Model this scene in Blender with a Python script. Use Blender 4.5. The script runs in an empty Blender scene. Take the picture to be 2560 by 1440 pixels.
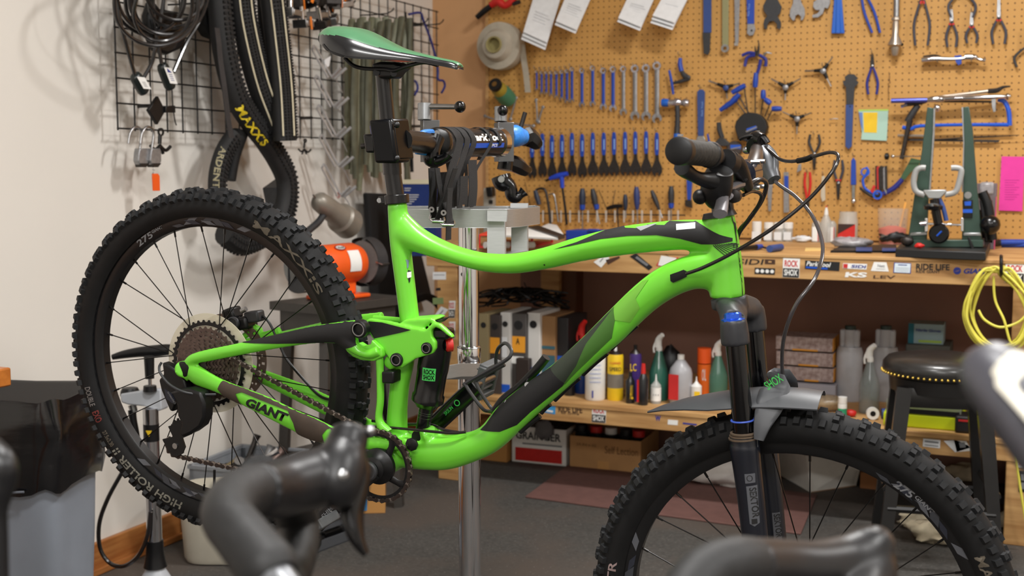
import bpy, math, random, bmesh
from math import sin, cos, pi, radians as rad, atan2, sqrt, hypot
from mathutils import Vector as V, Matrix, Quaternion
from mathutils.bvhtree import BVHTree
from mathutils.geometry import delaunay_2d_cdt
SC = bpy.context.scene
C = SC.collection
random.seed(7)
# ------------------------------------------------------------ camera
FPX = 2950.0; PIT = math.atan(290/FPX); YAW = rad(23.6); CAM = V((0, 0, 1.20))
cd = bpy.data.cameras.new('camera'); cam = bpy.data.objects.new('camera', cd); C.objects.link(cam)
cam.location = CAM; cam.rotation_euler = (pi/2-PIT, 0, YAW)
cd.sensor_width = 36; cd.lens = 36*FPX/2560; cd.clip_start = .05; cd.clip_end = 60
cd.dof.use_dof = True; cd.dof.focus_distance = 2.08; cd.dof.aperture_fstop = 6.2; cd.dof.aperture_blades = 9
SC.camera = cam
SC.view_settings.view_transform = 'Standard'; SC.view_settings.look = 'None'
SC.view_settings.gamma = 1; SC.view_settings.use_curve_mapping = False; SC.view_settings.exposure = 0.15
# ------------------------------------------------------------ world + ceiling lamps
w = bpy.data.worlds.new('world'); SC.world = w; w.use_nodes = True
w.node_tree.nodes['Background'].inputs[0].default_value = (1.0, .97, .93, 1)
w.node_tree.nodes['Background'].inputs[1].default_value = .42
def area(x, y, sx, sy, e, col=(1, .985, .965), z=2.9):
    l = bpy.data.lights.new('ceiling_lamp', 'AREA'); l.shape = 'RECTANGLE'; l.size = sx; l.size_y = sy
    l.energy = e; l.color = col
    o = bpy.data.objects.new('ceiling_lamp', l); C.objects.link(o); o.location = (x, y, z)
    return o
area(-.3, 3.3, .55, .2, 48); area(1.9, 3.3, .55, .2, 46)
area(-.7, 1.3, .55, .2, 38); area(1.6, .9, .6, .25, 42); area(.2, -1.0, 1.6, .5, 88)
# ------------------------------------------------------------ photograph pixel -> place
Fv = V((-sin(YAW)*cos(PIT), cos(YAW)*cos(PIT), -sin(PIT))); Rv = V((cos(YAW), sin(YAW), 0)); Uv = Rv.cross(Fv)
def ray(px, py): return Fv + Rv*((px-1280)/FPX) + Uv*((720-py)/FPX)
def W(px, py, d): return CAM + ray(px, py)*d
def onX(px, py, x): r = ray(px, py); return CAM + r*((x-CAM.x)/r.x)
def onY(px, py, y): r = ray(px, py); return CAM + r*((y-CAM.y)/r.y)
def onZ(px, py, z): r = ray(px, py); return CAM + r*((z-CAM.z)/r.z)
XL = -2.616; YB = 5.05; YF = 4.18; YP = 5.03
# ------------------------------------------------------------ materials
def lin(c):
    c = [x/255 for x in c]
    return tuple(x/12.92 if x <= .04045 else ((x+.055)/1.055)**2.4 for x in c)
MC = {}
def mat(name, rgb, rough=.5, metal=0, noise=0, scale=30, bump=0, coat=0, alpha=1, trans=0, spec=None, stretch=None, rgb2=None, aniso=0):
    if name in MC: return MC[name]
    m = bpy.data.materials.new(name); m.use_nodes = True; nt = m.node_tree; b = nt.nodes['Principled BSDF']
    c = lin(rgb); b.inputs['Base Color'].default_value = (*c, 1); b.inputs['Roughness'].default_value = rough
    b.inputs['Metallic'].default_value = metal; b.inputs['Coat Weight'].default_value = coat; b.inputs['Coat Roughness'].default_value = .12
    b.inputs['Alpha'].default_value = alpha; b.inputs['Transmission Weight'].default_value = trans
    if spec is not None: b.inputs['Specular IOR Level'].default_value = spec
    if noise or bump:
        tc = nt.nodes.new('ShaderNodeTexCoord'); mp = nt.nodes.new('ShaderNodeMapping'); nz = nt.nodes.new('ShaderNodeTexNoise')
        nt.links.new(tc.outputs['Object'], mp.inputs[0]); nt.links.new(mp.outputs[0], nz.inputs['Vector'])
        if stretch: mp.inputs['Scale'].default_value = stretch
        nz.inputs['Scale'].default_value = scale; nz.inputs['Detail'].default_value = 5
        if noise:
            r = nt.nodes.new('ShaderNodeValToRGB'); nt.links.new(nz.outputs[0], r.inputs[0])
            c2 = lin(rgb2) if rgb2 else tuple(x*(1-noise) for x in c)
            c1 = c if rgb2 else tuple(min(1, x*(1+noise*.6)) for x in c)
            r.color_ramp.elements[0].color = (*c2, 1); r.color_ramp.elements[1].color = (*c1, 1)
            r.color_ramp.elements[0].position = .3; r.color_ramp.elements[1].position = .7
            nt.links.new(r.outputs[0], b.inputs['Base Color'])
        if bump:
            bp = nt.nodes.new('ShaderNodeBump'); bp.inputs['Strength'].default_value = bump; bp.inputs['Distance'].default_value = .002
            nt.links.new(nz.outputs[0], bp.inputs['Height']); nt.links.new(bp.outputs[0], b.inputs['Normal'])
    MC[name] = m; return m
GREEN = mat('lime_paint', (113, 210, 54), .36, coat=.3, noise=.05, scale=8)
GREEND = mat('lime_paint_faded', (120, 205, 60), .4, noise=.06, scale=8)
BLK = mat('black_plastic', (13, 13, 15), .42, noise=.2, scale=60, spec=.4)
GBLK = mat('gloss_black', (7, 7, 9), .24, coat=.15, noise=.1, scale=20, spec=.4)
RUB = mat('rubber', (17, 17, 18), .7, noise=.3, scale=40, bump=.15, spec=.3)
TRD = mat('tread_rubber', (27, 28, 30), .7, noise=.3, scale=60, bump=.2, spec=.35)
DGR = mat('dark_grey', (46, 47, 50), .5, noise=.2, scale=50)
CHR = mat('chrome', (215, 215, 218), .07, 1, noise=.04, scale=10)
STL = mat('steel', (165, 166, 168), .3, 1, noise=.15, scale=60)
GSTL = mat('grey_tool_steel', (150, 150, 152), .42, .6, noise=.2, scale=80)
DSTL = mat('dark_steel', (60, 56, 54), .45, .7, noise=.3, scale=90)
ALU = mat('brushed_aluminium', (172, 174, 174), .38, .75, noise=.06, scale=40, stretch=(1, 1, 12))
BLUE = mat('tool_blue', (24, 66, 165), .45, noise=.1, scale=40)
LBLUE = mat('sky_blue_wrap', (50, 130, 215), .35, noise=.2, scale=90, bump=.5)
WHT = mat('white_print', (235, 235, 232), .55, noise=.03, scale=30)
PAPER = mat('paper', (226, 228, 230), .8, noise=.05, scale=40)
RED = mat('red', (200, 35, 30), .45, noise=.1, scale=30)
ORG = mat('orange_enamel', (238, 92, 28), .35, coat=.3, noise=.08, scale=20)
YEL = mat('yellow', (235, 195, 30), .5, noise=.06, scale=30)
CARD = mat('cardboard', (190, 145, 95), .85, noise=.1, scale=12)
TXT = mat('ink_black', (18, 18, 20), .6, noise=.05)
TXG = mat('ink_grey', (120, 122, 126), .5, noise=.05)
TXR = mat('ink_red', (196, 40, 40), .55, noise=.05)
TXB = mat('ink_blue', (28, 46, 140), .55, noise=.05)
PLY = mat('pine_wood', (204, 162, 106), .65, noise=.25, scale=3.0, bump=.15, stretch=(1.5, 6, 14), rgb2=(164, 120, 70))
LBL = mat('label_blue', (22, 82, 190), .4, noise=.04)
# ------------------------------------------------------------ mesh builder
def cr(pts, k=6):
    "Catmull-Rom through pts; every point may be a Vector or (Vector, r...)"
    P = [p if isinstance(p, tuple) else (p,) for p in pts]
    if k < 2 or len(P) < 3: return P
    out = []
    for i in range(len(P)-1):
        a, b, c, d = P[max(i-1, 0)], P[i], P[i+1], P[min(i+2, len(P)-1)]
        for j in range(k):
            t = j/k
            out.append(tuple(.5*((2*b[q]) + (c[q]-a[q])*t + (2*a[q]-5*b[q]+4*c[q]-d[q])*t*t + (3*b[q]-a[q]-3*c[q]+d[q])*t**3) for q in range(len(b))))
    out.append(P[-1]); return out
class M:
    def __init__(s): s.v = []; s.f = []; s.mi = []; s.k = 0; s.T = None
    def add(s, vs, fs):
        o = len(s.v)
        s.v += [(s.T @ V(v)) if s.T is not None else V(v) for v in vs]
        for f in fs: s.f.append(tuple(i+o for i in f)); s.mi.append(s.k)
        return s
    def box(s, c, sz, R=None, taper=1):
        c = V(c); x, y, z = [q/2 for q in sz]; vs = []
        for dz in (-1, 1):
            t = taper if dz > 0 else 1
            for dx, dy in ((-1, -1), (1, -1), (1, 1), (-1, 1)):
                p = V((dx*x*t, dy*y*t, dz*z)); vs.append(c + (R @ p if R else p))
        return s.add(vs, [(3, 2, 1, 0), (4, 5, 6, 7), (0, 1, 5, 4), (1, 2, 6, 5), (2, 3, 7, 6), (3, 0, 4, 7)])
    def bb(s, a, b):
        a = V(a); b = V(b); return s.box((a+b)/2, [abs(q) for q in (b-a)])
    def rings(s, R, cap=True, closed=False):
        n = len(R[0]); vs = [p for r in R for p in r]; fs = []; m = len(R)
        for i in range(m if closed else m-1):
            j = (i+1) % m
            for k in range(n): fs.append((i*n+k, i*n+(k+1) % n, j*n+(k+1) % n, j*n+k))
        if cap and not closed: fs.append(tuple(range(n-1, -1, -1))); fs.append(tuple((m-1)*n+k for k in range(n)))
        return s.add(vs, fs)
    def tube(s, pts, r=None, n=10, k=6, side=None, cap=True, closed=False, sq=1):
        """sweep; r float or points given as (V, a[, b]); side: fixed side axis (b is the half width along it)"""
        P = cr(pts, k)
        if closed and k > 1:
            P = cr([pts[-1]]+list(pts)+[pts[0], pts[1]], k)[k:-k-1]
            P = P[:len(pts)*k]
        R = []; L = len(P); prev = None
        for i in range(L):
            if closed: t = P[(i+1) % L][0]-P[i-1][0]
            else: t = P[min(i+1, L-1)][0]-P[max(i-1, 0)][0]
            if t.length < 1e-9: t = V((0, 0, 1))
            t.normalize()
            if side is not None: b = V(side)-t*V(side).dot(t)
            elif prev is None: b = t.cross(V((.31, .2, 1))); b = b if b.length > .1 else t.cross(V((1, 0, 0)))
            else: b = prev-t*prev.dot(t)
            b.normalize(); prev = b; a = b.cross(t)
            ra = P[i][1] if len(P[i]) > 1 else r; rb = P[i][2] if len(P[i]) > 2 else ra
            ring = []
            for q in range(n):
                x, y = cos(2*pi*q/n), sin(2*pi*q/n)
                if sq != 1: x = math.copysign(abs(x)**sq, x); y = math.copysign(abs(y)**sq, y)
                ring.append(P[i][0]+a*(x*ra)+b*(y*rb))
            R.append(ring)
        return s.rings(R, cap, closed)
    def cyl(s, a, b, r, r2=None, n=16, cap=True):
        r2 = r if r2 is None else r2
        return s.tube([(V(a), r), (V(b), r2)], n=n, k=1, cap=cap)
    def lathe(s, prof, T=None, n=24, cap=True, a0=0, a1=2*pi):
        full = abs(a1-a0-2*pi) < 1e-6; R = []
        for r, z in prof:
            R.append([V((r*cos(a0+(a1-a0)*q/(n if full else n-1)), r*sin(a0+(a1-a0)*q/(n if full else n-1)), z)) for q in range(n)])
        if T is not None: R = [[T @ p for p in x] for x in R]
        return s.rings(R, cap)
    def ring(s, prof, T=None, n=48):
        "closed profile (r,z) revolved: rim, tyre, o-ring"
        R = []
        for q in range(n):
            a = 2*pi*q/n; R.append([V((r*cos(a), r*sin(a), z)) for r, z in prof])
        if T is not None: R = [[T @ p for p in x] for x in R]
        return s.rings(R, closed=True)
    def ball(s, c, r, n=12, sc=(1, 1, 1), R=None):
        prof = [(max(1e-5, r*sin(pi*i/8)), -r*cos(pi*i/8)) for i in range(9)]
        T = Matrix.Translation(V(c)) @ ((R.to_4x4() if R else Matrix()) @ Matrix.Diagonal((*sc, 1)))
        return s.lathe(prof, T, n)
    def prism(s, poly, T=None, t=.002, z0=None):
        n = len(poly); z0 = -t/2 if z0 is None else z0
        ar = sum(poly[i][0]*poly[(i+1) % n][1]-poly[(i+1) % n][0]*poly[i][1] for i in range(n))
        if ar < 0: poly = poly[::-1]
        vs = [V((p[0], p[1], z0)) for p in poly]+[V((p[0], p[1], z0+t)) for p in poly]
        if T is not None: vs = [T @ v for v in vs]
        return s.add(vs, [tuple(range(n-1, -1, -1)), tuple(range(n, 2*n))]+[(i, (i+1) % n, n+(i+1) % n, n+i) for i in range(n)])
    def slab(s, P, off):
        "polygon of world points, thickened by vector off"
        n = len(P); off = V(off); vs = [V(p) for p in P]+[V(p)+off for p in P]
        return s.add(vs, [tuple(range(n-1, -1, -1)), tuple(range(n, 2*n))]+[(i, (i+1) % n, n+(i+1) % n, n+i) for i in range(n)])
    def strip(s, pts, wv, t=.0012, k=6):
        "flat strap: pts path, wv width vector (full)"
        P = [p[0] for p in cr([V(p) for p in pts], k)]; wv = V(wv); R = []
        for i, p in enumerate(P):
            tg = (P[min(i+1, len(P)-1)]-P[max(i-1, 0)]).normalized(); nn = tg.cross(wv)
            nn = nn.normalized()*t if nn.length > 1e-9 else V((0, 0, t))
            R.append([p-wv/2, p+wv/2, p+wv/2+nn, p-wv/2+nn])
        return s.rings(R)
WM = {}
def finish(me, name, mats, parent, X, smooth=38, bevel=0, seg=2):
    o = bpy.data.objects.new(name, me); C.objects.link(o)
    for m in (mats if isinstance(mats, (list, tuple)) else [mats]): me.materials.append(m)
    if parent is not None: o.parent = parent
    if X is not None: o.matrix_local = X
    WM[o.name] = (WM[parent.name] if parent is not None else Matrix()) @ (X if X is not None else Matrix())
    if bevel:
        b = o.modifiers.new('bevel', 'BEVEL'); b.width = bevel; b.segments = seg; b.limit_method = 'ANGLE'; b.angle_limit = rad(40); b.harden_normals = False
    return o
def build(s, name, mats, parent=None, X=None, smooth=38, bevel=0, seg=2, **tags):
    me = bpy.data.meshes.new(name)
    vs = s.v
    if X is None and parent is not None:
        inv = WM[parent.name].inverted(); vs = [inv @ v for v in vs]
    me.from_pydata([tuple(v) for v in vs], [], s.f)
    me.polygons.foreach_set('material_index', s.mi)
    if smooth: me.polygons.foreach_set('use_smooth', [True]*len(s.f)); me.set_sharp_from_angle(angle=rad(smooth))
    me.update()
    o = finish(me, name, mats, parent, X, smooth, bevel, seg)
    for k_, v_ in tags.items(): o[k_] = v_
    return o
M.build = build
def thing(name, label, cat, loc=(0, 0, 0), rz=0, group=None):
    o = bpy.data.objects.new(name, None); C.objects.link(o); o.empty_display_size = .05
    X = Matrix.Translation(V(loc)) @ Matrix.Rotation(rz, 4, 'Z'); o.matrix_local = X; WM[o.name] = X
    o['label'] = label; o['category'] = cat
    if group: o['group'] = group
    return o
def tag(o, label, cat, group=None):
    o['label'] = label; o['category'] = cat
    if group: o['group'] = group
    return o
def solo(m, name, mats, label, cat, group=None, base=None, **kw):
    "a thing that is one mesh, its origin at its own base"
    cs = m.v; lo = V((sum(v.x for v in cs)/len(cs), sum(v.y for v in cs)/len(cs), min(v.z for v in cs)))
    m.v = [v-lo for v in cs]
    o = m.build(name, mats, None, Matrix.Translation(lo), **kw)
    return tag(o, label, cat, group)
def struct(m, name, mats, parent=None, **kw):
    o = m.build(name, mats, parent, **kw)
    if parent is None: o['kind'] = 'structure'
    return o
def dup(root, X, label, group=None):
    def cp(o, par):
        c = o.copy(); C.objects.link(c)
        if par is not None: c.parent = par
        for ch in list(o.children): cp(ch, c)
        return c
    r = cp(root, None); r.matrix_local = X; r['label'] = label; WM[r.name] = X
    if group: r['group'] = group
    return r
def xyz(o, ex, ey):
    ex = V(ex).normalized(); ey = V(ey); ez = ex.cross(ey).normalized(); ey = ez.cross(ex)
    return Matrix(((ex.x, ey.x, ez.x, o[0]), (ex.y, ey.y, ez.y, o[1]), (ex.z, ey.z, ez.z, o[2]), (0, 0, 0, 1)))
def textmesh(txt, bold=.012):
    cu = bpy.data.curves.new('t', 'FONT'); cu.body = txt; cu.resolution_u = 3; cu.offset = bold
    o = bpy.data.objects.new('t', cu); C.objects.link(o); bpy.context.view_layer.update()
    me = bpy.data.meshes.new_from_object(o.evaluated_get(bpy.context.evaluated_depsgraph_get()))
    bpy.data.objects.remove(o); bpy.data.curves.remove(cu); return me
def lettering(txt, mt, parent, o, ex, ey, w, h, shear=0, warp=None, bold=.012, name='lettering', lift=.0004):
    "text stretched to w x h; o lower-left corner; warp maps (x,y) metres to a world point"
    me = textmesh(txt, bold); vs = [v.co.copy() for v in me.vertices]
    x0 = min(v.x for v in vs); x1 = max(v.x for v in vs); y0 = min(v.y for v in vs); y1 = max(v.y for v in vs)
    if warp is None: T = xyz(V(o), ex, ey)
    inv = WM[parent.name].inverted()
    for v in me.vertices:
        y = (v.co.y-y0)/(y1-y0)*h; x = (v.co.x-x0)/(x1-x0)*w + shear*y
        p = (T @ V((x, y, lift))) if warp is None else warp(x, y)
        v.co = inv @ p
    me.materials.clear()
    return finish(me, name, mt, parent, None)
# ============================================================ the setting
FZ = -.04; CZ = 3.0; XR = 3.6; YN = -2.6
wall_l = mat('cream_wall', (224, 219, 211), .75, noise=.035, scale=1.6, bump=.25)
wall_b = mat('tan_wall', (205, 158, 112), .75, noise=.04, scale=2.5, bump=.15)
flr = mat('rubber_floor', (70, 68, 65), .8, noise=.35, scale=90, bump=.5)
struct(M().bb((XL-.1, YN, FZ), (XL, YB, CZ)), 'wall_left', wall_l)
struct(M().bb((XL-.1, YB, FZ), (XR, YB+.1, CZ)), 'wall_back', wall_b)
struct(M().bb((XL-.1, YN, FZ-.1), (XR, YB+.1, FZ)), 'floor', flr)
struct(M().bb((XL-.1, YN, CZ), (XR, YB+.1, CZ+.1)), 'ceiling', mat('ceiling_paint', (236, 234, 228), .9, noise=.03, scale=5))
struct(M().bb((XR, YN, FZ), (XR+.1, YB+.1, CZ)), 'wall_right', wall_l); struct(M().bb((XL-.1, YN-.1, FZ), (XR, YN, CZ)), 'wall_front', wall_l)
# floor gets light specks and dull patches of real wear
nt = flr.node_tree; b = nt.nodes['Principled BSDF']; tc = nt.nodes.new('ShaderNodeTexCoord')
vo = nt.nodes.new('ShaderNodeTexVoronoi'); vo.inputs['Scale'].default_value = 55; lt = nt.nodes.new('ShaderNodeMath'); lt.operation = 'LESS_THAN'; lt.inputs[1].default_value = .09
nz = nt.nodes.new('ShaderNodeTexNoise'); nz.inputs['Scale'].default_value = 2.2; nz.inputs['Detail'].default_value = 6
mx = nt.nodes.new('ShaderNodeMixRGB'); mx2 = nt.nodes.new('ShaderNodeMixRGB'); src = b.inputs['Base Color'].links[0].from_socket
rr = nt.nodes.new('ShaderNodeValToRGB'); rr.color_ramp.elements[0].position = .45; rr.color_ramp.elements[1].position = .62
nt.links.new(tc.outputs['Object'], vo.inputs['Vector']); nt.links.new(tc.outputs['Object'], nz.inputs['Vector']); nt.links.new(vo.outputs['Distance'], lt.inputs[0])
nt.links.new(nz.outputs[0], rr.inputs[0]); nt.links.new(rr.outputs[0], mx.inputs[0]); nt.links.new(src, mx.inputs[1]); mx.inputs[2].default_value = (*lin((78, 70, 64)), 1)
nt.links.new(lt.outputs[0], mx2.inputs[0]); nt.links.new(mx.outputs[0], mx2.inputs[1]); mx2.inputs[2].default_value = (*lin((128, 124, 118)), 1)
nt.links.new(mx2.outputs[0], b.inputs['Base Color'])
oak = mat('oak_trim', (176, 118, 64), .4, noise=.3, scale=4, bump=.1, stretch=(8, 1, 14), rgb2=(140, 78, 34))
m = M(); m.bb((XL, YN, FZ), (XL+.018, YB, .058)); m.bb((XL+.018, YN, FZ), (XL+.034, YB, -.018))
struct(m, 'baseboard_left', oak, bevel=.004)
m = M(); m.bb((XL+.02, YB-.018, FZ), (-2.3, YB, .058)); struct(m, 'baseboard_back', oak, bevel=.004)
# ------------------------------------------------------------ pegboard
pb = mat('pegboard_hardboard', (203, 150, 72), .62)
nt = pb.node_tree; b = nt.nodes['Principled BSDF']; tc = nt.nodes.new('ShaderNodeTexCoord'); sp = nt.nodes.new('ShaderNodeSeparateXYZ')
nt.links.new(tc.outputs['Object'], sp.inputs[0])
def mth(op, a, c, nt=nt):
    n = nt.nodes.new('ShaderNodeMath'); n.operation = op
    for i, q in enumerate((a, c)):
        if isinstance(q, (int, float)): n.inputs[i].default_value = q
        elif q is not None: nt.links.new(q, n.inputs[i])
    return n.outputs[0]
def cell(sock, off): return mth('SUBTRACT', mth('FRACT', mth('MULTIPLY', mth('ADD', sock, off), 1/.0254), None), .5)
dx = cell(sp.outputs[0], 10.0+.004); dz = cell(sp.outputs[2], 10.0+.006)
dd = mth('SQRT', mth('ADD', mth('MULTIPLY', dx, dx), mth('MULTIPLY', dz, dz)), None); hole = mth('LESS_THAN', dd, .125)
nz = nt.nodes.new('ShaderNodeTexNoise'); nz.inputs['Scale'].default_value = 3; nz.inputs['Detail'].default_value = 8; nt.links.new(tc.outputs['Object'], nz.inputs['Vector'])
mx = nt.nodes.new('ShaderNodeMixRGB'); nt.links.new(nz.outputs[0], mx.inputs[0]); mx.inputs[1].default_value = (*lin((187, 138, 68)), 1); mx.inputs[2].default_value = (*lin((204, 155, 86)), 1)
mx2 = nt.nodes.new('ShaderNodeMixRGB'); nt.links.new(hole, mx2.inputs[0]); nt.links.new(mx.outputs[0], mx2.inputs[1]); mx2.inputs[2].default_value = (*lin((96, 58, 18)), 1)
nt.links.new(mx2.outputs[0], b.inputs['Base Color'])
bp = nt.nodes.new('ShaderNodeBump'); bp.inputs['Distance'].default_value = .003; bp.invert = True; nt.links.new(hole, bp.inputs['Height']); nt.links.new(bp.outputs[0], b.inputs['Normal'])
PEG = thing('pegboard', 'tan perforated pegboard covering the wall above the workbench', 'pegboard', (-2.33, YP, .92))
M().bb((-2.33, YP, .92), (1.2, YB-.002, 2.2)).build('board', pb, PEG)
M().bb((-2.33, YP-.004, .92), (-2.315, YP, 2.2)).build('edge_strip', PLY, PEG)
HOOK = None
def hook(px, py, l=.03):
    global HOOK
    p = onY(px, py, YP)
    m = M(); m.tube([p+V((0, 0, .006)), p+V((0, -l*.5, .006)), p+V((0, -l, .004)), p+V((0, -l-.003, .016))], .0016, n=6, k=2)
    m.build('hook', STL, PEG)
def Pg(px, py, off=.02): return onY(px, py, YP-off)
# ------------------------------------------------------------ workbench
BT = .912
BEN = thing('workbench', 'long pine workbench with stickered front edge under the pegboard', 'workbench', (-1, YF+.4, FZ))
x0, x1 = -2.2, .9
M().bb((x0, YF-.003, BT-.012), (x1, YB-.02, BT)).build('tabletop', PLY, BEN, bevel=.002)
M().bb((x0, YF, BT-.086), (x1, YF+.038, BT-.012)).build('fascia', PLY, BEN, bevel=.002, label='front rail covered in stickers')
def post(x, y, w=.089, d=.089, z1=BT-.086, nm='post'): return M().bb((x, y, FZ), (x+w, y+d, z1)).build(nm, PLY, BEN, bevel=.003)
PL = post(-2.155, YF+.004); post(-2.0, YB-.15); post(-.035, YF+.004); post(-.035, YB-.15)
M().bb((-1.93, YB-.12, .32), (-1.84, YB-.03, BT-.086)).build('post', mat('dark_stained_wood', (96, 58, 34), .6, noise=.2, scale=6), BEN)
dk = mat('dark_wall_panel', (150, 114, 100), .85, noise=.12, scale=4)
M().bb((x0+.05, YB-.03, FZ), (x1, YB-.012, BT-.012)).build('back_panel', dk, BEN)
M().bb((x0, YF, BT-.07), (x0+.02, YB-.04, BT-.022)).build('end_rail', PLY, BEN)
SHT = .32
M().bb((x0, YF-.004, SHT-.02), (x1, YB-.03, SHT)).build('lower_shelf', PLY, BEN, bevel=.003)
M().bb((x0, YF, SHT-.076), (x1, YF+.038, SHT-.02)).build('shelf_rail', PLY, BEN, bevel=.002, label='lower rail with stickers')
# stickers: flat vinyl on the front rails (parts of the bench), their printing one level deeper
def sticker(quad, mt, y=None, nm='sticker', poly=None, plane=None):
    "quad px corners TL,TR,BR,BL on the fascia plane"
    y = YF if y is None else y
    P = [onY(a, b, y-.0006) for a, b in quad]; m = M(); m.slab(P, (0, -.0004, 0))
    return m.build(nm, mt, BEN, smooth=0), P
def stext(st, P, txt, mt, fx0, fy0, fx1, fy1, shear=0, bold=.012):
    "text inside the sticker quad, fractions from lower-left"
    TL, TR, BR, BL = P; ex = (BR-BL); ey = (TL-BL)
    o = BL+ex*fx0+ey*fy0+V((0, -.0006, 0))
    return lettering(txt, mt, st, o, ex, ey, ex.length*(fx1-fx0), ey.length*(fy1-fy0), shear, bold=bold)
def fbox(st, P, mt, fx0, fy0, fx1, fy1, nm='print', lift=.0006):
    TL, TR, BR, BL = P; ex = BR-BL; ey = TL-BL
    Q = [BL+ex*a+ey*b+V((0, -.0004-lift, 0)) for a, b in ((fx0, fy0), (fx1, fy0), (fx1, fy1), (fx0, fy1))]
    M().slab(Q, (0, -.0003, 0)).build(nm, mt, st, smooth=0)
def rockshox(x0, y0, x1, y1, y=None, dy=0, inv=False):
    s_, P = sticker([(x0, y0), (x1, y0+dy), (x1-2, y1+dy), (x0-2, y1)], WHT, y)
    if not inv:
        fbox(s_, P, TXT, .02, .02, .98, .48); stext(s_, P, 'ROCK', TXR, .1, .56, .9, .9, bold=.03)
        o = stext(s_, P, 'SHOX', WHT, .1, .1, .9, .42, bold=.03); o.data.transform(Matrix.Translation((0, -.0006, 0)))
    else:
        fbox(s_, P, TXT, .02, .5, .98, .98); stext(s_, P, 'ROCK', TXR, .9, .45, .1, .12, bold=.03)
        o = stext(s_, P, 'SHOX', WHT, .9, .9, .1, .58, bold=.03); o.data.transform(Matrix.Translation((0, -.0006, 0)))
def ftext(txt, x0, y0, x1, y1, mt, shear=0, dy=0, bold=.012, y=None):
    "bare lettering on a rail: a sticker that is only its letters"
    yy = (YF if y is None else y)-.0008
    a = onY(x0, y1, yy); b = onY(x1, y1+dy, yy); c = onY(x0, y0, yy)
    return lettering(txt, mt, BEN, a, b-a, c-a, (b-a).length, (c-a).length, shear, bold=bold, name='sticker')
ftext('SIDI', 1842, 647, 1906, 661, TXT, .3, 1); s_, P = sticker([(1912, 648), (1938, 649), (1938, 661), (1912, 660)], mat('brown_print', (70, 44, 30), .5))
fbox(s_, P, PLY, .35, .35, .65, .65)
s_, P = sticker([(1887, 669), (1938, 671), (1937, 687), (1886, 685)], TXT)
for i in range(4):
    a = P[3]+(P[2]-P[3])*(.14+.24*i)+(P[0]-P[3])*.5+V((0, -.001, 0))
    M().lathe([(.0065, -.0002), (.0065, .0002)], xyz(a, (1, 0, 0), (0, 0, 1)), 14).build('print', WHT, s_)
rockshox(1958, 645, 2000, 693, dy=2)
s_, P = sticker([(2013, 651), (2100, 655), (2098, 678), (2012, 672)], TXT)
stext(s_, P, 'ParkTool', WHT, .04, .38, .72, .92, .25, .02); fbox(s_, P, LBL, .03, .1, .66, .3)
s_, P = sticker([(2108, 658), (2168, 660), (2166, 674), (2107, 671)], WHT); fbox(s_, P, TXR, .02, .1, .2, .9); stext(s_, P, 'SIDI', TXB, .34, .2, .95, .8, .3, .03)
ftext('KS', 2112, 680, 2166, 693, WHT, .2, 1, .04)
s_, P = sticker([(2182, 660), (2190, 655), (2208, 654), (2221, 665)][0:0] or [(2185, 655), (2216, 656), (2222, 679), (2177, 677)], WHT)
stext(s_, P, 'Nett', TXG, .3, .45, .7, .75); fbox(s_, P, TXG, .25, .25, .75, .28)
ftext('LEV', 2183, 688, 2238, 696, mat('brown_print', (70, 44, 30), .5), .1, 1)
s_, P = sticker([(2235, 656), (2278, 658), (2277, 684), (2233, 682)], TXB); fbox(s_, P, mat('pale_blue', (214, 226, 235), .5), .05, .06, .95, .94); fbox(s_, P, TXB, .25, .75, .75, .83, lift=.001)
for k in range(3): fbox(s_, P, TXG, .12, .2+k*.15, .88, .22+k*.15, lift=.001)
ftext('RIDE LIFE', 2290, 659, 2374, 674, TXT, 0, 2, .03); ftext('RIDE GIANT', 2290, 675, 2350, 682, TXT, 0, 1, .02)
a = onY(2393, 677, YF-.0008); s_ = M().lathe([(.012, -.0002), (.012, .0003)], xyz(a, (1, 0, 0), (0, 0, 1)), 20).build('sticker', TXB, BEN); M().slab([a+V(q) for q in ((-.010, -.0006, -.003), (.003, -.0006, .001), (.010, -.0006, .004), (.002, -.0006, -.001))], (0, -.0002, 0)).build('print', PLY, s_)
ftext('GIANT', 2407, 671, 2474, 684, TXB, .3, 1, .04)
rockshox(2514, 657, 2562, 706, dy=2)
# stickers on the middle stretch, seen under the green top tube
s_, P = sticker([(1640, 664), (1655, 641), (1697, 644), (1688, 672)], TXR); fbox(s_, P, WHT, .06, .1, .94, .9); stext(s_, P, 'Avid', TXT, .2, .3, .8, .7, .3, lift) if False else stext(s_, P, 'Avid', TXT, .2, .3, .8, .7, .3)
s_, P = sticker([(1484, 655), (1512, 636), (1524, 645), (1503, 669)], WHT); fbox(s_, P, TXG, .3, .45, .7, .55)
s_, P = sticker([(1414, 650), (1428, 646), (1424, 657), (1416, 660)], TXB)
s_, P = sticker([(1574, 641), (1590, 633), (1632, 668), (1622, 676)], TXT); fbox(s_, P, TXG, .45, .2, .95, .8)
s_, P = sticker([(1514, 650), (1548, 640), (1550, 645), (1520, 662)], mat('brown_print', (70, 44, 30), .5))
s_, P = sticker([(1700, 648), (1722, 650), (1721, 664), (1700, 662)], WHT)
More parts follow.
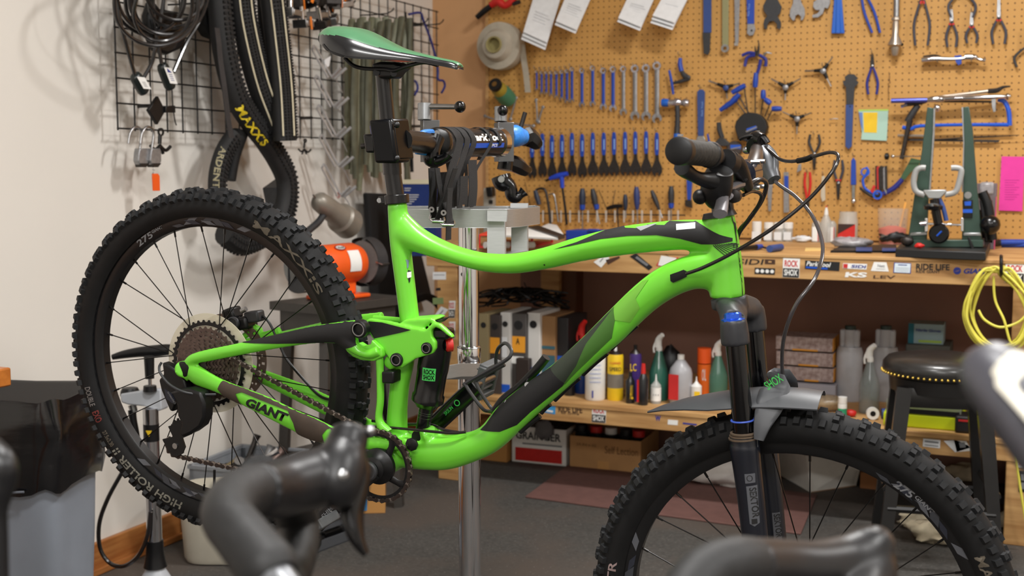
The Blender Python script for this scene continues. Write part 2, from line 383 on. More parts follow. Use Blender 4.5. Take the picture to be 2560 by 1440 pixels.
# post stickers
def psticker(quad, mt, y=YF+.004): return sticker(quad, mt, y)
s_, P = psticker([(1082, 680), (1115, 680), (1115, 699), (1082, 699)], PAPER); stext(s_, P, 'xx-xxxx', TXG, .1, .6, .9, .85) if False else fbox(s_, P, TXG, .1, .6, .9, .66)
psticker([(1082, 745), (1108, 744), (1109, 760), (1082, 761)], mat('faded_green', (120, 140, 90), .7)); psticker([(1090, 720), (1101, 719), (1102, 726), (1089, 727)], TXT)
s_, P = psticker([(1078, 800), (1103, 766), (1121, 774), (1090, 812)], PAPER); fbox(s_, P, TXG, .2, .45, .8, .6)
rockshox(1123, 752, 1139, 795, YF+.004); rockshox(1123, 804, 1139, 846, YF+.004)
s_, P = sticker([(2120, 0)]*4, WHT) if False else (None, None)
# lower rail
s_, P = sticker([(1359, 1014), (1389, 1016), (1388, 1036), (1356, 1030)], mat('sea_blue', (60, 150, 210), .5)); fbox(s_, P, WHT, .3, .2, .8, .5)
ftext('RIDE LIFE', 1396, 1015, 1456, 1030, mat('brown_print', (70, 44, 30), .5), 0, 3, .03); ftext('for cycling', 1403, 1030, 1448, 1036, mat('brown_print', (70, 44, 30), .5), 0, 2)
rockshox(1481, 1014, 1516, 1055, dy=3)
ftext('W', 1638, 1038, 1652, 1052, TXB, 0, 1, .04); sticker([(1670, 1049), (1695, 1051), (1694, 1063), (1669, 1061)], WHT); sticker([(1707, 1056), (1742, 1060), (1742, 1064), (1707, 1060)], TXB)
s_, P = sticker([(2308, 1096), (2351, 1100), (2350, 1121), (2307, 1116)], PAPER); fbox(s_, P, TXG, .1, .6, .9, .8); fbox(s_, P, TXG, .1, .2, .9, .3)
s_, P = sticker([(2359, 1102), (2390, 1100), (2430, 1118), (2388, 1131)], PAPER)
s_, P = sticker([(2384, 1098), (2414, 1099), (2428, 1127), (2392, 1130)], WHT); fbox(s_, P, TXG, .3, .3, .7, .7)
ftext('*', 2440, 1106, 2460, 1126, TXT, 0, 0, .03); s_, P = sticker([(2476, 1111), (2490, 1112), (2489, 1141), (2474, 1139)], WHT); fbox(s_, P, LBL, .2, .5, .8, .9)
rockshox(2543, 1065, 2580, 1110, YF+.003); rockshox(2543, 1120, 2580, 1168, YF+.003, inv=True)
s_, P = sticker([(2546, 1176), (2580, 1178), (2580, 1232), (2546, 1230)], TXT, YF+.003); fbox(s_, P, TXG, .2, .55, .8, .85); fbox(s_, P, TXG, .2, .15, .8, .45)
# ------------------------------------------------------------ floor mat
P = [onZ(a, b, FZ) for a, b in ((1313, 1245), (2002, 1338), (2043, 1240), (1420, 1166))]
m = M(); m.slab([V((p.x, p.y, FZ)) for p in P], (0, 0, .008))
solo(m, 'floor_mat', mat('maroon_mat', (104, 72, 66), .8, noise=.12, scale=30), 'thin maroon floor mat lying in front of the workbench', 'mat', bevel=.003)
# ============================================================ the mountain bike in the work stand
BAZ, BLE = rad(-90.1), rad(-2.5)
BN = V((cos(BAZ)*cos(BLE), sin(BAZ)*cos(BLE), sin(BLE)))
RH = V((-1.474, 1.895, .824)); BU = V((-sin(BAZ), cos(BAZ), 0)); BV = BN.cross(BU)
def B(px, py, off=0.0):
    "pixel -> point on the bike's own plane shifted by off towards the drive side"
    r = ray(px, py); o = RH+BN*off; return CAM + r*((o-CAM).dot(BN)/r.dot(BN))
def buv(p): d = p-RH; return V((d.dot(BU), d.dot(BV)))
BIKE = thing('mountain_bike', 'lime green and black full suspension mountain bike clamped in the repair stand', 'bicycle', (-.9, 1.9, FZ))
def pairs(m, L, hw, off=0, k=1.0, n=20, sub=5, sq=1):
    "tube whose upper/lower (or left/right) outline is given in pixels; hw half width across the bike"
    P = []
    for i, q in enumerate(L):
        a, b = B(*q[0], off), B(*q[1], off); h = q[2] if len(q) > 2 else hw
        P.append(((a+b)/2, (a-b).length/2*k, h))
    # keep the in-plane direction given by the pixel pair: use side axis = bike normal
    return m.tube(P, n=n, k=sub, side=BN, sq=sq)
def fuse(m, vox=.0035, it=8, name='frame'):
    me = bpy.data.meshes.new('tmp'); me.from_pydata([tuple(v) for v in m.v], [], m.f); me.update()
    o = bpy.data.objects.new('tmp', me); C.objects.link(o)
    r = o.modifiers.new('r', 'REMESH'); r.mode = 'VOXEL'; r.voxel_size = vox
    s_ = o.modifiers.new('s', 'SMOOTH'); s_.factor = .5; s_.iterations = it
    bpy.context.view_layer.update(); dg = bpy.context.evaluated_depsgraph_get()
    e = bpy.data.meshes.new_from_object(o.evaluated_get(dg)); bpy.data.objects.remove(o); bpy.data.meshes.remove(me)
    bv = BVHTree.FromPolygons([v.co.copy() for v in e.vertices], [tuple(p.vertices) for p in e.polygons])
    return e, bv
def place_fused(e, name, mt, parent, **tags):
    inv = WM[parent.name].inverted(); e.transform(inv); e.polygons.foreach_set('use_smooth', [True]*len(e.polygons))
    e.materials.clear(); o = finish(e, name, mt, parent, None)
    for k_, v_ in tags.items(): o[k_] = v_
    return o
def inpoly(x, y, P):
    c = False; j = len(P)-1
    for i in range(len(P)):
        if (P[i][1] > y) != (P[j][1] > y) and x < (P[j][0]-P[i][0])*(y-P[i][1])/(P[j][1]-P[i][1])+P[i][0]: c = not c
        j = i
    return c
def decal(name, poly, mt, bv, parent, off=.02, lift=.0008, step=.006, N=None, O=None, **tags):
    "thin vinyl laid on the real surface: outline in pixels on the bike plane, dropped along the bike's normal"
    N = N or BN
    pts = [buv(B(x, y, off)) for x, y in poly]; bd = []
    for i in range(len(pts)):
        a, b = pts[i], pts[(i+1) % len(pts)]; k = max(1, int((b-a).length/step))
        bd += [a+(b-a)*(j/k) for j in range(k)]
    nb = len(bd); xs = [p.x for p in bd]; ys = [p.y for p in bd]; vs = list(bd)
    x = min(xs)+step*.5
    while x < max(xs):
        y = min(ys)+step*.5
        while y < max(ys):
            if inpoly(x, y, pts) and min((V((x, y))-q).length for q in bd) > step*.35: vs.append(V((x, y)))
            y += step
        x += step
    V2, _, F2, _, _, _ = delaunay_2d_cdt(vs, [(i, (i+1) % nb) for i in range(nb)], [], 1, 1e-6)
    V3 = []
    for p in V2:
        o = RH+BU*p.x+BV*p.y+N*.4; h = bv.ray_cast(o, -N, .8)
        if h[0] is None or abs(h[1].dot(N)) < .15: h = bv.find_nearest(RH+BU*p.x+BV*p.y+N*(off if h[0] is None else (h[0]-RH).dot(N)))
        nn = h[1] if h[1] is None or h[1].dot(N) > -.3 else -h[1]
        V3.append(h[0]+nn*lift if h[0] is not None else None)
    tri = []
    for f in F2:
        if any(V3[i] is None for i in f): continue
        c = sum((V2[i] for i in f), V((0, 0)))/len(f)
        if not inpoly(c.x, c.y, pts): continue
        tri.append(tuple(f))
    # refine once and drop the new points back onto the surface
    me_ = {}
    def mid(i, j):
        k_ = (min(i, j), max(i, j))
        if k_ not in me_:
            h = bv.find_nearest((V3[i]+V3[j])/2); nn = h[1]
            if nn.dot(N) < -.3: nn = -nn
            me_[k_] = len(V3); V3.append(h[0]+nn*lift)
        return me_[k_]
    t2 = []
    for a, b, c in tri:
        ab, bc, ca = mid(a, b), mid(b, c), mid(c, a); t2 += [(a, ab, ca), (ab, b, bc), (ca, bc, c), (ab, bc, ca)]
    m = M(); mp = {}
    for f in t2:
        g = []
        for i in f:
            if i not in mp: mp[i] = len(m.v); m.v.append(V3[i])
            g.append(mp[i])
        m.f.append(tuple(g)); m.mi.append(0)
    return m.build(name, mt, parent, **tags)
def surf_text(txt, mt, parent, bv, a, b, h, off=.02, shear=.2, bold=.03, lift=.0012, N=None):
    "lettering from pixel a to pixel b (baseline) on the surface"
    N = N or BN
    A, Bp = buv(B(*a, off)), buv(B(*b, off)); d = (Bp-A); L = d.length; d.normalize(); pz = V((-d.y, d.x))
    def warp(x, y):
        p = A+d*x+pz*y; o = RH+BU*p.x+BV*p.y+N*.4; q = bv.ray_cast(o, -N, .8)
        return q[0]+q[1]*lift if q[0] is not None else RH+BU*p.x+BV*p.y+N*off
    return lettering(txt, mt, parent, None, None, None, L, h, shear, warp=warp, bold=bold)
# ---------- front triangle (one fused hydroformed frame)
m = M()
pairs(m, [((968, 507), (1018, 506)), ((973, 600), (1027, 600)), ((986, 700), (1038, 700)), ((1001, 812), (1051, 812))], .019, k=.86)
pairs(m, [((1003, 530), (1003, 622)), ((1050, 566), (1035, 630)), ((1100, 596), (1085, 644)), ((1160, 621), (1140, 660)), ((1220, 633), (1212, 679)), ((1285, 633), (1290, 684)), ((1360, 618), (1372, 672)), ((1450, 590), (1465, 652)), ((1550, 566), (1562, 638)), ((1650, 553), (1657, 628)), ((1730, 548), (1732, 626)), ((1800, 552), (1800, 640))], .021)
pairs(m, [((1759, 539), (1838, 538), .026), ((1768, 600), (1850, 600), .026), ((1770, 670), (1860, 670), .028), ((1772, 744), (1866, 742), .030)], .028, k=.93, n=24)
pairs(m, [((1800, 622), (1800, 730)), ((1745, 632), (1750, 722)), ((1700, 645), (1712, 730)), ((1650, 668), (1676, 748)), ((1602, 702), (1640, 773)), ((1563, 738), (1602, 806)), ((1500, 800), (1548, 860)), ((1451, 849), (1492, 905)), ((1372, 919), (1418, 972)), ((1301, 967), (1352, 1030)), ((1250, 1010), (1300, 1078)), ((1213, 1058), (1248, 1124)), ((1180, 1078), (1195, 1150)), ((1120, 1088), (1122, 1172)), ((1060, 1088), (1058, 1173)), ((985, 1085), (990, 1165))], .026, sq=.85)
pairs(m, [((960, 850), (1040, 850), .017), ((978, 900), (1038, 900), .018), ((975, 960), (1024, 960), .018), ((969, 1030), (1018, 1030), .02), ((963, 1110), (1020, 1110), .024)], .018, k=.9)
m.cyl(B(978, 1145)-BN*.038, B(978, 1145)+BN*.036, .027, n=28)                        # bottom bracket shell
m.tube([(B(1031, 1110)-BN*.036, .019), (B(1031, 1110)+BN*.036, .019)], n=20, k=1)      # main pivot boss
m.cyl(B(1085, 1084)-BN*.017, B(1062, 1090)+BN*.017, .016, n=16)
m.cyl(B(993, 899)-BN*.030, B(993, 899)+BN*.030, .014, n=16)
FE, FB = fuse(m, .0035, 9)
FRAME = place_fused(FE, 'frame', GREEN, BIKE, label='lime green hydroformed frame')
decal('decal', [(1371, 921), (1301, 968), (1244, 1015), (1212, 1062), (1197, 1077), (1250, 1079), (1290, 1063), (1325, 1030), (1381, 985), (1411, 960)], TXT, FB, FRAME, .024)
decal('decal', [(1371, 921), (1411, 960), (1445, 925), (1490, 880), (1529, 845), (1538, 800), (1531, 769), (1500, 800), (1451, 849)], mat('charcoal_decal', (42, 50, 40), .45), FB, FRAME, .024)
decal('decal', [(1531, 769), (1538, 800), (1529, 845), (1446, 924), (1400, 970), (1440, 915), (1465, 860), (1510, 800)], mat('smoke_green_decal', (62, 105, 38), .42), FB, FRAME, .025, lift=.0009)
decal('decal', [(1563, 740), (1531, 769), (1538, 800), (1575, 806), (1600, 770), (1590, 745), (1620, 700), (1604, 704)], mat('olive_decal', (112, 178, 60), .42), FB, FRAME, .024)
decal('decal', [(1505, 578), (1560, 566), (1650, 554), (1720, 549), (1745, 560), (1800, 586), (1829, 596), (1829, 604), (1790, 611), (1752, 611), (1700, 597), (1640, 588), (1570, 590), (1500, 598), (1440, 612), (1380, 625), (1440, 606)], TXT, FB, FRAME, .022)
decal('decal', [(1687, 562), (1734, 558), (1737, 572), (1690, 576)], PAPER, FB, FRAME, .022, lift=.0012)
decal('decal', [(1585, 570), (1640, 560), (1600, 578)], mat('silver_decal', (150, 152, 156), .4), FB, FRAME, .022, lift=.001)
for i in range(9):
    x = 1782+i*5.2; y = 614-i*.6; decal('pinstripe', [(x, y), (x+30, y+24-i*2.3), (x+31, y+22.5-i*2.3), (x+2, y-1.5)], TXT, FB, FRAME, .024, lift=.0006, step=.003)
decal('decal', [(1832, 540), (1846, 540), (1880, 742), (1856, 742), (1852, 700), (1843, 620)], TXT, FB, FRAME, .012)
for i in range(7): y = 600+i*17; decal('decal', [(1843+i*2.2, y), (1852+i*2, y+6), (1853+i*2, y+11), (1845+i*2.2, y+6)], mat('pale_lime_print', (150, 225, 70), .5), FB, FRAME, .012, lift=.0011, step=.004)
decal('cable_port', [(1676, 687), (1710, 675), (1718, 678), (1718, 691), (1684, 706), (1677, 702)], BLK, FB, FRAME, .026, lift=.003)
d_ = decal('decal', [(1010, 650), (1025, 649), (1027, 672), (1013, 673)], mat('silver_blue_print', (120, 140, 160), .35), FB, FRAME, .019)
d_ = decal('decal', [(1014, 676), (1028, 675), (1031, 707), (1017, 709)], TXT, FB, FRAME, .019); decal('decal', [(1018, 681), (1021, 681), (1022, 691), (1027, 693), (1027, 696), (1019, 695)], WHT, FB, FRAME, .019, lift=.001, step=.003)
decal('scuff', [(1356, 662), (1361, 660), (1360, 665)], TXT, FB, FRAME, .021, step=.002)
# down-tube cable guides under the belly
for a, b in (((1592, 812), (1526, 872)), ((1518, 882), (1456, 936)), ((1448, 944), (1386, 1000)), ((1375, 1010), (1352, 1032)), ((1350, 1040), (1300, 1080))):
    M().tube([B(*a), B((a[0]+b[0])/2-1, (a[1]+b[1])/2-1), B(*b)], .005, n=8, k=4).build('cable_guide', BLK, FRAME)
# ---------- suspension: rocker link, shock, swingarm
def plate(m, poly, off, t, bev=None): return m.slab([B(x, y, off) for x, y in poly], -BN*t)
link = [(914, 801), (921, 797), (968, 803), (1030, 820), (1062, 826), (1073, 815), (1082, 806), (1098, 810), (1128, 838), (1132, 846), (1122, 842), (1100, 824), (1088, 818), (1077, 826), (1078, 842), (1088, 856), (1088, 872), (1080, 885), (1062, 890), (1038, 897), (1020, 910), (1004, 920), (988, 918), (976, 904), (965, 886), (950, 866), (938, 853), (929, 843), (920, 828)]
for off in (.036, -.024):
    m = M(); plate(m, link, off, .012)
    if off > 0: m.slab([B(x, y, .03) for x, y in ((1000, 808), (1060, 820), (1085, 800), (1075, 795), (1010, 800))], -BN*.05)
    me, lb = fuse(m, .0022, 5)
    L_ = place_fused(me, 'rocker_link', GREEN, BIKE)
    if off > 0:
        decal('decal', [(921, 803), (955, 806), (1028, 825), (1000, 832), (936, 846), (926, 830)], TXT, lb, L_, .036)
        for px, py, r in ((1068, 870, .0105), (993, 899, .0125)):
            q = xyz(B(px, py, .036), BU, BV)
            M().lathe([(r, -.004), (r, .004), (r*.8, .0055), (r*.62, .0055), (r*.6, .001)], q, 24).build('pivot_bolt', BLK, L_)
            M().lathe([(r*.78, .0057), (r*.64, .0057)], q, 24, cap=False).build('bolt_ring', STL, L_)
m = M(); pairs(m, [((935, 788), (935, 806)), ((985, 792), (985, 806)), ((1010, 795), (1010, 808))], .006, off=-.03); m.build('link_cover', GREEN, BIKE)
m = M(); m.slab([B(x, y, .02) for x, y in ((1008, 806), (1052, 809), (1098, 801), (1085, 812), (1060, 822), (1030, 818))], -BN*.045); m.build('link_top', BLK, BIKE, bevel=.002)
# rear shock
ax0, ax1 = B(1094, 850), B(1055, 1086); ad = (ax1-ax0); T = Matrix.Translation(ax0) @ ad.to_track_quat('Z', 'Y').to_matrix().to_4x4(); L = ad.length
SH = M().lathe([(.010, -.018), (.024, -.01), (.029, .02), (.029, L*.30), (.028, L*.34), (.0275, L*.56), (.030, L*.58), (.030, L*.64), (.022, L*.68), (.02, L*.70)], T, 32).build('rear_shock', GBLK, BIKE)
M().lathe([(.0135, L*.68), (.0135, L*.98)], T, 24).build('shaft', GBLK, SH)
for q in (.755, .775, .81): M().lathe([(.0137, L*q), (.0138, L*q), (.0137, L*(q+.003))], T, 24, cap=False).build('index_ring', STL, SH)
M().cyl(B(1055, 1086)-BN*.018, B(1055, 1086)+BN*.018, .012).build('shock_eyelet', BLK, SH)
M().lathe([(.012, 0), (.012, .01), (.008, .014)], xyz(B(1131, 862, .004), (BN+BU*.8), BV), 20).build('rebound_dial', RED, SH); M().lathe([(.009, .0105), (.009, .0145)], xyz(B(1131, 862, .004), (BN+BU*.8), BV), 20).build('dial_cap', GBLK, SH)
M().box(B(1098, 832, .012), (.05, .03, .02)).build('shock_head', GBLK, SH, bevel=.005)
M().ring([(.0135, L*.975), (.017, L*.975), (.017, L*.99), (.0135, L*.99)], T, 24).build('travel_ring', RED, SH)
sb = BVHTree.FromPolygons([WM[SH.name] @ v.co for v in SH.data.vertices], [tuple(p.vertices) for p in SH.data.polygons])
o = decal('decal', [(1058, 918), (1087, 923), (1083, 955), (1055, 950)], mat('lime_print', (70, 200, 90), .5), sb, SH, .028, step=.004); 
surf_text('ROCK', GBLK, SH, sb, (1060, 934), (1084, 938), .009, .028, 0, .03); surf_text('SHOX', GBLK, SH, sb, (1058, 948), (1082, 952), .009, .028, 0, .03)
# seat stays (near: black upper, green lower edge) and chain stays, mirrored on the far side
SO = .062
for s_ in (1, -1):
    of = SO if s_ > 0 else -SO+.004; dx = 0 if s_ > 0 else 2*SO*.4*1180*.98; dy = 0
    # positions on the far side are the same bike-plane places: convert through the near plane
    def BB(x, y, o, s_=s_): p = B(x, y, o if s_ > 0 else SO); return p if s_ > 0 else p-BN*2*o if o > 0 else p
    def Q(x, y, o=SO, s_=s_): p = B(x, y, o); return p if s_ > 0 else p-BN*(2*o-.006)
    def pr(m, L, hw, o=SO, n=16, sub=4, sq=1):
        P = []
        for q in L:
            oo = q[3] if len(q) > 3 else o; a, b = Q(*q[0], oo), Q(*q[1], oo); P.append(((a+b)/2, (a-b).length/2, q[2] if len(q) > 2 else hw))
        return m.tube(P, n=n, k=sub, side=BN, sq=sq)
    m = M()
    pr(m, [((462, 900), (478, 918)), ((476, 887), (492, 908)), ((517, 874), (530, 902)), ((588, 860), (604, 887)), ((699, 834), (705, 870), .008, .06), ((795, 812), (800, 858), .010, .056), ((891, 799), (891, 862), .011, .052)], .0085)
    pr(m, [((870, 812), (850, 866), .011, .052), ((896, 862), (892, 888), .012, .05), ((925, 872), (925, 897), .012, .045), ((950, 862), (948, 890), .011, .042)], .012) if s_ > 0 else None
    pr(m, [((440, 915), (478, 945)), ((470, 905), (480, 948)), ((500, 915), (492, 964)), ((556, 948), (552, 986)), ((668, 990), (655, 1038)), ((731, 1020), (722, 1072)), ((795, 1047), (775, 1098)), ((850, 1072), (840, 1118), .009, .05), ((920, 1085), (915, 1125), .009, .04), ((1000, 1098), (1000, 1125), .009, .036)], .0085)
    m.cyl(Q(458, 923, SO+.006), Q(458, 923, SO-.01), .0165, n=24)
    me, wb = fuse(m, .0028, 6)
    SWG = place_fused(me, 'swingarm', GREEN, BIKE)
    if s_ > 0: NS, NB = SWG, wb
    if s_ < 0:
        # far brake mount
        M().tube([(Q(560, 868), .008), (B(640, 820, -.055), .008), (B(600, 850, -.055), .006)], n=8, k=3).build('brake_mount', GREEN, SWG)
        M().tube([(B(640, 826, -.055), .012, .006), (B(655, 845, -.055), .012, .006), (B(700, 828, -.055), .009, .006)], n=10, k=3, side=BN).build('brake_mount', GREEN, SWG)
decal('decal', [(600, 856), (699, 830), (795, 808), (880, 796), (915, 803), (925, 823), (915, 845), (895, 860), (880, 868), (858, 873), (842, 862), (795, 857), (699, 858), (640, 857)], TXT, NB, NS, SO)
q = xyz(B(898, 823, .066), BU, BV); M().lathe([(.0165, -.012), (.0165, .002), (.014, .004), (.0105, .004), (.010, -.001)], q, 28).build('pivot_bolt', BLK, NS)
M().lathe([(.0125, .0042), (.0106, .0042)], q, 28, cap=False).build('bolt_ring', STL, NS)
M().lathe([(.0155, 0), (.0155, .0015), (.012, .003)], xyz(B(458, 923, SO+.006), BU, BV), 24).build('axle_cap', BLK, NS)
BRN = mat('dusty_brown_guard', (66, 54, 44), .75, noise=.25, scale=30, bump=.2)
decal('chainstay_guard', [(556, 946), (600, 958), (668, 990), (731, 1019), (795, 1045), (830, 1062), (850, 1072), (812, 1075), (803, 1088), (806, 1110), (775, 1100), (741, 1086), (735, 1058), (719, 1028), (604, 981), (590, 984), (604, 1017), (572, 1004), (559, 993), (545, 972)], BRN, NB, NS, SO+.008, lift=.0018)
surf_text('GIANT', TXT, NS, NB, (611, 1014), (712, 1056), .019, SO+.008, .3, .05)
m = M(); m.slab([B(x, y, .046) for x, y in ((858, 866), (866, 880), (882, 893), (902, 901), (932, 904), (956, 893), (953, 872), (929, 850), (925, 862), (908, 866), (896, 858), (880, 862))], -BN*.018); me, _b = fuse(m, .0022, 5); place_fused(me, 'stay_end', GREEN, BIKE)
# vertical yoke strut + small black block
m = M(); pairs(m, [((938, 880), (958, 880)), ((941, 930), (960, 930)), ((942, 1000), (960, 1000)), ((938, 1050), (957, 1048)), ((945, 1085), (985, 1080))], .008, off=.034, k=.85); m.build('yoke_strut', GREEN, BIKE)
M().slab([B(x, y, .044) for x, y in ((953, 929), (984, 930), (983, 960), (954, 959))], -BN*.03).build('frame_bumper', BLK, BIKE, bevel=.003)
q = xyz(B(1031, 1110, .037), BU, BV); M().lathe([(.0125, 0), (.0125, .004), (.009, .006)], q, 8).build('pivot_bolt', BLK, BIKE)
# ============================================================ wheels and drivetrain
def wheelX(c, az, le):
    n = V((cos(az)*cos(le), sin(az)*cos(le), sin(le))); u = V((-sin(az), cos(az), 0)); v = n.cross(u)
    return Matrix(((u.x, v.x, n.x, c.x), (u.y, v.y, n.y, c.y), (u.z, v.z, n.z, c.z), (0, 0, 0, 1)))
RR, RT = .3125, .0300
def side_prof(a0, a1, k, r0=RT, w=1.0): return [(RR+r0*cos(a0+(a1-a0)*i/k), w*r0*sin(a0+(a1-a0)*i/k)) for i in range(k+1)]
def wheel(Xw, rot, marks, silver=False):
    X = WM[BIKE.name].inverted() @ Xw
    prof = side_prof(rad(-138), rad(138), 22) + [(RR-RT*.74+.004, RT*.3), (RR-RT*.74+.004, -RT*.3)]
    ty = M().ring(prof, None, 96).build('tyre', RUB, BIKE, X)
    # knobs
    m = M(); N = 104
    def knob(a, be, ln, wd, h, ry=0):
        er = V((cos(a), sin(a), 0)); et = V((-sin(a), cos(a), 0)); ez = V((0, 0, 1)); nn = er*cos(be)+ez*sin(be); nt_ = ez*cos(be)-er*sin(be)
        c = er*RR+nn*RT; vs = []
        for hh, sc in ((-.003, 1.15), (h, .85)):
            for sx, sy in ((-1, -1), (1, -1), (1, 1), (-1, 1)): vs.append(c+nn*hh+et*(sx*ln/2*sc+ry*sy*wd/2)+nt_*(sy*wd/2*sc))
        m.add(vs, [(3, 2, 1, 0), (4, 5, 6, 7), (0, 1, 5, 4), (1, 2, 6, 5), (2, 3, 7, 6), (3, 0, 4, 7)])
    for i in range(N):
        a = 2*pi*i/N
        for s_ in (-1, 1):
            knob(a+(0 if s_ > 0 else .5*2*pi/N), s_*rad(56+3*(i % 2)), .0105, .0135, .0065, .08*s_)
            if i % 2: knob(a+.006, s_*rad(32), .0105, .010, .0058)
            elif i % 4 == 0 or s_ > 0: knob(a+(.9 if s_ > 0 else .2)*2*pi/N, s_*rad(13), .013, .011, .006)
    o = m.build('tread_knobs', TRD, ty, Matrix(), smooth=0); o['kind'] = 'stuff'
    M().ring([(.2925, .0145), (.2945, .0165), (.294, .0185), (.2915, .0165)], None, 90).build('bead_line', mat('bead_grey', (60, 60, 62), .6), ty, Matrix())
    # rim
    rp = [(.2705, -.0095), (.274, -.0125), (.290, -.0155), (.2955, -.0155), (.2955, .0155), (.290, .0155), (.274, .0125), (.2705, .0095)]
    rim = M().ring(rp, None, 96).build('rim', mat('rim_black', (16, 16, 18), .38, noise=.1, scale=30), BIKE, X)
    zr = lambda r: .0125+(r-.274)*(.003/.016)+.0006
    def onrim(a, r): return V((r*cos(a), r*sin(a), zr(r)))
    # grey facets printed on the rim
    fac = [mat('rim_grey_a', (58, 60, 66), .45), mat('rim_grey_b', (92, 94, 100), .42), mat('rim_grey_c', (40, 43, 54), .45)]
    for c0 in marks['facets']:
        for j, (da, r0, r1, sk, k_) in enumerate(((0, .2755, .289, .05, 0), (.07, .275, .283, .06, 1), (.13, .279, .289, -.05, 0), (.2, .2755, .286, .07, 2), (.28, .277, .289, -.06, 1), (.34, .275, .281, .04, 0), (-.08, .276, .285, .05, 2), (-.17, .278, .289, -.05, 1))):
            m = M(); a = c0+da; n = 6; up = [onrim(a+sk+.07*i/n, r1) for i in range(n+1)]; lo = [onrim(a+.07*i/n+(.0), r0) for i in range(n+1)]
            m.add(up+lo, [(i, i+1, n+2+i, n+1+i)[::-1] for i in range(n)]); m.build('rim_decal', fac[k_], rim, Matrix(), smooth=0)
    def arc_text(txt, a0, a1, r0, r1, mt, par, z, flip=False, shear=0, bold=.02):
        "letters bent along the wheel; a0 start angle; runs to a1"
        inv = WM[par.name]; Lh = abs(a1-a0)*(r0+r1)/2
        def warp(x, y):
            f = x/Lh; a = a0+(a1-a0)*f; r = (r0+y) if not flip else (r1-y)
            return inv @ V((r*cos(a), r*sin(a), z(r)))
        lettering(txt, mt, par, None, None, None, Lh, abs(r1-r0), shear, warp=warp, bold=bold)
    ztyre = lambda r: sqrt(max(1e-9, RT*RT-(r-RR)**2))+.0009
    for t_, a0, a1, r0, r1, mt, on, fl, sh in marks['text']:
        arc_text(t_, a0, a1, r0, r1, mt, ty if on == 't' else rim, ztyre if on == 't' else (lambda r: zr(r)+.0004), fl, sh)
    # hub
    hw = .05
    M().lathe([(.009, -hw-.012), (.010, -.042), (.029, -.036), (.029, -.032), (.018, -.026), (.015, 0), (.018, .020), (.027, .025), (.027, .029), (.010, .034), (.009, hw+.012)], None, 28).build('hub', BLK, BIKE, X)
    # spokes: 28, four kinds by 7 groups, each its own part
    sm = mat('spoke_black', (22, 20, 20), .3, .6); protos = []
    for k_, (zh, zr_, sg) in enumerate(((.027, .003, 1), (-.034, -.003, 1), (.027, .003, -1), (-.034, -.003, -1))):
        ah = sg*rad(84); p0 = V((.0245*cos(ah), .0245*sin(ah), zh)); p1 = V((.272, 0, zr_)); m = M()
        m.cyl(p0, p1, .0011, n=6); d = (p1-p0).normalized(); m.cyl(p1-d*.013, p1, .0021, n=6)
        protos.append(m)
    pm = None
    for i in range(28):
        k_ = (0, 1, 2, 3)[i % 4]; Z = Matrix.Rotation(rot+2*pi*i/28, 4, 'Z')
        if i < 4:
            o = protos[k_].build('spoke', sm, rim, Z); protos[k_] = o
        else:
            o = protos[k_].copy(); C.objects.link(o); o.parent = rim; o.matrix_local = Z; WM[o.name] = WM[rim.name] @ Z
    av = marks['valve']; d = V((cos(av), sin(av), 0)); M().cyl(d*.272, d*.225, .0028, n=8).cyl(d*.272, d*.262, .006, .004, n=10).build('valve_stem', BLK, rim, Matrix())
    return X
def ang(px, py, Xw, off=.013):
    n = V((Xw[0][2], Xw[1][2], Xw[2][2])); c = Xw.translation+n*off; r = ray(px, py); p = CAM+r*((c-CAM).dot(n)/r.dot(n)); q = Xw.inverted() @ p
    return atan2(q.y, q.x), hypot(q.x, q.y)
XR_ = wheelX(RH, rad(-88.6), BLE)
A = lambda x, y: ang(x, y, XR_)[0]
OT = mat('tyre_print', (120, 118, 108), .7); OT2 = mat('tyre_print_dim', (92, 84, 72), .75); ORD = mat('tyre_print_red', (110, 40, 36), .75)
def span(p, q, X, up=True):
    a0, a1 = ang(*p, X)[0], ang(*q, X)[0]
    while a1-a0 > pi: a1 -= 2*pi
    while a1-a0 < -pi: a1 += 2*pi
    return a0, a1
RI = .297; RO = .316
def T_(txt, p, q, X, mt, on, r0, r1, fl, sh=0): a0, a1 = span(p, q, X); return (txt, a0, a1, r0, r1, mt, on, fl, sh)
marksR = dict(facets=[A(560, 585), A(400, 1190)], valve=A(526, 1226)-.0, text=[
    T_('HIGH ROLLER II', (466, 1266), (292, 1128), XR_, OT, 't', .3005, .3165, False, .15),
    T_('MAXXIS', (640, 572), (798, 740), XR_, OT2, 't', .300, .316, False, .1),
    T_('DOUBLE', (210, 968), (226, 1018), XR_, mat('tyre_print_b', (105, 100, 98), .7), 't', .302, .315, True, 0),
    T_('EXO', (236, 1030), (252, 1056), XR_, ORD, 't', .300, .316, True, 0),
    T_('27.5x2.30', (262, 1080), (286, 1118), XR_, OT2, 't', .303, .313, True, 0),
    T_('275', (344, 608), (378, 578), XR_, mat('rim_print', (130, 132, 136), .5), 'r', .2765, .289, False, .1),
    T_('GIANT', (380, 577), (406, 562), XR_, mat('rim_print', (130, 132, 136), .5), 'r', .283, .289, False, .1)])
XWr = wheel(XR_, rad(4), marksR)
FC = V((-.322, 1.901, .484)); XF_ = wheelX(FC, rad(-88.6), rad(-4.2))
AF = lambda x, y: ang(x, y, XF_)[0]
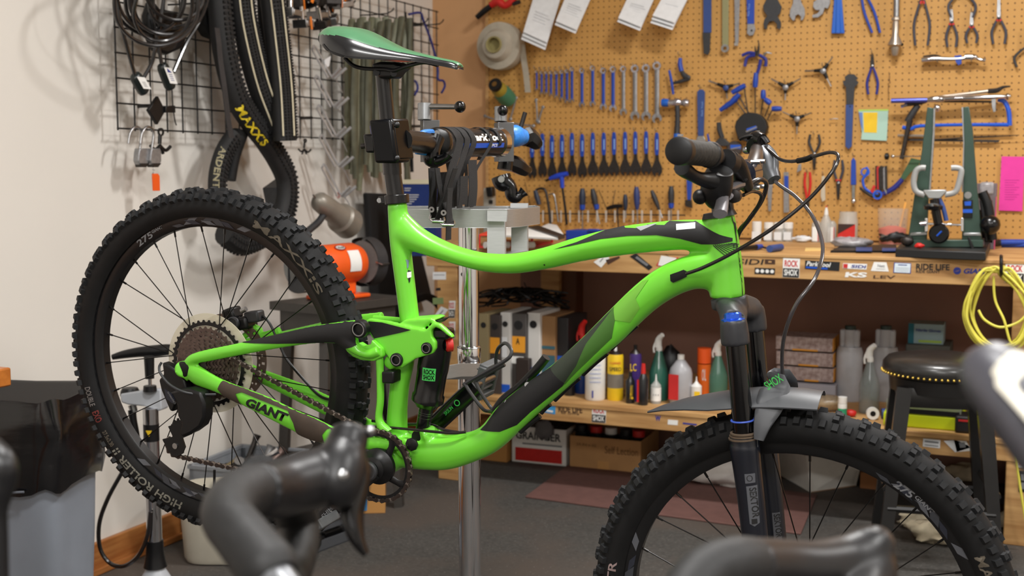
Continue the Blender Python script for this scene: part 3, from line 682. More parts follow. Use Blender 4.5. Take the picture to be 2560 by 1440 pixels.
marksF = dict(facets=[AF(1600, 1420), AF(2330, 1330)], valve=rad(-100), text=[
    T_('275', (2226, 1222), (2270, 1250), XF_, mat('rim_print', (130, 132, 136), .5), 'r', .2755, .289, False, .1),
    T_('GIANT', (2274, 1254), (2320, 1290), XF_, mat('rim_print', (130, 132, 136), .5), 'r', .282, .289, False, .1),
    T_('CTR', (1508, 1470), (1527, 1390), XF_, mat('tyre_print_pale', (150, 130, 128), .7), 't', .302, .316, False, 0),
    T_('MAXXIS', (2435, 1385), (2500, 1520), XF_, OT2, 't', .300, .316, False, .1)])
XWf = wheel(XF_, rad(9), marksF)
# ---------- cassette
def gear(m, N, R0, depth, z, t, rin):
    P = []
    for i in range(N):
        a = 2*pi*i/N; w_ = 2*pi/N
        for f, r in ((-.5, R0-depth), (-.28, R0-depth), (-.1, R0), (.1, R0), (.28, R0-depth)): P.append((r*cos(a+f*w_), r*sin(a+f*w_)))
    n = len(P); vs = [V((x, y, z)) for x, y in P]+[V((x, y, z+t)) for x, y in P]
    inner = [V((rin*cos(atan2(y, x)), rin*sin(atan2(y, x)), z)) for x, y in P]; inner2 = [v+V((0, 0, t)) for v in inner]
    vs += inner+inner2; fs = []
    for i in range(n):
        j = (i+1) % n
        fs += [(i, j, n+j, n+i), (n+i, n+j, 3*n+j, 3*n+i), (2*n+i, 2*n+j, j, i), (3*n+i, 3*n+j, 2*n+j, 2*n+i)]
    return m.add(vs, fs)
m = M(); m.lathe([(.02, .017), (.021, .056), (.014, .058)], None, 24)
CAS = m.build('cassette', DSTL, BIKE, XWr)
RUST = mat('worn_sprocket', (98, 82, 76), .42, .55, noise=.3, scale=120)
for i, (N, r) in enumerate(((42, .0875), (36, .075), (32, .067), (28, .059), (24, .051), (21, .0445), (18, .0385), (16, .0345), (13, .0285), (11, .0245))):
    gear(M(), N, r, .0042, .020+i*.0038, .0019, r-(.011 if i < 3 else .012)).build('sprocket', BLK if i == 0 else RUST, CAS, Matrix(), smooth=0)
    if 0 < i < 5:
        for k_ in range(5):
            a = 2*pi*k_/5+i*.2; a2 = a+.35; p0 = V((.02*cos(a), .02*sin(a), .021+i*.0038)); p1 = V(((r-.01)*cos(a2), (r-.01)*sin(a2), .021+i*.0038))
            M().tube([(p0, .004, .0009), (p1, .005, .0009)], n=6, k=1, side=(0, 0, 1)).build('sprocket_arm', RUST, CAS, Matrix())
M().ring([(.03, .0155), (.1, .0150), (.1, .0162), (.03, .0167)], None, 64).build('spoke_guard', mat('clear_plastic_yellowed', (212, 204, 182), .3, alpha=.62), BIKE, XWr)
# ---------- disc rotor, caliper
m = M(); NA = 96
rows = [(.068, .0715), (.0715, .0755), (.0755, .0785), (.0785, .0825), (.0825, .0862), (.0862, .090)]
for i in range(NA):
    a0, a1 = 2*pi*i/NA, 2*pi*(i+1)/NA
    for k_, (r0, r1) in enumerate(rows):
        if k_ == 1 and i % 3 == 0: continue
        if k_ == 3 and i % 3 == 1: continue
        if k_ == 4 and i % 6 == 4: continue
        vs = [V((r*cos(a), r*sin(a), z)) for z in (-.0475, -.0457) for r, a in ((r0, a0), (r1, a0), (r1, a1), (r0, a1))]
        m.add(vs, [(3, 2, 1, 0), (4, 5, 6, 7), (0, 1, 5, 4), (1, 2, 6, 5), (2, 3, 7, 6), (3, 0, 4, 7)])
for k_ in range(6):
    a = 2*pi*k_/6; a2 = a+.5; m.tube([(V((.02*cos(a), .02*sin(a), -.0466)), .005, .0009), (V((.045*cos(a+.2), .045*sin(a+.2), -.0466)), .0035, .0009), (V((.07*cos(a2), .07*sin(a2), -.0466)), .005, .0009)], n=6, k=3, side=(0, 0, 1))
ROT = m.build('disc_rotor', mat('rotor_steel', (120, 104, 96), .35, .7, noise=.2, scale=60), BIKE, XWr, smooth=0)
def bx(m, x0, y0, x1, y1, off, t, rot=0, nm=None):
    a = B(x0, y0, off); b = B(x1, y1, off); d = (b-a); u, v = d.dot(BU), d.dot(BV); R = Matrix((BU, BV, BN)).transposed() @ Matrix.Rotation(rot, 3, 'Z')
    return m.box((a+b)/2, (abs(u), abs(v), t), R)
CAL = bx(M(), 585, 790, 632, 825, -.048, .04, rad(12)).build('brake_caliper', BLK, BIKE, bevel=.006)
bx(M(), 566, 768, 596, 800, -.046, .034, rad(20)).build('caliper_body', BLK, CAL, bevel=.005); bx(M(), 618, 776, 655, 806, -.048, .026, rad(8)).build('caliper_arm', DGR, CAL, bevel=.004)
M().lathe([(.0135, 0), (.0135, .006), (.011, .007), (.010, .004)], xyz(B(585, 808, -.026), BU, BV), 24).build('piston_cap', DGR, CAL)
M().cyl(B(604, 778, -.03), B(615, 772, -.03), .005).build('caliper_bolt', STL, CAL)
M().tube([B(640, 782, -.05), B(668, 800, -.05), B(690, 840, -.05), B(715, 895, -.05), B(760, 950, -.05), B(800, 990, -.045), B(830, 1000, -.04)], .0028, n=8).build('rear_brake_hose', BLK, BIKE)
# ---------- derailleur
DO = .088
DR = M().slab([B(x, y, .062) for x, y in ((404, 906), (418, 912), (446, 930), (460, 950), (470, 990), (462, 1010), (440, 1005), (432, 1030), (424, 1028), (402, 975), (396, 950), (408, 935))], -BN*.022).build('rear_derailleur', BLK, BIKE, bevel=.004)
M().slab([B(x, y, DO+.004) for x, y in ((418, 985), (440, 975), (470, 972), (500, 982), (511, 1010), (510, 1045), (500, 1068), (478, 1084), (455, 1094), (446, 1082), (452, 1060), (443, 1040), (441, 1012))], -BN*.03).build('parallelogram', BLK, DR, bevel=.005)
M().slab([B(x, y, DO-.002) for x, y in ((420, 1066), (452, 1055), (490, 1060), (478, 1086), (455, 1096), (462, 1118), (455, 1135), (440, 1142), (428, 1138), (407, 1102), (406, 1098), (432, 1092))], -BN*.004).build('cage_plate', BLK, DR)
M().slab([B(x, y, DO-.018) for x, y in ((424, 1068), (452, 1058), (470, 1086), (455, 1096), (462, 1118), (455, 1135), (440, 1142), (428, 1138), (410, 1102), (432, 1092))], -BN*.003).build('cage_plate', BLK, DR)
Tp = xyz(B(440, 1114, DO-.012), BU, BV); gear(M(), 11, .0225, .004, 0, .003, .004).build('jockey_wheel', BLK, DR, WM[DR.name].inverted() @ Tp, smooth=0)
Tp = xyz(B(450, 1070, DO-.012), BU, BV); gear(M(), 11, .020, .004, 0, .003, .004).build('jockey_wheel', BLK, DR, WM[DR.name].inverted() @ Tp, smooth=0)
M().lathe([(.006, 0), (.006, .004)], xyz(B(440, 1114, DO-.004), BU, BV), 12).build('cage_bolt', STL, DR)
a_ = B(416, 986, DO+.0065); M().slab([B(x, y, DO+.0045) for x, y in ((412, 972), (428, 982), (438, 1000), (432, 1008), (416, 996))], BN*.0012).build('badge', mat('badge_blue_black', (26, 30, 46), .3), DR)
lettering('SHIMANO', TXG, DR, B(418, 981, DO+.007), B(436, 1010, DO)-B(418, 981, DO), B(422, 976, DO)-B(418, 981, DO), .028, .0045)
M().tube([B(404, 906, DO+.002), B(398, 918, DO+.006), B(402, 935, DO+.01), B(425, 962, DO+.012), B(460, 980, DO+.01), B(500, 986, DO-.005), B(540, 986, DO-.02)], .0026, n=8).build('gear_cable', DGR, BIKE)
# ---------- crankset
CC = B(978, 1148); CX = WM[BIKE.name].inverted() @ xyz(CC+BN*.046, BU, BV)
gear(M(), 32, .0665, .0045, -.001, .003, .0565).build('chainring', BLK, BIKE, CX, smooth=0)
CRK = M().lathe([(.030, -.006), (.034, -.002), (.034, .006), (.026, .012), (.022, .022), (.0135, .026), (.012, .018)], None, 30).build('crankset', BLK, BIKE, CX)
for k_ in range(4):
    a = rad(45+90*k_+8); M().tube([(V((.02*cos(a-.2), .02*sin(a-.2), 0)), .010, .003), (V((.045*cos(a), .045*sin(a), 0)), .006, .0028), (V((.060*cos(a+.1), .060*sin(a+.1), 0)), .009, .0025)], n=10, k=3, side=(0, 0, 1)).build('spider_arm', BLK, CRK, Matrix())
cl = WM[CRK.name].inverted()
p0 = CC+BN*.072; p1 = B(792, 1312, .078); P_ = [(cl @ p0, .021, .010), (cl @ (p0.lerp(p1, .3)), .017, .008), (cl @ (p0.lerp(p1, .7)), .015, .007), (cl @ p1, .016, .008)]
M().tube(P_, n=16, k=4, side=(0, 0, 1)).build('crank_arm', BLK, CRK, Matrix())
M().lathe([(.0175, 0), (.0175, .005), (.015, .007), (.012, .007), (.011, .002)], cl @ xyz(p0+BN*.008, BU, BV), 30).build('crank_bolt', DGR, CRK, )if False else M().lathe([(.0175, 0), (.0175, .005), (.015, .007), (.012, .007), (.011, .002)], xyz(p0+BN*.008, BU, BV), 30).build('crank_bolt', DGR, CRK)
q0 = CC-BN*.064; q1 = B(1190, 965, -.075); M().tube([(q0, .020, .009), (q0.lerp(q1, .3), .018, .008), (q0.lerp(q1, .75), .018, .007), (q1, .017, .008)], n=16, k=4, side=BN).build('crank_arm', GBLK, CRK)
dq = (q1-q0).normalized(); lettering('SRSUN', mat('lime_print', (70, 200, 90), .5), CRK, q0+dq*.118-BV*.004+BN*.0095, dq, BV, .022, .007, lift=0)
M().lathe([(.0062, 0), (.0045, 0)], xyz(q0+dq*.150+BN*.0092, BU, BV), 18, cap=False).build('crank_logo', mat('lime_print', (70, 200, 90), .5), CRK)
lettering('SHIMANO', TXG, CRK, p0.lerp(p1, .82)+BN*.0095-BV*.004, (p0-p1), BV, .06, .008, lift=0)
def pedal(c, R, tint):
    m = M(); L_ = thing
    def q(x, y, z): return c+R @ V((x, y, z))
    bx_ = lambda a, sz: m.box(c+R @ V(a), sz, R)
    for sx in (-1, 1): bx_((sx*.030, 0, 0), (.012, .062, .016))
    for sy in (-1, 1): bx_((0, sy*.030, 0), (.062, .010, .018))
    for sy in (-.5, 0, .5): bx_((0, sy*.030, .0), (.05, .005, .012))
    o = m.build('pedal', tint, BIKE, bevel=.002)
    M().cyl(q(0, 0, -.05), q(0, 0, .03), .008).build('pedal_spindle', STL, o) if False else M().cyl(q(-.05, 0, 0), q(.03, 0, 0), .008).build('pedal_spindle', STL, o)
    for sx in (-1, 1):
        for sy in (-1, 0, 1): M().cyl(q(sx*.03, sy*.024, .006), q(sx*.03, sy*.024, .012), .0018, n=6).build('pin', STL, o)
Rn = Matrix((-BN, BU, BV)).transposed()
pedal(B(1217, 948, -.12), Rn @ Matrix.Rotation(rad(75), 3, 'X'), mat('grey_resin', (82, 84, 86), .5, noise=.2, scale=40))
pedal(B(792, 1318, .125), Rn @ Matrix.Rotation(rad(35), 3, 'X'), mat('grey_resin', (82, 84, 86), .5, noise=.2, scale=40))
# ---------- chain: links one by one
def arc(c, r, a0, a1, n): return [c+BU*(r*cos(a0+(a1-a0)*i/n))+BV*(r*sin(a0+(a1-a0)*i/n)) for i in range(n+1)]
rc = CC+BN*.0465; rw = RH+BN*.032; rj = B(440, 1114, DO-.0105); rg = B(450, 1070, DO-.0105)
path = arc(rw, .040, rad(200), rad(66), 10)+arc(rc, .066, rad(108), rad(-88), 16)+arc(rj, .021, rad(-88), rad(-230), 5)
# resample at 12.7 mm
seg = [0]
for a, b in zip(path, path[1:]): seg.append(seg[-1]+(b-a).length)
def at(s):
    for i in range(len(seg)-1):
        if s <= seg[i+1]: return path[i].lerp(path[i+1], (s-seg[i])/(seg[i+1]-seg[i]+1e-9))
    return path[-1]
CHM = mat('worn_chain', (66, 56, 52), .4, .6, noise=.3, scale=150); CHI = mat('chain_roller_steel', (158, 148, 140), .3, .8, noise=.3, scale=150)
m = M(); m.cyl(rw-BN*.001, rw+BN*.001, .003, n=6); CHN = M().cyl(at(.0)-BN*.004, at(.0)+BN*.004, .0038, n=10).build('chain', CHM, BIKE)
def linkmesh(outer):
    m = M(); z = .0036 if outer else .0022
    pts = [(.0045*cos(a), .0045*sin(a)) for a in [rad(x) for x in range(110, 251, 28)]]+[(.00635, -.0026)]+[(.0127+.0045*cos(a), .0045*sin(a)) for a in [rad(x) for x in range(-70, 71, 28)]]+[(.00635, .0026)]
    for s_ in (-1, 1): m.prism(pts, Matrix.Translation((0, 0, s_*z)), .0012)
    for x in (0, .0127): m.cyl((x, 0, -.0048 if outer else -.003), (x, 0, .0048 if outer else .003), .0018 if outer else .0036, n=7)
    return m
LM = [None, None]; n = int(seg[-1]/.0127)
inv = WM[CHN.name].inverted()
for i in range(n):
    a, b = at(i*.0127), at((i+1)*.0127); d = (b-a).normalized(); nn = (BN-d*BN.dot(d)).normalized(); v = nn.cross(d)
    X = inv @ Matrix(((d.x, v.x, nn.x, a.x), (d.y, v.y, nn.y, a.y), (d.z, v.z, nn.z, a.z), (0, 0, 0, 1))); k_ = i % 2
    if LM[k_] is None: LM[k_] = linkmesh(k_ == 0).build('link', (CHM, CHI)[k_], CHN, X, smooth=0)
    else: o = LM[k_].copy(); C.objects.link(o); o.parent = CHN; o.matrix_local = X
# ============================================================ seat post, saddle
BLKA = mat('black_anodised', (14, 14, 17), .28, .2, coat=.3, noise=.1, scale=30)
def vcyl(m, a, b, r, r2=None, off=0, n=24): return m.cyl(B(*a, off), B(*b, off), r, r2, n)
SP = vcyl(M(), (956, 175), (970, 320), .0136, .0139).build('seat_post', BLKA, BIKE)
vcyl(M(), (975, 390), (990, 496), .0155, .0158).build('outer_tube', BLKA, SP); vcyl(M(), (979, 402), (981, 436), .0172).build('post_collar', BLKA, SP)
m = M(); vcyl(m, (991, 486), (993, 509), .0225, n=32); m.slab([B(x, y, .006) for x, y in ((944, 492), (972, 488), (972, 509), (944, 511))], -BN*.014); m.build('seat_clamp', BLKA, SP, bevel=.0015)
M().cyl(B(948, 501, .0075), B(948, 501, .004), .0045).build('clamp_bolt', STL, SP)
m = M(); m.slab([B(x, y, .02) for x, y in ((925, 160), (948, 154), (985, 155), (1008, 166), (990, 180), (978, 196), (944, 196), (938, 182))], -BN*.04); m.build('saddle_clamp', BLK, SP, bevel=.005)
M().cyl(B(941, 181, .024), B(941, 181, -.024), .006).build('clamp_bolt', BLK, SP); M().cyl(B(984, 183, .022), B(984, 183, -.024), .006).build('clamp_bolt', BLK, SP)
S = [(796, 80, 100, .030), (802, 70, 110, .050), (820, 69, 128, .066), (850, 73, 141, .072), (880, 84, 146, .070), (930, 104, 149, .056), (985, 122, 150, .038), (1040, 134, 155, .025), (1090, 145, 163, .020), (1125, 152, 170, .018), (1142, 160, 174, .014), (1147, 166, 171, .005)]
R = []; NS_ = 64
S2 = cr([V((a, b, c))*1.0 for a, b, c, d in S], 8); D2 = cr([V((d, 0, 0)) for *_, d in S], 8)
for (q,), (dd,) in zip(S2, D2):
    wd = max(.002, dd.x); top = B(q.x, q.y, 0); bot = B(q.x, q.z, wd*.96); c = V(bot)-BN*wd*.96; up = (top-c); ring = []
    up = BV*max(.004, up.dot(BV))
    for i in range(NS_+1):
        a = pi*i/NS_; x = cos(a); y = abs(sin(a))**.8
        ring.append(c+BN*(wd*math.copysign(abs(x)**.75, x))+up*y)
    for i in range(1, 8): a = i/8; ring.append(c+BN*(wd*(-1+2*a))+up*.32*sin(pi*a))
    R.append(ring)
sm_ = M().rings(R); n_ = len(R[0])
for q_ in range((len(R)-1)*n_):
    i_, k_ = divmod(q_, n_)
    if 64*(.10+.10*min(1, i_/22)+.10*max(0, (i_-40)/48)) <= k_ <= 52: sm_.mi[q_] = 1
SAD = sm_.build('saddle', [mat('saddle_black', (24, 25, 28), .24, coat=.5, noise=.06, scale=30), mat('saddle_green', (76, 126, 90), .3, coat=.3, noise=.08, scale=30)], BIKE, smooth=60, label='black and pale green saddle')
sbv = BVHTree.FromPolygons([WM[SAD.name] @ v.co for v in SAD.data.vertices], [tuple(p.vertices) for p in SAD.data.polygons])
decal('edge_piping', [(801, 112), (822, 131), (867, 145), (950, 149), (1000, 150), (1000, 147), (950, 145), (868, 140), (826, 126), (805, 108)], BLK, sbv, SAD, .066, lift=.001, step=.004)
for s_ in (1, -1):
    M().tube([B(862, 145, .03*s_), B(882, 163, .026*s_), B(910, 171, .022*s_), B(960, 173, .022*s_), B(985, 176, .022*s_), B(1015, 166, .020*s_), B(1060, 156, .010*s_), B(1095, 163, .006*s_)], .0036, n=8).build('saddle_rail', BLK, SAD)
# ============================================================ fork
NAVY = mat('fork_navy', (15, 19, 30), .35, coat=.25, noise=.1, scale=30)
STAN = mat('stanchion_black', (4, 4, 6), .12, coat=.3, spec=.35, noise=.05, scale=10)
FO = .066
m = M()
m.tube([(B(1822, 742), .030), (B(1826, 770), .030)], n=24, k=1)
for s_ in (1, -1):
    o = FO*s_; pt = lambda x, y: B(x, y, FO) if s_ > 0 else B(x, y, FO)-BN*2*FO
    m.tube([(B(1826, 762), .018, .03), (B(1826, 762).lerp(pt(1834, 800), .6), .018, .026), (pt(1834, 806), .021, .021)], n=20, k=5, side=BN)
    m.tube([(pt(1833, 798), .0205), (pt(1836, 830), .0225), (pt(1839, 862), .0225)], n=24, k=2)
FKm, fkb = fuse(m, .003, 5)
FK = place_fused(FKm, 'fork_crown', mat('crown_grey', (44, 45, 49), .45, noise=.1, scale=30), BIKE)
for s_ in (1, -1):
    pt = lambda x, y: B(x, y, FO) if s_ > 0 else B(x, y, FO)-BN*2*FO
    M().tube([(pt(1838.5, 855), .0165), (pt(1861, 1090), .0165)], n=32, k=1).build('stanchion', STAN, FK)
    m = M(); m.tube([(pt(1860, 1088), .0225), (pt(1861.5, 1108), .023), (pt(1862, 1120), .0238), (pt(1868, 1170), .0225), (pt(1879, 1260), .0215), (pt(1893, 1400), .0205), (pt(1912, 1560), .020), (pt(1918, 1600), .014)], n=28, k=3)
    m.tube([(pt(1906, 1520), .016, .012), (FC+BN*.062*s_-BV*.0, .018, .009)], n=12, k=2, side=BN)
    LG = m.build('lower_leg', NAVY, FK)
    for dz, r in ((0, .0245), (7, .0235), (13, .0228)): M().ring([(r-.004, -.0018), (r, -.0012), (r, .0012), (r-.004, .0018)], Matrix.Translation(pt(1860+dz*.1, 1094-dz)) @ (pt(1861, 1090)-pt(1838, 855)).to_track_quat('Z', 'Y').to_matrix().to_4x4(), 32).build('dust_wiper', mat('bronze_ring', (120, 104, 88), .4, .6), LG)
    lbv = BVHTree.FromPolygons([WM[LG.name] @ v.co for v in LG.data.vertices], [tuple(p.vertices) for p in LG.data.polygons])
    FG = mat('fork_print_grey', (84, 86, 92), .5)
    if s_ > 0:
        M().ring([(.0165, -.001), (.019, -.0012), (.0195, 0), (.019, .0012), (.0165, .001)], Matrix.Translation(pt(1857, 1050)) @ (pt(1861, 1090)-pt(1838, 855)).to_track_quat('Z', 'Y').to_matrix().to_4x4(), 32).build('travel_ring', mat('ring_blue', (60, 90, 190), .4), FK)
        q = xyz(pt(1833, 796), BU, -BN*1.0); qq = Matrix.Translation(pt(1832.5, 800)) @ (pt(1832, 780)-pt(1833.5, 800)).to_track_quat('Z', 'Y').to_matrix().to_4x4()
        M().lathe([(.019, -.002), (.019, .002), (.0165, .003), (.0145, .004), (.014, .011), (.011, .013)], qq, 12).build('air_cap', mat('blue_anodised', (40, 96, 225), .2, .7, coat=.5), FK, smooth=20)
        for q4 in ([(1862, 1184), (1886, 1184), (1887, 1207), (1864, 1208)], [(1866, 1215), (1891, 1214), (1898, 1308), (1887, 1316), (1875, 1309)]):
            decal('decal', q4, FG, lbv, LG, FO+.02, lift=.0005, step=.004)
        decal('decal', [(1879, 1297), (1892, 1297), (1893, 1309), (1880, 1310)], TXT, lbv, LG, FO+.02, lift=.001, step=.004)
        surf_text('SEKTOR', TXT, LG, lbv, (1873, 1219), (1882, 1294), .010, FO+.02, 0, .02, .0011)
        surf_text('O', TXT, LG, lbv, (1868, 1203), (1882, 1203), .010, FO+.02, 0, -.01, .0011)
        decal('decal', [(1900, 1361), (1922, 1361), (1926, 1380), (1902, 1380)], mat('lime_print', (70, 200, 90), .5), lbv, LG, FO+.01, step=.004)
        decal('decal', [(1906, 1098), (1911, 1100), (1909, 1118), (1901, 1119), (1900, 1106)], WHT, lbv, LG, FO+.01, step=.003)
    else:
        # same lettering on the far leg
        decal('decal', [(1928+2, 1282), (1947, 1283), (1954, 1366), (1936, 1362)], FG, lbv, LG, -FO+.02, lift=.0005, step=.004)
        surf_text('SEKTOR', TXT, LG, lbv, (1933, 1286), (1940, 1345), .009, -FO+.02, 0, .02, .0011)
        q = Matrix.Translation(pt(1833, 796)) @ (pt(1832, 780)-pt(1833.5, 800)).to_track_quat('Z', 'Y').to_matrix().to_4x4()
        M().lathe([(.015, 0), (.014, .007), (.009, .012)], q, 16).build('compression_dial', mat('pale_gold', (200, 180, 160), .3, .7), FK)
M().lathe([(.016, 0), (.016, .012), (.0135, .02)], xyz(FC+BN*.05, BU, BV), 20).build('axle_cap', BLK, FK)
# mudguard strapped to the fork
MG = mat('mudguard_grey', (62, 64, 68), .45, noise=.08, scale=20)
# one curved sheet over the tyre: rows across the wheel, each bowed over it
fn = V((XF_[0][2], XF_[1][2], XF_[2][2])); fu = V((XF_[0][0], XF_[1][0], XF_[2][0])); fv = V((XF_[0][1], XF_[1][1], XF_[2][1]))
def wp(a, r, z): a = rad(a); return FC+fu*(r*cos(a))+fv*(r*sin(a))+fn*z
R = []
for a, hw, dr, r0 in ((128, .004, 0, .402), (124, .018, .004, .397), (118, .034, .010, .389), (112, .044, .016, .382), (106, .049, .018, .378), (100, .05, .018, .375), (94, .05, .018, .373), (89, .05, .017, .372), (84.5, .047, .015, .371)):
    R.append([wp(a, r0-dr*abs(t)**2.2, t*hw) for t in [i/8 for i in range(-8, 9)]])
ro = [[p+(p-FC).normalized()*.0022 for p in r] for r in R]
m = M(); n = 17; fs = []
vs = [p for r in R for p in r]+[p for r in ro for p in r]; L = len(R)*n
for i in range(len(R)-1):
    for j in range(n-1): a = i*n+j; fs += [(a, a+1, a+n+1, a+n), (L+a, L+a+n, L+a+n+1, L+a+1)]
for i in range(len(R)-1):
    for j in (0, n-1): a = i*n+j; fs.append((a, a+n, L+a+n, L+a))
m.add(vs, fs); MGD = m.build('mudguard', MG, BIKE, smooth=50)
for s_ in (1, -1):
    pt = lambda x, y, o: B(x, y, o) if s_ > 0 else B(x, y, abs(o))-BN*2*abs(o)
    m = M(); m.tube([(pt(1897, 1100, .082), .008, .004), (pt(1906, 1060, .075), .014, .003), (pt(1925, 1010, .058), .022, .003), (pt(1938, 970, .028), .024, .004), (B(1940, 962, 0), .024, .005)], n=12, k=5, side=BN, sq=.7); m.build('mudguard_strap', MG, MGD)
lettering('SHOX', mat('lime_print', (70, 200, 90), .5), MGD, B(1921, 976, .046), B(1943, 962, .04)-B(1921, 976, .04), BV, .03, .014)
# ============================================================ cockpit
m = M(); vcyl(m, (1799, 542), (1797, 529), .0285, .025, n=32); HS = m.build('headset', BLK, BIKE)
vcyl(M(), (1808, 532), (1802, 478), .018, .018).build('spacer', GBLK, HS)
CL = B(1862, 436)
m = M(); m.tube([(B(1797, 455), .020, .021), (B(1800, 470), .021, .021), (B(1802, 498), .020, .02)], n=20, k=2); m.tube([(B(1808, 470), .020, .020), (B(1830, 455), .018, .024), (CL, .021, .027)], n=20, k=4, side=BN)
STM = m.build('stem', GBLK, BIKE)
M().cyl(CL-BN*.027, CL+BN*.027, .0235, n=28).build('faceplate', mat('stem_blue_black', (20, 24, 40), .25, coat=.5), STM)
for s_ in (-.018, .018):
    for dv in (-.02, .02): M().cyl(CL+BN*s_+BV*dv+BU*.014, CL+BN*s_+BV*dv+BU*.028, .0035, n=8).build('stem_bolt', STL, STM)
def HB(t, u=0, v=0): return CL+BN*t+BU*u+BV*v
barp = [(HB(.385, .005, .047), .011), (HB(.25, .012, .038), .011), (HB(.12, 0, .020), .0115), (HB(.05, 0, .003), .0155), (HB(0), .0159), (HB(-.05, 0, .003), .0155), (HB(-.12, -.008, .024), .0125), (HB(-.25, -.035, .040), .011), (HB(-.385, -.062, .044), .011)]
BAR = M().tube(barp, n=16, k=6).build('handlebar', mat('bar_brown_black', (52, 44, 40), .35, coat=.2, noise=.1), BIKE)
def along(a, b, t): return a.lerp(b, t)
GR = mat('worn_grip_rubber', (46, 42, 36), .75, noise=.45, scale=120, bump=.5)
for s_, e0, e1 in ((1, HB(.395, .004, .0478), HB(.265, .011, .039)), (-1, HB(-.385, -.062, .044), HB(-.26, -.037, .041))):
    m = M(); P = []
    for i in range(41): t = i/40; P.append((e0.lerp(e1, t), .0158+.0012*(1 if (i % 4) < 2 else -.3)))
    G = m.tube(P, n=20, k=1).build('grip', GR, BAR)
    d = (e1-e0).normalized()
    M().tube([(e0-d*.006, .015), (e0-d*.004, .0185), (e0+d*.010, .0185), (e0+d*.012, .0165)], n=26, k=1).build('lock_ring', BLK, G); M().tube([(e1-d*.01, .0165), (e1-d*.008, .0185), (e1+d*.003, .0185)], n=24, k=1).build('lock_ring', BLK, G)
    M().cyl(e0+BV*.019+d*.003, e0+BV*.0215+d*.003, .004, n=8).build('lock_screw', STL, G)
# near side brake lever + shifter
def Hn(px, py, t):
    "point at distance t along the bar from the stem, at a pixel"
    o = CL+BN*t; r = ray(px, py); return CAM+r*((o-CAM).dot(BN)/r.dot(BN))
LV = M().tube([(Hn(1812, 402, .22), .017), (Hn(1826, 408, .20), .017)], n=20, k=1).build('brake_lever', BLK, BIKE)
LV2 = M().tube([(Hn(1820, 400, .21), .016, .012), (Hn(1840, 415, .18), .016, .012), (Hn(1855, 445, .13), .014, .011), (Hn(1866, 465, .08), .011, .010)], n=14, k=4, side=BN).build('master_cylinder', BLK, LV)
M().tube([Hn(1815, 412, .21), Hn(1838, 415, .19), Hn(1850, 428, .17), Hn(1862, 448, .15)], .0045, n=8).build('clamp_band', DGR, LV)
M().tube([(Hn(1848, 460, .14), .007, .010), (Hn(1830, 466, .18), .006, .009), (Hn(1810, 480, .22), .006, .008), (Hn(1806, 505, .25), .006, .009), (Hn(1800, 535, .29), .007, .010)], n=10, k=5, side=BU).build('lever_blade', mat('lever_grey', (118, 116, 120), .35, .3, noise=.1), LV)
M().tube([(Hn(1798, 432, .235), .004), (Hn(1806, 455, .225), .005), (Hn(1812, 478, .225), .006), (Hn(1822, 495, .22), .008)], n=8, k=4).build('lever_arm', mat('lever_grey', (118, 116, 120), .35, .3, noise=.1), LV)
SHF = M().tube([(Hn(1802, 425, .24), .018), (Hn(1795, 450, .235), .022), (Hn(1790, 480, .23), .022), (Hn(1795, 505, .22), .016)], n=16, k=4).build('shifter', BLK, BIKE)
M().tube([(Hn(1782, 452, .25), .013), (Hn(1755, 448, .27), .010), (Hn(1735, 440, .29), .009), (Hn(1712, 425, .31), .011), (Hn(1705, 418, .32), .0115)], n=12, k=5).build('thumb_paddle', BLK, SHF)
M().ball(Hn(1750, 492, .24), .011).build('release_paddle', BLK, SHF); M().tube([Hn(1752, 492, .24), Hn(1775, 480, .235)], .006, n=8).build('paddle_arm', BLK, SHF)
M().lathe([(.010, -.006), (.010, .006), (.005, .008)], xyz(Hn(1836, 490, .2), BU, BV), 18).build('cable_adjuster', DSTL, SHF)
# far side lever, remote
LF = M().tube([(Hn(1890, 368, -.19), .017), (Hn(1894, 358, -.215), .017)], n=20, k=1).build('brake_lever', BLK, BIKE)
M().tube([(Hn(1905, 375, -.2), .016, .014), (Hn(1918, 400, -.19), .020, .015), (Hn(1925, 430, -.18), .016, .013), (Hn(1934, 450, -.17), .012, .010)], n=14, k=4, side=BN).build('master_cylinder', mat('lever_grey2', (96, 98, 102), .35, .4, noise=.1), LF)
M().tube([Hn(1932, 420, -.2), Hn(1940, 432, -.2), Hn(1942, 448, -.2)], .007, n=8).build('lever_pivot', BLK, LF)
RM = M().tube([(Hn(1850, 349, -.2), .003, .008), (Hn(1862, 343, -.2), .003, .010), (Hn(1885, 339, -.2), .004, .012), (Hn(1905, 342, -.2), .006, .014), (Hn(1918, 358, -.2), .006, .012)], n=12, k=5, side=BN).build('dropper_remote', BLK, BIKE)
M().tube([(Hn(1878, 352, -.21), .010), (Hn(1890, 346, -.2), .013), (Hn(1905, 350, -.19), .011)], n=14, k=3).build('remote_clamp', GBLK, RM); M().ball(Hn(1868, 375, -.2), .009, sc=(1, 1, .8)).build('remote_bolt', STL, RM)
HOSE = mat('hose_black', (28, 24, 24), .25, coat=.4, noise=.05)
def cable(pts, r, nm, mt=HOSE): return M().tube([Hn(*p) for p in pts], r, n=10, k=8).build(nm, mt, BIKE)
cable([(1936, 452, -.17), (1952, 465, -.16), (1990, 492, -.14), (2028, 535, -.10), (2052, 590, -.06), (2056, 640, -.02), (2035, 700, .02), (1990, 762, .04), (1962, 835, .03), (1955, 905, .0), (1960, 975, -.03), (1962, 1040, -.06)], .0032, 'front_brake_hose', mat('hose_grey', (62, 58, 60), .2, coat=.6, noise=.05))
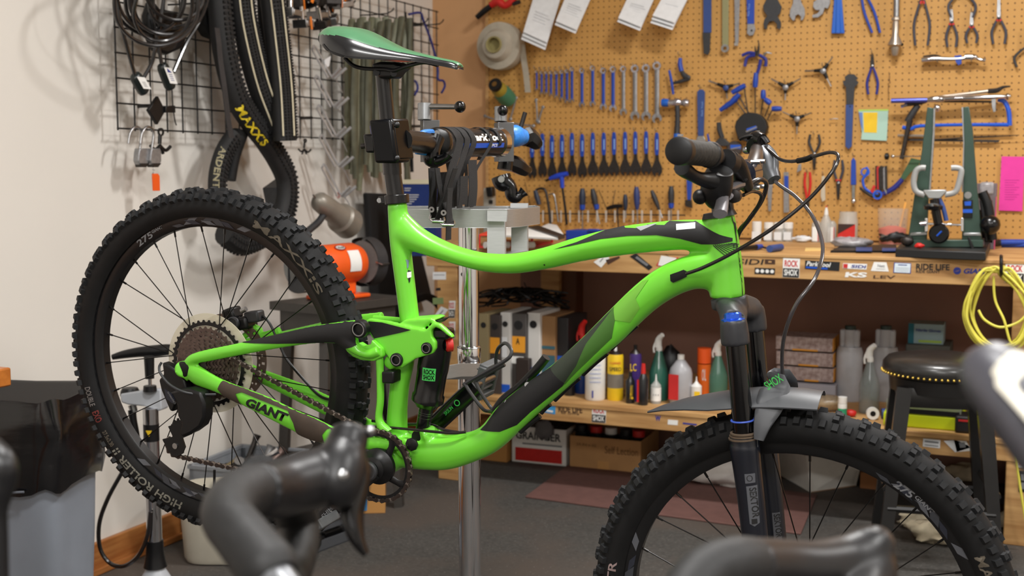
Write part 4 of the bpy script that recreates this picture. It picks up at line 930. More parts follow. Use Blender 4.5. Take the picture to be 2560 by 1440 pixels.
cable([(1912, 368, -.19), (1928, 380, -.18), (1952, 399, -.16), (1985, 403, -.12), (2030, 392, -.08), (2075, 381, -.03), (2096, 391, .0), (2080, 430, .02), (2020, 500, .03), (1930, 572, .045), (1830, 633, .05), (1760, 668, .045), (1716, 684, .032)], .0030, 'dropper_cable')
cable([(1862, 470, .08), (1885, 453, .06), (1905, 449, .04), (1916, 462, .02), (1905, 500, .01), (1875, 545, .0), (1850, 578, -.01), (1842, 600, -.015)], .0036, 'rear_brake_hose')
cable([(1858, 488, .1), (1880, 478, .06), (1900, 484, .03), (1902, 500, .02), (1880, 540, .0), (1852, 570, -.01), (1842, 592, -.02)], .003, 'gear_cable')
M().tube([Hn(1995, 402, -.11), Hn(2015, 398, -.09), Hn(2030, 392, -.08)], .0048, n=8).build('cable_joint', BLK, BIKE)
# cables by the bottom bracket, bottle cage
M().tube([B(905, 1066, .03), B(960, 1068, .03), B(1030, 1074, .03), B(1090, 1080, .028), B(1130, 1083, .026), B(1165, 1080, .02)], .0026, n=8).build('gear_cable', HOSE, BIKE)
M().tube([B(930, 1052, -.02), B(1000, 1060, -.02), B(1075, 1062, -.01), B(1110, 1075, 0), B(1150, 1082, 0)], .003, n=8).build('rear_brake_hose', HOSE, BIKE)
m = M(); wr = .0033
m.tube([B(1232, 1030, 0), B(1222, 1028, .02), B(1205, 1020, .036), B(1166, 966, .037), B(1170, 955, .036), B(1258, 905, .036), B(1278, 885, .03), B(1275, 868, .018), B(1262, 858, .0), B(1246, 870, -.018), B(1240, 892, -.03), B(1240, 912, -.034)], wr, n=8, k=6)
m.tube([B(1240, 1022, -.005), B(1228, 1020, -.03), B(1192, 962, -.036), B(1200, 945, -.036), B(1262, 912, -.036)], wr, n=8, k=6)
CG = m.build('bottle_cage', mat('cage_wire', (44, 44, 46), .4, noise=.1), BIKE)
M().tube([(B(1234, 1030), .006, .009), (B(1258, 1002), .009, .010), (B(1300, 965), .0075, .010), (B(1340, 925), .008, .011), (B(1366, 893), .008, .008)], n=12, k=5, side=BN).build('cage_spine', BLK, CG)
for x, y in ((1268, 1006), (1318, 962)): M().cyl(B(x, y, .01), B(x, y, .016), .005, n=10).build('cage_bolt', STL, CG)
# ============================================================ repair stand
ST = thing('repair_stand', 'chrome pole repair stand holding the green bike by its seat post', 'bike stand', (W(1174, 1400, 2.72).x, W(1174, 1400, 2.72).y, FZ))
pc = W(1172, 700, 2.72); PX, PY = pc.x, pc.y
def pz(py, px=1174, d=2.72): return W(px, py, d).z
m = M(); m.lathe([(.0262, FZ+.01), (.0262, pz(905))], Matrix.Translation((PX, PY, 0)), 40); m.build('lower_pole', CHR, ST)
M().lathe([(.0235, pz(900)), (.0235, pz(560))], Matrix.Translation((PX, PY, 0)), 40).build('upper_pole', CHR, ST)
M().lathe([(.0262, pz(905)), (.0272, pz(900)), (.0272, pz(872)), (.0258, pz(868)), (.0235, pz(866))], Matrix.Translation((PX, PY, 0)), 40).build('collar', CHR, ST)
M().ring([(.027, -.0015), (.0285, 0), (.027, .0015)], Matrix.Translation((PX, PY, pz(870))), 40).build('pin_ring', STL, ST)
q = W(1158, 868, 2.69); M().ball(q, .007, sc=(1, .6, 1)).build('pin_head', STL, ST)
q = W(1158, 686, 2.72-.0235); M().lathe([(.0055, 0), (.0055, -.003)], xyz(W(1158, 686, 2.70), (1, .3, 0), (0, 0, 1)), 18).build('pole_hole', TXT, ST)
M().bb((PX-.3, PY-.3, FZ), (PX+.3, PY+.3, FZ+.012)).build('base_plate', DSTL, ST, bevel=.003)
m = M(); a0, a1 = W(1108, 932, 2.60), W(1188, 932, 2.70); d = a1-a0; hh = V((0, 0, .0155)); dp = V((.02, .05, 0))
m.slab([a0-hh, a1-hh, a1+hh, a0+hh], dp); m.build('cross_bracket', ALU, ST, bevel=.001)
# top tray
def Tz(px, py, d, dz=0): return W(px, py, d)+V((0, 0, dz))
near = [(985, 522, 2.60), (1080, 523, 2.60), (1150, 524, 2.60), (1200, 524, 2.595), (1222, 527, 2.60), (1262, 527, 2.60), (1280, 524, 2.62), (1298, 523, 2.64), (1350, 516, 2.80)]
far = [(1340, 508, 2.90), (1270, 514, 2.84), (1150, 508, 2.86), (985, 506, 2.84)]
zt = W(1100, 523, 2.60).z; out = [(lambda p: V((p.x, p.y, zt)))(W(a, b, c)) for a, b, c in near+far]
n = len(out); c_ = sum(out, V((0, 0, 0)))/n; H = .041; t = .004
inn = [p+(c_-p).normalized()*t for p in out]
m = M(); vs = out+[p-V((0, 0, H)) for p in out]+inn+[p-V((0, 0, H-.003)) for p in inn]; fs = []
for i in range(n):
    j = (i+1) % n; fs += [(i, j, n+j, n+i)[::-1], (2*n+i, 2*n+j, 3*n+j, 3*n+i), (i, j, 2*n+j, 2*n+i)]
fs += [tuple(range(n, 2*n)), tuple(range(3*n, 4*n))]
m.add(vs, fs); TR = m.build('tool_tray', ALU, ST, bevel=.0012)
m = M(); P = [Tz(1218, 527, 2.585), Tz(1268, 527, 2.585), Tz(1266, 554, 2.585), Tz(1218, 553, 2.585)]; m.slab(P, (0.0012, .003, 0)); P = [Tz(1218, 527, 2.585), Tz(1268, 527, 2.585), Tz(1276, 522, 2.66), Tz(1224, 522, 2.66)]; m.slab(P, (0, 0, .002)); m.build('bracket_clip', ALU, TR)
for x0_, x1_, d_, y0_, y1_ in ((1218, 1262, 2.60, 569, 642), (1278, 1318, 2.72, 563, 632)):
    M().slab([Tz(x0_, y0_, d_), Tz(x1_, y0_, d_), Tz(x1_, y1_, d_), Tz(x0_, y1_, d_)], (.0015, .004, 0)).build('bracket_leg', ALU, TR)
M().slab([Tz(1218, 640, 2.60), Tz(1262, 640, 2.60), Tz(1318, 630, 2.72), Tz(1278, 630, 2.72)], (0, 0, .003)).build('bracket_foot', ALU, TR)
M().slab([Tz(1276, 508, 2.84), Tz(1320, 508, 2.84), Tz(1320, 520, 2.84), Tz(1276, 520, 2.84)], (0, .003, 0)).build('bracket_clip', ALU, TR)
# clamp head on the seat post
C0 = B(974, 353); m = M()
up = (B(966, 300)-B(981, 405)).normalized(); rt = up.cross(BN)*-1; rt = BU
q = Matrix((rt, BN.cross(rt)*-1 if False else up, BN)).transposed()
CLM = m.box(C0+BU*.0, (.046, .078, .052), q).build('clamp_jaw', mat('clamp_black', (8, 9, 12), .3, spec=.25), ST, bevel=.005)
M().box(B(996, 348, -.01), (.022, .074, .06), q).build('clamp_jaw', mat('clamp_black', (8, 9, 12), .3, spec=.25), ST, bevel=.004)
M().box(B(940, 358, .0), (.022, .034, .05), q).build('jaw_lever', GBLK, ST, bevel=.004)
M().box(B(944, 328, .0), (.006, .02, .04), q).build('jaw_pad', mat('lilac_pad', (110, 110, 200), .5), ST)
M().cyl(B(928, 362, .01), B(903, 366, .015), .005, n=12).build('lever_rod', DSTL, ST)
for x, y in ((962, 312), (992, 312), (962, 398), (992, 396)): M().ball(B(x, y, .02), .006, n=8).build('jaw_bolt', BLK, ST)
A0, A1 = B(1004, 350, -.02), W(1080, 360, 2.42)
M().tube([(A0, .020), (A1, .022)], n=24, k=1).build('clamp_arm', mat('clamp_black', (8, 9, 12), .3, spec=.25), ST)
q_ = xyz(W(1018, 364, 2.235), A1-A0, (0, 0, 1)); M().box(W(1033, 353, 2.245), (.020, .002, .018), Matrix((((A1-A0).normalized()), ((A1-A0).normalized().cross(V((0, 0, 1)))).normalized(), V((0, 0, 1)))).transposed()).build('brand_plate', LBL, ST)
dA = (A1-A0).normalized(); lettering('Park Tool', WHT, ST, W(1021, 359, 2.235), dA, (0, 0, 1), .0165, .0055, .2, bold=.03)
M().tube([(W(1046, 340, 2.33), .006), (W(1062, 332, 2.36), .007), (W(1080, 330, 2.4), .006)], n=8, k=4).build('tape_wrap', LBLUE, ST)
M().tube([(W(1040, 382, 2.33), .003), (W(1068, 386, 2.36), .003)], n=8, k=2).build('tape_wrap', LBLUE, ST)
# knuckle with cam lever
KN = M().lathe([(.028, -.024), (.031, -.018), (.031, .018), (.028, .024), (.012, .028)], xyz(W(1096, 356, 2.44), (BU*.9-BN*.3), (0, 0, 1)), 28).build('cam_knuckle', GBLK, ST)
M().tube([(W(1090, 345, 2.38), .018), (W(1082, 372, 2.37), .016), (W(1078, 395, 2.37), .018), (W(1092, 402, 2.37), .013), (W(1112, 396, 2.36), .010), (W(1119, 388, 2.36), .012)], n=16, k=5).build('cam_lever', GBLK, KN)
M().cyl(W(1092, 333, 2.41), W(1092, 333, 2.40), .006).build('cam_bolt', STL, KN)
# main tube with maker's lettering
T0, T1 = W(1106, 358, 2.56), W(1242, 356, 2.80); dT = (T1-T0).normalized(); TB = M().tube([(T0, .0325), (T1, .0325)], n=40, k=1).build('arm_tube', mat('arm_dark', (14, 14, 17), .3, coat=.2), ST)
tf = dT.cross(V((0, 0, 1))).normalized(); tf = tf if tf.y < 0 else -tf
def tw(z0):
    inv_r = .0331
    def f(x, y):
        a = (z0+y)/inv_r; return T0+dT*x+tf*(inv_r*cos(a))+V((0, 0, 1))*(inv_r*sin(a))
    return f
LT = (T1-T0).length
m = M(); nseg = 12; vs = []
for i in range(nseg+1):
    for zz in (-.012, -.001): vs.append(tw(0)(LT*.05+LT*.85*i/nseg, zz))
m.add(vs, [(2*i, 2*i+2, 2*i+3, 2*i+1) for i in range(nseg)]); m.build('stripe', LBL, TB, smooth=0)
lettering('ParkTool', WHT, TB, None, None, None, LT*.6, .017, .15, warp=lambda x, y: tw(.004)(LT*.28+x, y), bold=.04)
lettering('PCS', WHT, TB, None, None, None, LT*.10, .007, .15, warp=lambda x, y: (lambda p: p+tf*.0006)(tw(-.010)(LT*.66+x, y)), bold=.02)
M().tube([(T1-dT*.012, .034), (T1+dT*.012, .035)], n=36, k=1).build('end_ring', CHR, ST)
# steel blocks with cam handles
def block(x0_, y0_, x1_, y1_, d_, lab):
    a, b_ = W(x0_, y0_, d_), W(x1_, y1_, d_); c = (a+b_)/2; wd = (W(x1_, y0_, d_)-a).length; h = abs(a.z-b_.z)
    Rz = Matrix.Rotation(YAW+.25, 3, 'Z'); return M().box(c+V((0, wd*.5, 0)), (wd*.93, wd, h), Rz).build('steel_block', mat('milled_steel', (132, 134, 138), .25, .9, noise=.06, scale=40, stretch=(1, 1, 10)), ST, bevel=.001), c, wd
b1, c1, w1 = block(1042, 300, 1087, 405, 2.56, 0); b2, c2, w2 = block(1229, 306, 1273, 404, 2.84, 0)
def handle(px, yt, yb, d_, rod, ball, bd, par):
    p1, p0_ = W(px, yt, d_), W(px, yb, d_); r_ = .0155
    M().tube([(p0_, r_), (p1-V((0, 0, .002)), r_), (p1, r_-.002)], n=28, k=1).build('cam_post', mat('cast_aluminium', (150, 152, 154), .4, .8, noise=.15, scale=60), ST)
    b_ = W(*ball, bd); M().tube([(W(px, rod, d_), .0065), (b_, .0055)], n=14, k=1).build('handle_rod', STL, ST); M().ball(b_, .0128, n=20).build('handle_ball', GBLK, ST)
handle(1062, 257, 300, 2.56, 266, (1150, 267), 2.52, b1); handle(1252, 266, 304, 2.85, 276, (1257, 276), 2.72, b2)
# second clamp arm, taped blue, jaws pointing away
M().tube([(W(1268, 342, 2.9), .026), (W(1285, 340, 2.92), .028), (W(1300, 342, 2.94), .023), (W(1312, 342, 2.95), .018)], n=14, k=4).build('taped_arm', LBLUE, ST)
J = M().tube([(W(1300, 348, 2.95), .018), (W(1318, 342, 2.97), .026), (W(1338, 356, 2.98), .021), (W(1345, 366, 2.99), .012)], n=7, k=3).build('jaw', GBLK, ST, smooth=20)
M().cyl(W(1300, 325, 2.93), W(1313, 281, 2.93), .0058, n=12).build('clamp_screw', DSTL, ST)
M().tube([(W(1272, 380, 2.92), .010), (W(1266, 400, 2.92), .018), (W(1262, 425, 2.92), .020)], n=10, k=3).build('jaw_link', GBLK, ST)
M().tube([(W(1268, 405, 2.93), .018), (W(1290, 412, 2.95), .022), (W(1312, 425, 2.97), .017), (W(1326, 422, 2.98), .008)], n=7, k=3).build('jaw', GBLK, ST, smooth=20)
M().tube([(W(1252, 440, 2.9), .024), (W(1258, 455, 2.9), .024), (W(1275, 468, 2.9), .017), (W(1280, 488, 2.9), .016), (W(1290, 495, 2.9), .013), (W(1302, 486, 2.9), .010), (W(1311, 478, 2.9), .014)], n=16, k=5).build('cam_lever', GBLK, ST)
M().cyl(W(1253, 448, 2.876), W(1253, 448, 2.87), .008, n=16).build('cam_bolt', STL, ST)
# webbing straps hanging over the arm tube
WEB = mat('black_webbing', (27, 26, 27), .8, noise=.35, scale=400, bump=.6, stretch=(1, 1, 3))
SRP = thing('strap_bundle', 'black webbing toe straps with buckles hanging over the stand arm tube', 'straps', tuple(W(1130, 560, 2.55)))
def wstrap(pts, wd, par=SRP, t=.0016): M().strip([W(*p) for p in pts], dT*wd, t).build('strap', WEB, par)
def over(t_, w_, ends):
    "a strap lying over the tube at fraction t_, both ends falling"
    c = T0+dT*LT*t_; P = [W(*ends[0])]+[W(*e) for e in ends[1:2]]
    for a in (-10, 30, 60, 90, 120, 150, 190): P.append(c+tf*(.0355*cos(rad(a)))+V((0, 0, .0355*sin(rad(a)))))
    P += [W(*e) for e in ends[2:]]; M().strip(P, dT*w_, .0016, 4).build('strap', WEB, SRP)
over(.05, .034, ((1125, 565, 2.50), (1118, 470, 2.50), (1085, 430, 2.62), (1078, 540, 2.62)))
over(.18, .026, ((1098, 556, 2.50), (1130, 470, 2.52), (1125, 430, 2.66), (1095, 545, 2.66)))
over(.30, .024, ((1150, 520, 2.56), (1152, 440, 2.58), (1135, 430, 2.70), (1130, 520, 2.70)))
over(.62, .014, ((1180, 518, 2.60), (1184, 440, 2.62), (1165, 430, 2.74), (1165, 518, 2.74)))
over(.80, .012, ((1196, 400, 2.72), (1207, 385, 2.73), (1205, 385, 2.84), (1200, 400, 2.84)))
wstrap([(1078, 420, 2.49), (1080, 470, 2.49), (1084, 545, 2.49)], .026); wstrap([(1092, 420, 2.485), (1102, 480, 2.48), (1128, 555, 2.48)], .020)
wstrap([(1138, 420, 2.485), (1118, 480, 2.48), (1092, 548, 2.47)], .020); wstrap([(1125, 470, 2.47), (1122, 520, 2.47), (1120, 600, 2.47)], .022)
wstrap([(1110, 430, 2.56), (1108, 480, 2.56), (1104, 516, 2.56)], .05); wstrap([(1140, 430, 2.6), (1142, 480, 2.6), (1140, 516, 2.6)], .055); wstrap([(1180, 400, 2.6), (1182, 470, 2.6), (1178, 516, 2.6)], .04); wstrap([(1160, 440, 2.54), (1158, 480, 2.54), (1155, 512, 2.54)], .036)
for x, y in ((1079, 524), (1109, 532)): M().ring([(.0025, -.001), (.006, -.001), (.006, .001), (.0025, .001)], xyz(W(x, y, 2.455), (1, .2, 0), (0, 0, 1)), 20).build('eyelet', STL, SRP)
for x, y in ((1095, 553), (1120, 562)):
    m = M(); m.cyl(W(x-14, y, 2.45), W(x+14, y+1, 2.45), .0042, n=12); m.tube([W(x-18, y-16, 2.45), W(x-20, y-6, 2.45), W(x-13, y+1, 2.45)], .002, n=8, k=4); m.tube([W(x+14, y-10, 2.45), W(x+16, y-2, 2.45), W(x+12, y+3, 2.45)], .002, n=8, k=4); m.build('buckle', CHR, SRP)
# ============================================================ left wall: wire grid and what hangs on it
XG = XL+.056
def G(px, py, o=.0): return onX(px, py, XG+o)
gy0, gz0 = 2.855, 1.333; NVW, NHW = 29, 9
WB = mat('black_wire', (16, 16, 17), .45)
GRD = thing('wire_grid_panel', 'black wire grid panel mounted on the cream left wall', 'wire grid', (XG, gy0+1.0, gz0))
vm = M().cyl((0, 0, -.006), (0, 0, .0762*(NHW-1)+.006), .0028, n=6); hm = M().cyl((0, -.008, 0), (0, .0762*(NVW-1)+.008, 0), .0028, n=6)
gi = WM[GRD.name].inverted(); pv = ph = None
for i in range(NVW):
    X = gi @ Matrix.Translation((XG-.004, gy0+.0762*i, gz0))
    if pv is None: pv = vm.build('wire', WB, GRD, X)
    else: o = pv.copy(); C.objects.link(o); o.parent = GRD; o.matrix_local = X
for i in range(NHW):
    X = gi @ Matrix.Translation((XG+.001, gy0, gz0+.0762*i))
    if ph is None: ph = hm.build('wire', WB, GRD, X)
    else: o = ph.copy(); C.objects.link(o); o.parent = GRD; o.matrix_local = X
for y in (gy0+.0762*2, gy0+.0762*14, gy0+.0762*26):
    for z in (gz0+.0762*1, gz0+.0762*7): M().cyl((XL+.002, y, z), (XG, y, z), .006, n=8).build('wall_bracket', WB, GRD)
for px, py, l in ((420, 12, .16), (560, 4, .3), (800, 20, .16), (900, 38, .16), (1060, 62, .10), (1020, 60, .10), (735, 0, .14)):
    p = G(px, py); M().tube([p, p+V((l*.8, 0, 0)), p+V((l, 0, .02))], .003, n=6, k=2).build('grid_hook', WB, GRD)
# --- coiled cable locks (seven loose loops and two boxes)
CBL = mat('cable_black', (30, 29, 30), .28, coat=.4, noise=.1, scale=40)
def gloop(cx_, cy_, rx, ry, rot, o, r=.0055, wob=.0, n=14):
    P = []
    for i in range(n):
        a = 2*pi*i/n; x = rx*cos(a)*(1+wob*sin(3*a+rot)); y = ry*sin(a)*(1+wob*cos(2*a+rot))
        P.append(G(cx_+x*cos(rot)-y*sin(rot), cy_+x*sin(rot)+y*cos(rot), o+.02*sin(a*2+rot)))
    return M().tube(P, r, n=8, k=5, closed=True)
loops = [(400, 0, 108, 100, .15, .05), (405, -8, 92, 95, -.2, .07), (412, -20, 80, 112, .1, .10), (375, -40, 84, 130, -.12, .12), (425, -25, 95, 120, .3, .14), (395, -30, 62, 120, .02, .09), (430, -40, 70, 100, -.4, .16), (410, 10, 70, 100, .25, .18), (440, 0, 60, 75, .5, .13), (390, -10, 104, 132, -.05, .2)]
lab = ['outermost wide loop', 'second wide loop lying against the wall', 'tall middle loop', 'loop reaching furthest left', 'loop leaning right', 'narrow upright loop', 'short loop tilted left', 'front loop tilted right', 'small right hand loop', 'frontmost largest loop']
for (a, b_, c_, d_, e_, o_), l_ in zip(loops, lab):
    solo(gloop(a, b_, c_, d_, e_, o_, .0058, .06), 'cable_lock', CBL, 'black coiled cable lock on the wire grid, '+l_, 'cable lock', 'black cables bundled on the grid')
def lockbox(p0, p1, cab, cab2, lb, lab2):
    t = thing('lock_key_box', lb, 'lock', tuple(G(*p1, .1)))
    a, b_ = G(*p0, .1), G(*p1, .1); m = M().tube([(a, .011, .014), (a.lerp(b_, .15), .016, .021), (a.lerp(b_, .85), .016, .021), (b_, .011, .014)], n=14, k=2, side=(0, 1, 0)); m.build('lock_body', mat('lock_green_black', (26, 34, 34), .35, noise=.1), t)
    d = (b_-a); sd = V((0, 1, 0)); q = a.lerp(b_, .15)+V((.0175, 0, 0)); w_ = .017
    qb = a.lerp(b_, .8)+V((.0175, 0, 0)); S_ = M().slab([q-sd*w_, qb-sd*w_, qb+sd*w_, q+sd*w_], (.001, 0, 0)).build('paper_label', WHT, t)
    if lab2: M().slab([q.lerp(qb, .05)-sd*.006+V((.0012, 0, 0)), q.lerp(qb, .3)-sd*.009+V((.0012, 0, 0)), q.lerp(qb, .3)+sd*.009+V((.0012, 0, 0))], (.0006, 0, 0)).build('triangle_print', TXB, S_)
    for k_ in range(4): f = .42+.12*k_; M().slab([q.lerp(qb, f)-sd*.008+V((.0012, 0, 0)), q.lerp(qb, f+.03)-sd*.008+V((.0012, 0, 0)), q.lerp(qb, f+.03)+sd*.007+V((.0012, 0, 0)), q.lerp(qb, f)+sd*.007+V((.0012, 0, 0))], (.0006, 0, 0)).build('print_line', TXB if lab2 else TXG, S_)
    M().tube([G(*c, .1) for c in cab], .006, n=8, k=5).build('cable', CBL, t); M().tube([G(*c, .1) for c in cab2], .006, n=8, k=5).build('cable', CBL, t)
    return t
lockbox((336, 186), (362, 232), [(338, 190), (318, 120), (300, 50), (293, -10)], [(358, 196), (378, 160), (386, 130), (400, 60), (410, -10)], 'cable lock box with a scribbled white label, left one below the cables', False)
lockbox((404, 160), (428, 222), [(404, 160), (394, 100), (384, 30), (383, -10)], [(434, 180), (465, 110), (495, 60), (520, -5)], 'cable lock box with a blue triangle label, right one below the cables', True)
m = M(); m.slab([G(362, 0, .05), G(385, 30, .05), G(420, 30, .05), G(450, 80, .05), G(440, 120, .05), G(400, 138, .05), G(375, 130, .05), G(355, 90, .05), G(350, 40, .05)], (.035, 0, 0))
solo(m, 'helmet_bag', BLK, 'dark crumpled pouch behind the coiled cable locks', 'pouch', bevel=.01)
# --- padlocks
def padlock(cx_, y0, y1, lb, o):
    t = thing('padlock', lb, 'padlock', tuple(G(cx_, y1, o))); a, b_ = G(cx_-20, y0, o), G(cx_+18, y1, o)
    m = M().slab([G(cx_-12, y0, o), G(cx_+9, y0, o), G(cx_+12, y0+8, o), G(cx_+12, y1-14, o), G(cx_+4, y1-2, o), G(cx_-10, y1-2, o), G(cx_-16, y1-16, o), G(cx_-14, y0+10, o)], (.022, 0, 0)); m.build('lock_body', GSTL, t, bevel=.003)
    M().slab([G(cx_-12, y1-10, o+.001), G(cx_+12, y1-10, o+.001), G(cx_+4, y1, o+.001), G(cx_-10, y1, o+.001)], (.023, 0, 0)).build('lock_base', DSTL, t, bevel=.002)
    M().tube([G(cx_-27, y0-12, o+.014), G(cx_-22, y0-40, o+.014), G(cx_-8, y0-54, o+.014), G(cx_+6, y0-40, o+.014), G(cx_+1, y0+4, o+.014)], .0042, n=10, k=6).build('shackle', STL, t)
padlock(348, 371, 418, 'grey open shackle padlock hanging on the grid, left of the pair', .02); padlock(378, 371, 418, 'grey open shackle padlock hanging on the grid, right of the pair', .03)
KT = thing('key_tag', 'orange plastic key tag on a chain below the padlocks', 'key tag', tuple(G(388, 478, .04)))
M().slab([G(379, 434, .04), G(393, 434, .04), G(397, 440, .04), G(398, 477, .04), G(381, 477, .04), G(379, 440, .04)], (.004, 0, 0)).build('tag', ORG, KT, bevel=.001)
for i in range(6): M().ring([(.002, -.0006), (.0034, 0), (.002, .0006)], xyz(G(384-(i % 2)*1.5, 394+i*7.5, .046), (0, 1, 0) if i % 2 else (1, 1, 0), (0, 0, 1)), 12).build('chain_link', STL, KT)
def plashook(px, py, lb, sc=1):
    t = thing('display_hook', lb, 'hook', tuple(G(px, py+36*sc, .03)))
    M().ring([(.009*sc, -.003), (.013*sc, -.003), (.013*sc, .003), (.009*sc, .003)], xyz(G(px+2, py+6*sc, .03), (0, 1, 0), (0, 0, 1)), 18).build('eye', BLK, t)
    m = M(); m.tube([G(px, py+14*sc, .03), G(px-1, py+36*sc, .03)], .0065*sc, n=8); m.build('stem', BLK, t)
    for q in ([(px-24*sc, py+40*sc), (px-12*sc, py+50*sc), (px, py+40*sc)], [(px+26*sc, py+42*sc), (px+14*sc, py+52*sc), (px, py+40*sc)], [(px-10*sc, py+60*sc), (px, py+44*sc), (px+8*sc, py+60*sc)]): M().tube([G(x, y, .035) for x, y in q], .0055*sc, n=8).build('prong', BLK, t)
plashook(400, 324, 'black plastic hook with prongs beside the padlocks'); plashook(761, 348, 'small black plastic hook below the hanging tyres', .62)
m = M(); m.slab([G(388, 240, .03), G(404, 272, .03), G(404, 282, .03), G(387, 312, .03), G(364, 275, .03)], (.012, 0, 0)); m.slab([G(402, 266, .03), G(426, 264, .03), G(427, 282, .03), G(402, 282, .03)], (.02, 0, 0))
solo(m, 'hanger_block', BLK, 'black diamond shaped hanger clipped on the grid above the padlocks', 'hanger', bevel=.002)
m = M(); m.tube([G(430, 225, .05), G(432, 262, .05), G(437, 300, .05), G(441, 313, .05)], .002, n=6)
solo(m, 'cord_end', BLK, 'thin black cord dangling below the right cable lock box', 'cord')
# --- tyres
TYR = mat('tyre_black', (26, 26, 27), .7, noise=.2, scale=60, bump=.1); TYT = mat('tyre_tread_black', (20, 20, 21), .8, noise=.3, scale=120, bump=.2); CRM = mat('cream_sidewall', (222, 212, 182), .7, noise=.1)
def slicktyre(path, w_, label, o, stripes=((-.5, .9), (.5, .9)), shade=0):
    "a bare tyre hung up and pulled long; path: left run then right run, pixels at grid offset"
    t = thing('folding_tyre', label, 'tyre', tuple(G(*path[len(path)//2], o)), group='tyres hanging on the grid')
    P = [(G(x, y, o), w_*1.0, w_*.75) for x, y in path]; m = M().tube(P, n=14, k=8, side=(1, 0, 0)); m.build('casing', TYR, t)
    pts = cr([G(x, y, o) for x, y in path], 40); pts = [p[0] for p in pts]; acc = 0; kn = M(); last = pts[0]
    for i in range(1, len(pts)-1):
        tg = (pts[i+1]-pts[i-1]).normalized(); sd = tg.cross(V((1, 0, 0))).normalized()
        acc += (pts[i]-pts[i-1]).length
        if acc > .009:
            acc = 0; R = Matrix((sd, tg, V((1, 0, 0)))).transposed()
            for q in (-.62, -.36, -.12, .12, .36, .62): kn.box(pts[i]+sd*w_*q+V((w_*.76*sqrt(1-q*q*.8), 0, 0))+tg*.004*((int(q*100)//12) % 2), (w_*.16, .0052, .004), R)
    k_ = kn.build('tread_knobs', TYT, t, smooth=0); k_['kind'] = 'stuff'
    for q, zz in stripes:
        S_ = []
        for i in range(0, len(pts)-1, 6):
            tg = (pts[min(i+1, len(pts)-1)]-pts[max(i-1, 0)]).normalized(); sd = tg.cross(V((1, 0, 0))).normalized(); S_.append((pts[i]+sd*w_*q+V((w_*.76*sqrt(max(0, 1-q*q))+.004, 0, 0)), .0032))
        M().tube(S_, n=5, k=1).build('tan_stripe', CRM, t)
    return t
slicktyre([(600, -40), (612, 60), (645, 200), (682, 300), (690, 330)][:4]+[(690, 322), (678, 270), (655, 120), (640, -40)][:0]+[(690, 330)], .050, 'black tyre with cream threads, left of the two hanging narrow tyres', .12, ((.85, 0), (.08, 0)))
slicktyre([(676, -40), (690, 80), (705, 220), (712, 352)], .050, 'black tyre with cream threads hanging furthest right, reaching lowest', .17, ((.85, 0), (.05, 0)))
m = M(); m.tube([(G(655, -40, .1), .02), (G(668, 120, .1), .025), (G(690, 260, .1), .022), (G(700, 330, .1), .015)], n=12, k=6, side=(1, 0, 0)); tag_ = solo(m, 'inner_run', RUB, 'dark inner side of a hanging tyre between the two cream striped ones', 'tyre', 'tyres hanging on the grid')
def knobtyre(path, w_, label, o, text=None, dense=.014):
    t = thing('knobbly_tyre', label, 'tyre', tuple(G(*path[-1][:2], o)), group='tyres hanging on the grid')
    P = [(G(x, y, o+(q[0] if q else 0)), w_, w_*.8) for x, y, *q in path]; M().tube(P, n=14, k=8, side=(1, 0, 0)).build('casing', TYR, t)
    pts = [p[0] for p in cr([p[0] for p in P], 30)]; kn = M(); acc = 0
    for i in range(1, len(pts)-1):
        tg = (pts[i+1]-pts[i-1]).normalized(); sd = tg.cross(V((1, 0, 0))).normalized(); acc += (pts[i]-pts[i-1]).length
        if acc > dense:
            acc = 0; R = Matrix((sd, tg, V((1, 0, 0)))).transposed()
            for q in (-1.0, -.55, -.1, .35): kn.box(pts[i]+sd*w_*q*.98+V((w_*.8*sqrt(max(0, 1-q*q)), 0, 0)), (w_*.26, dense*.55, .007), R)
    k_ = kn.build('tread_knobs', TYT, t, smooth=0); k_['kind'] = 'stuff'; return t, pts
kt, kp = knobtyre([(545, -30), (552, 60), (565, 150), (590, 240), (625, 300), (660, 345), (695, 400), (716, 450), (715, 510), (695, 560), (650, 590), (600, 604), (560, 580)], .044, 'knobbly mountain tyre with yellow lettering twisted below the grid', .10)
def curvetext(txt, mt, par, pts, i0, i1, y0, h, w_, z, bold=.03, flip=1):
    seg = pts[i0:i1]; L_ = [0]
    for a, b_ in zip(seg, seg[1:]): L_.append(L_[-1]+(b_-a).length)
    inv = WM[par.name]
    def f(x, y):
        for k_ in range(len(L_)-1):
            if x <= L_[k_+1] or k_ == len(L_)-2: break
        tt = (x-L_[k_])/(L_[k_+1]-L_[k_]); p = seg[k_].lerp(seg[k_+1], tt); tg = (seg[k_+1]-seg[k_]).normalized(); sd = tg.cross(V((1, 0, 0))).normalized(); yy = (y0+y)*flip; return p+sd*yy+V((z+.001+w_*.8*sqrt(max(0, 1-(yy/w_)**2)), 0, 0))
    lettering(txt, mt, par, None, None, None, L_[-1], h, 0, warp=f, bold=bold)
curvetext('MAXXIS', mat('tyre_yellow', (225, 200, 40), .6), kt, kp, 95, 150, -.043, .021, .044, .001, .03, -1)
kt2, kp2 = knobtyre([(585, 340), (560, 380), (545, 430), (543, 480), (552, 520)], .034, 'end of a mountain tyre curling left below the grid', .07)
curvetext('ARDENT', mat('tyre_beige', (150, 142, 110), .6), kt2, kp2, 30, 85, -.033, .014, .034, .001, .02, -1)
m = M(); m.tube([(G(600, 330, .06), .03), (G(585, 390, .06), .022), (G(575, 450, .06), .02)], n=12, k=4, side=(1, 0, 0)); solo(m, 'tyre_fold', RUB, 'folded dark tyre casing between the two mountain tyre runs', 'tyre', 'tyres hanging on the grid')
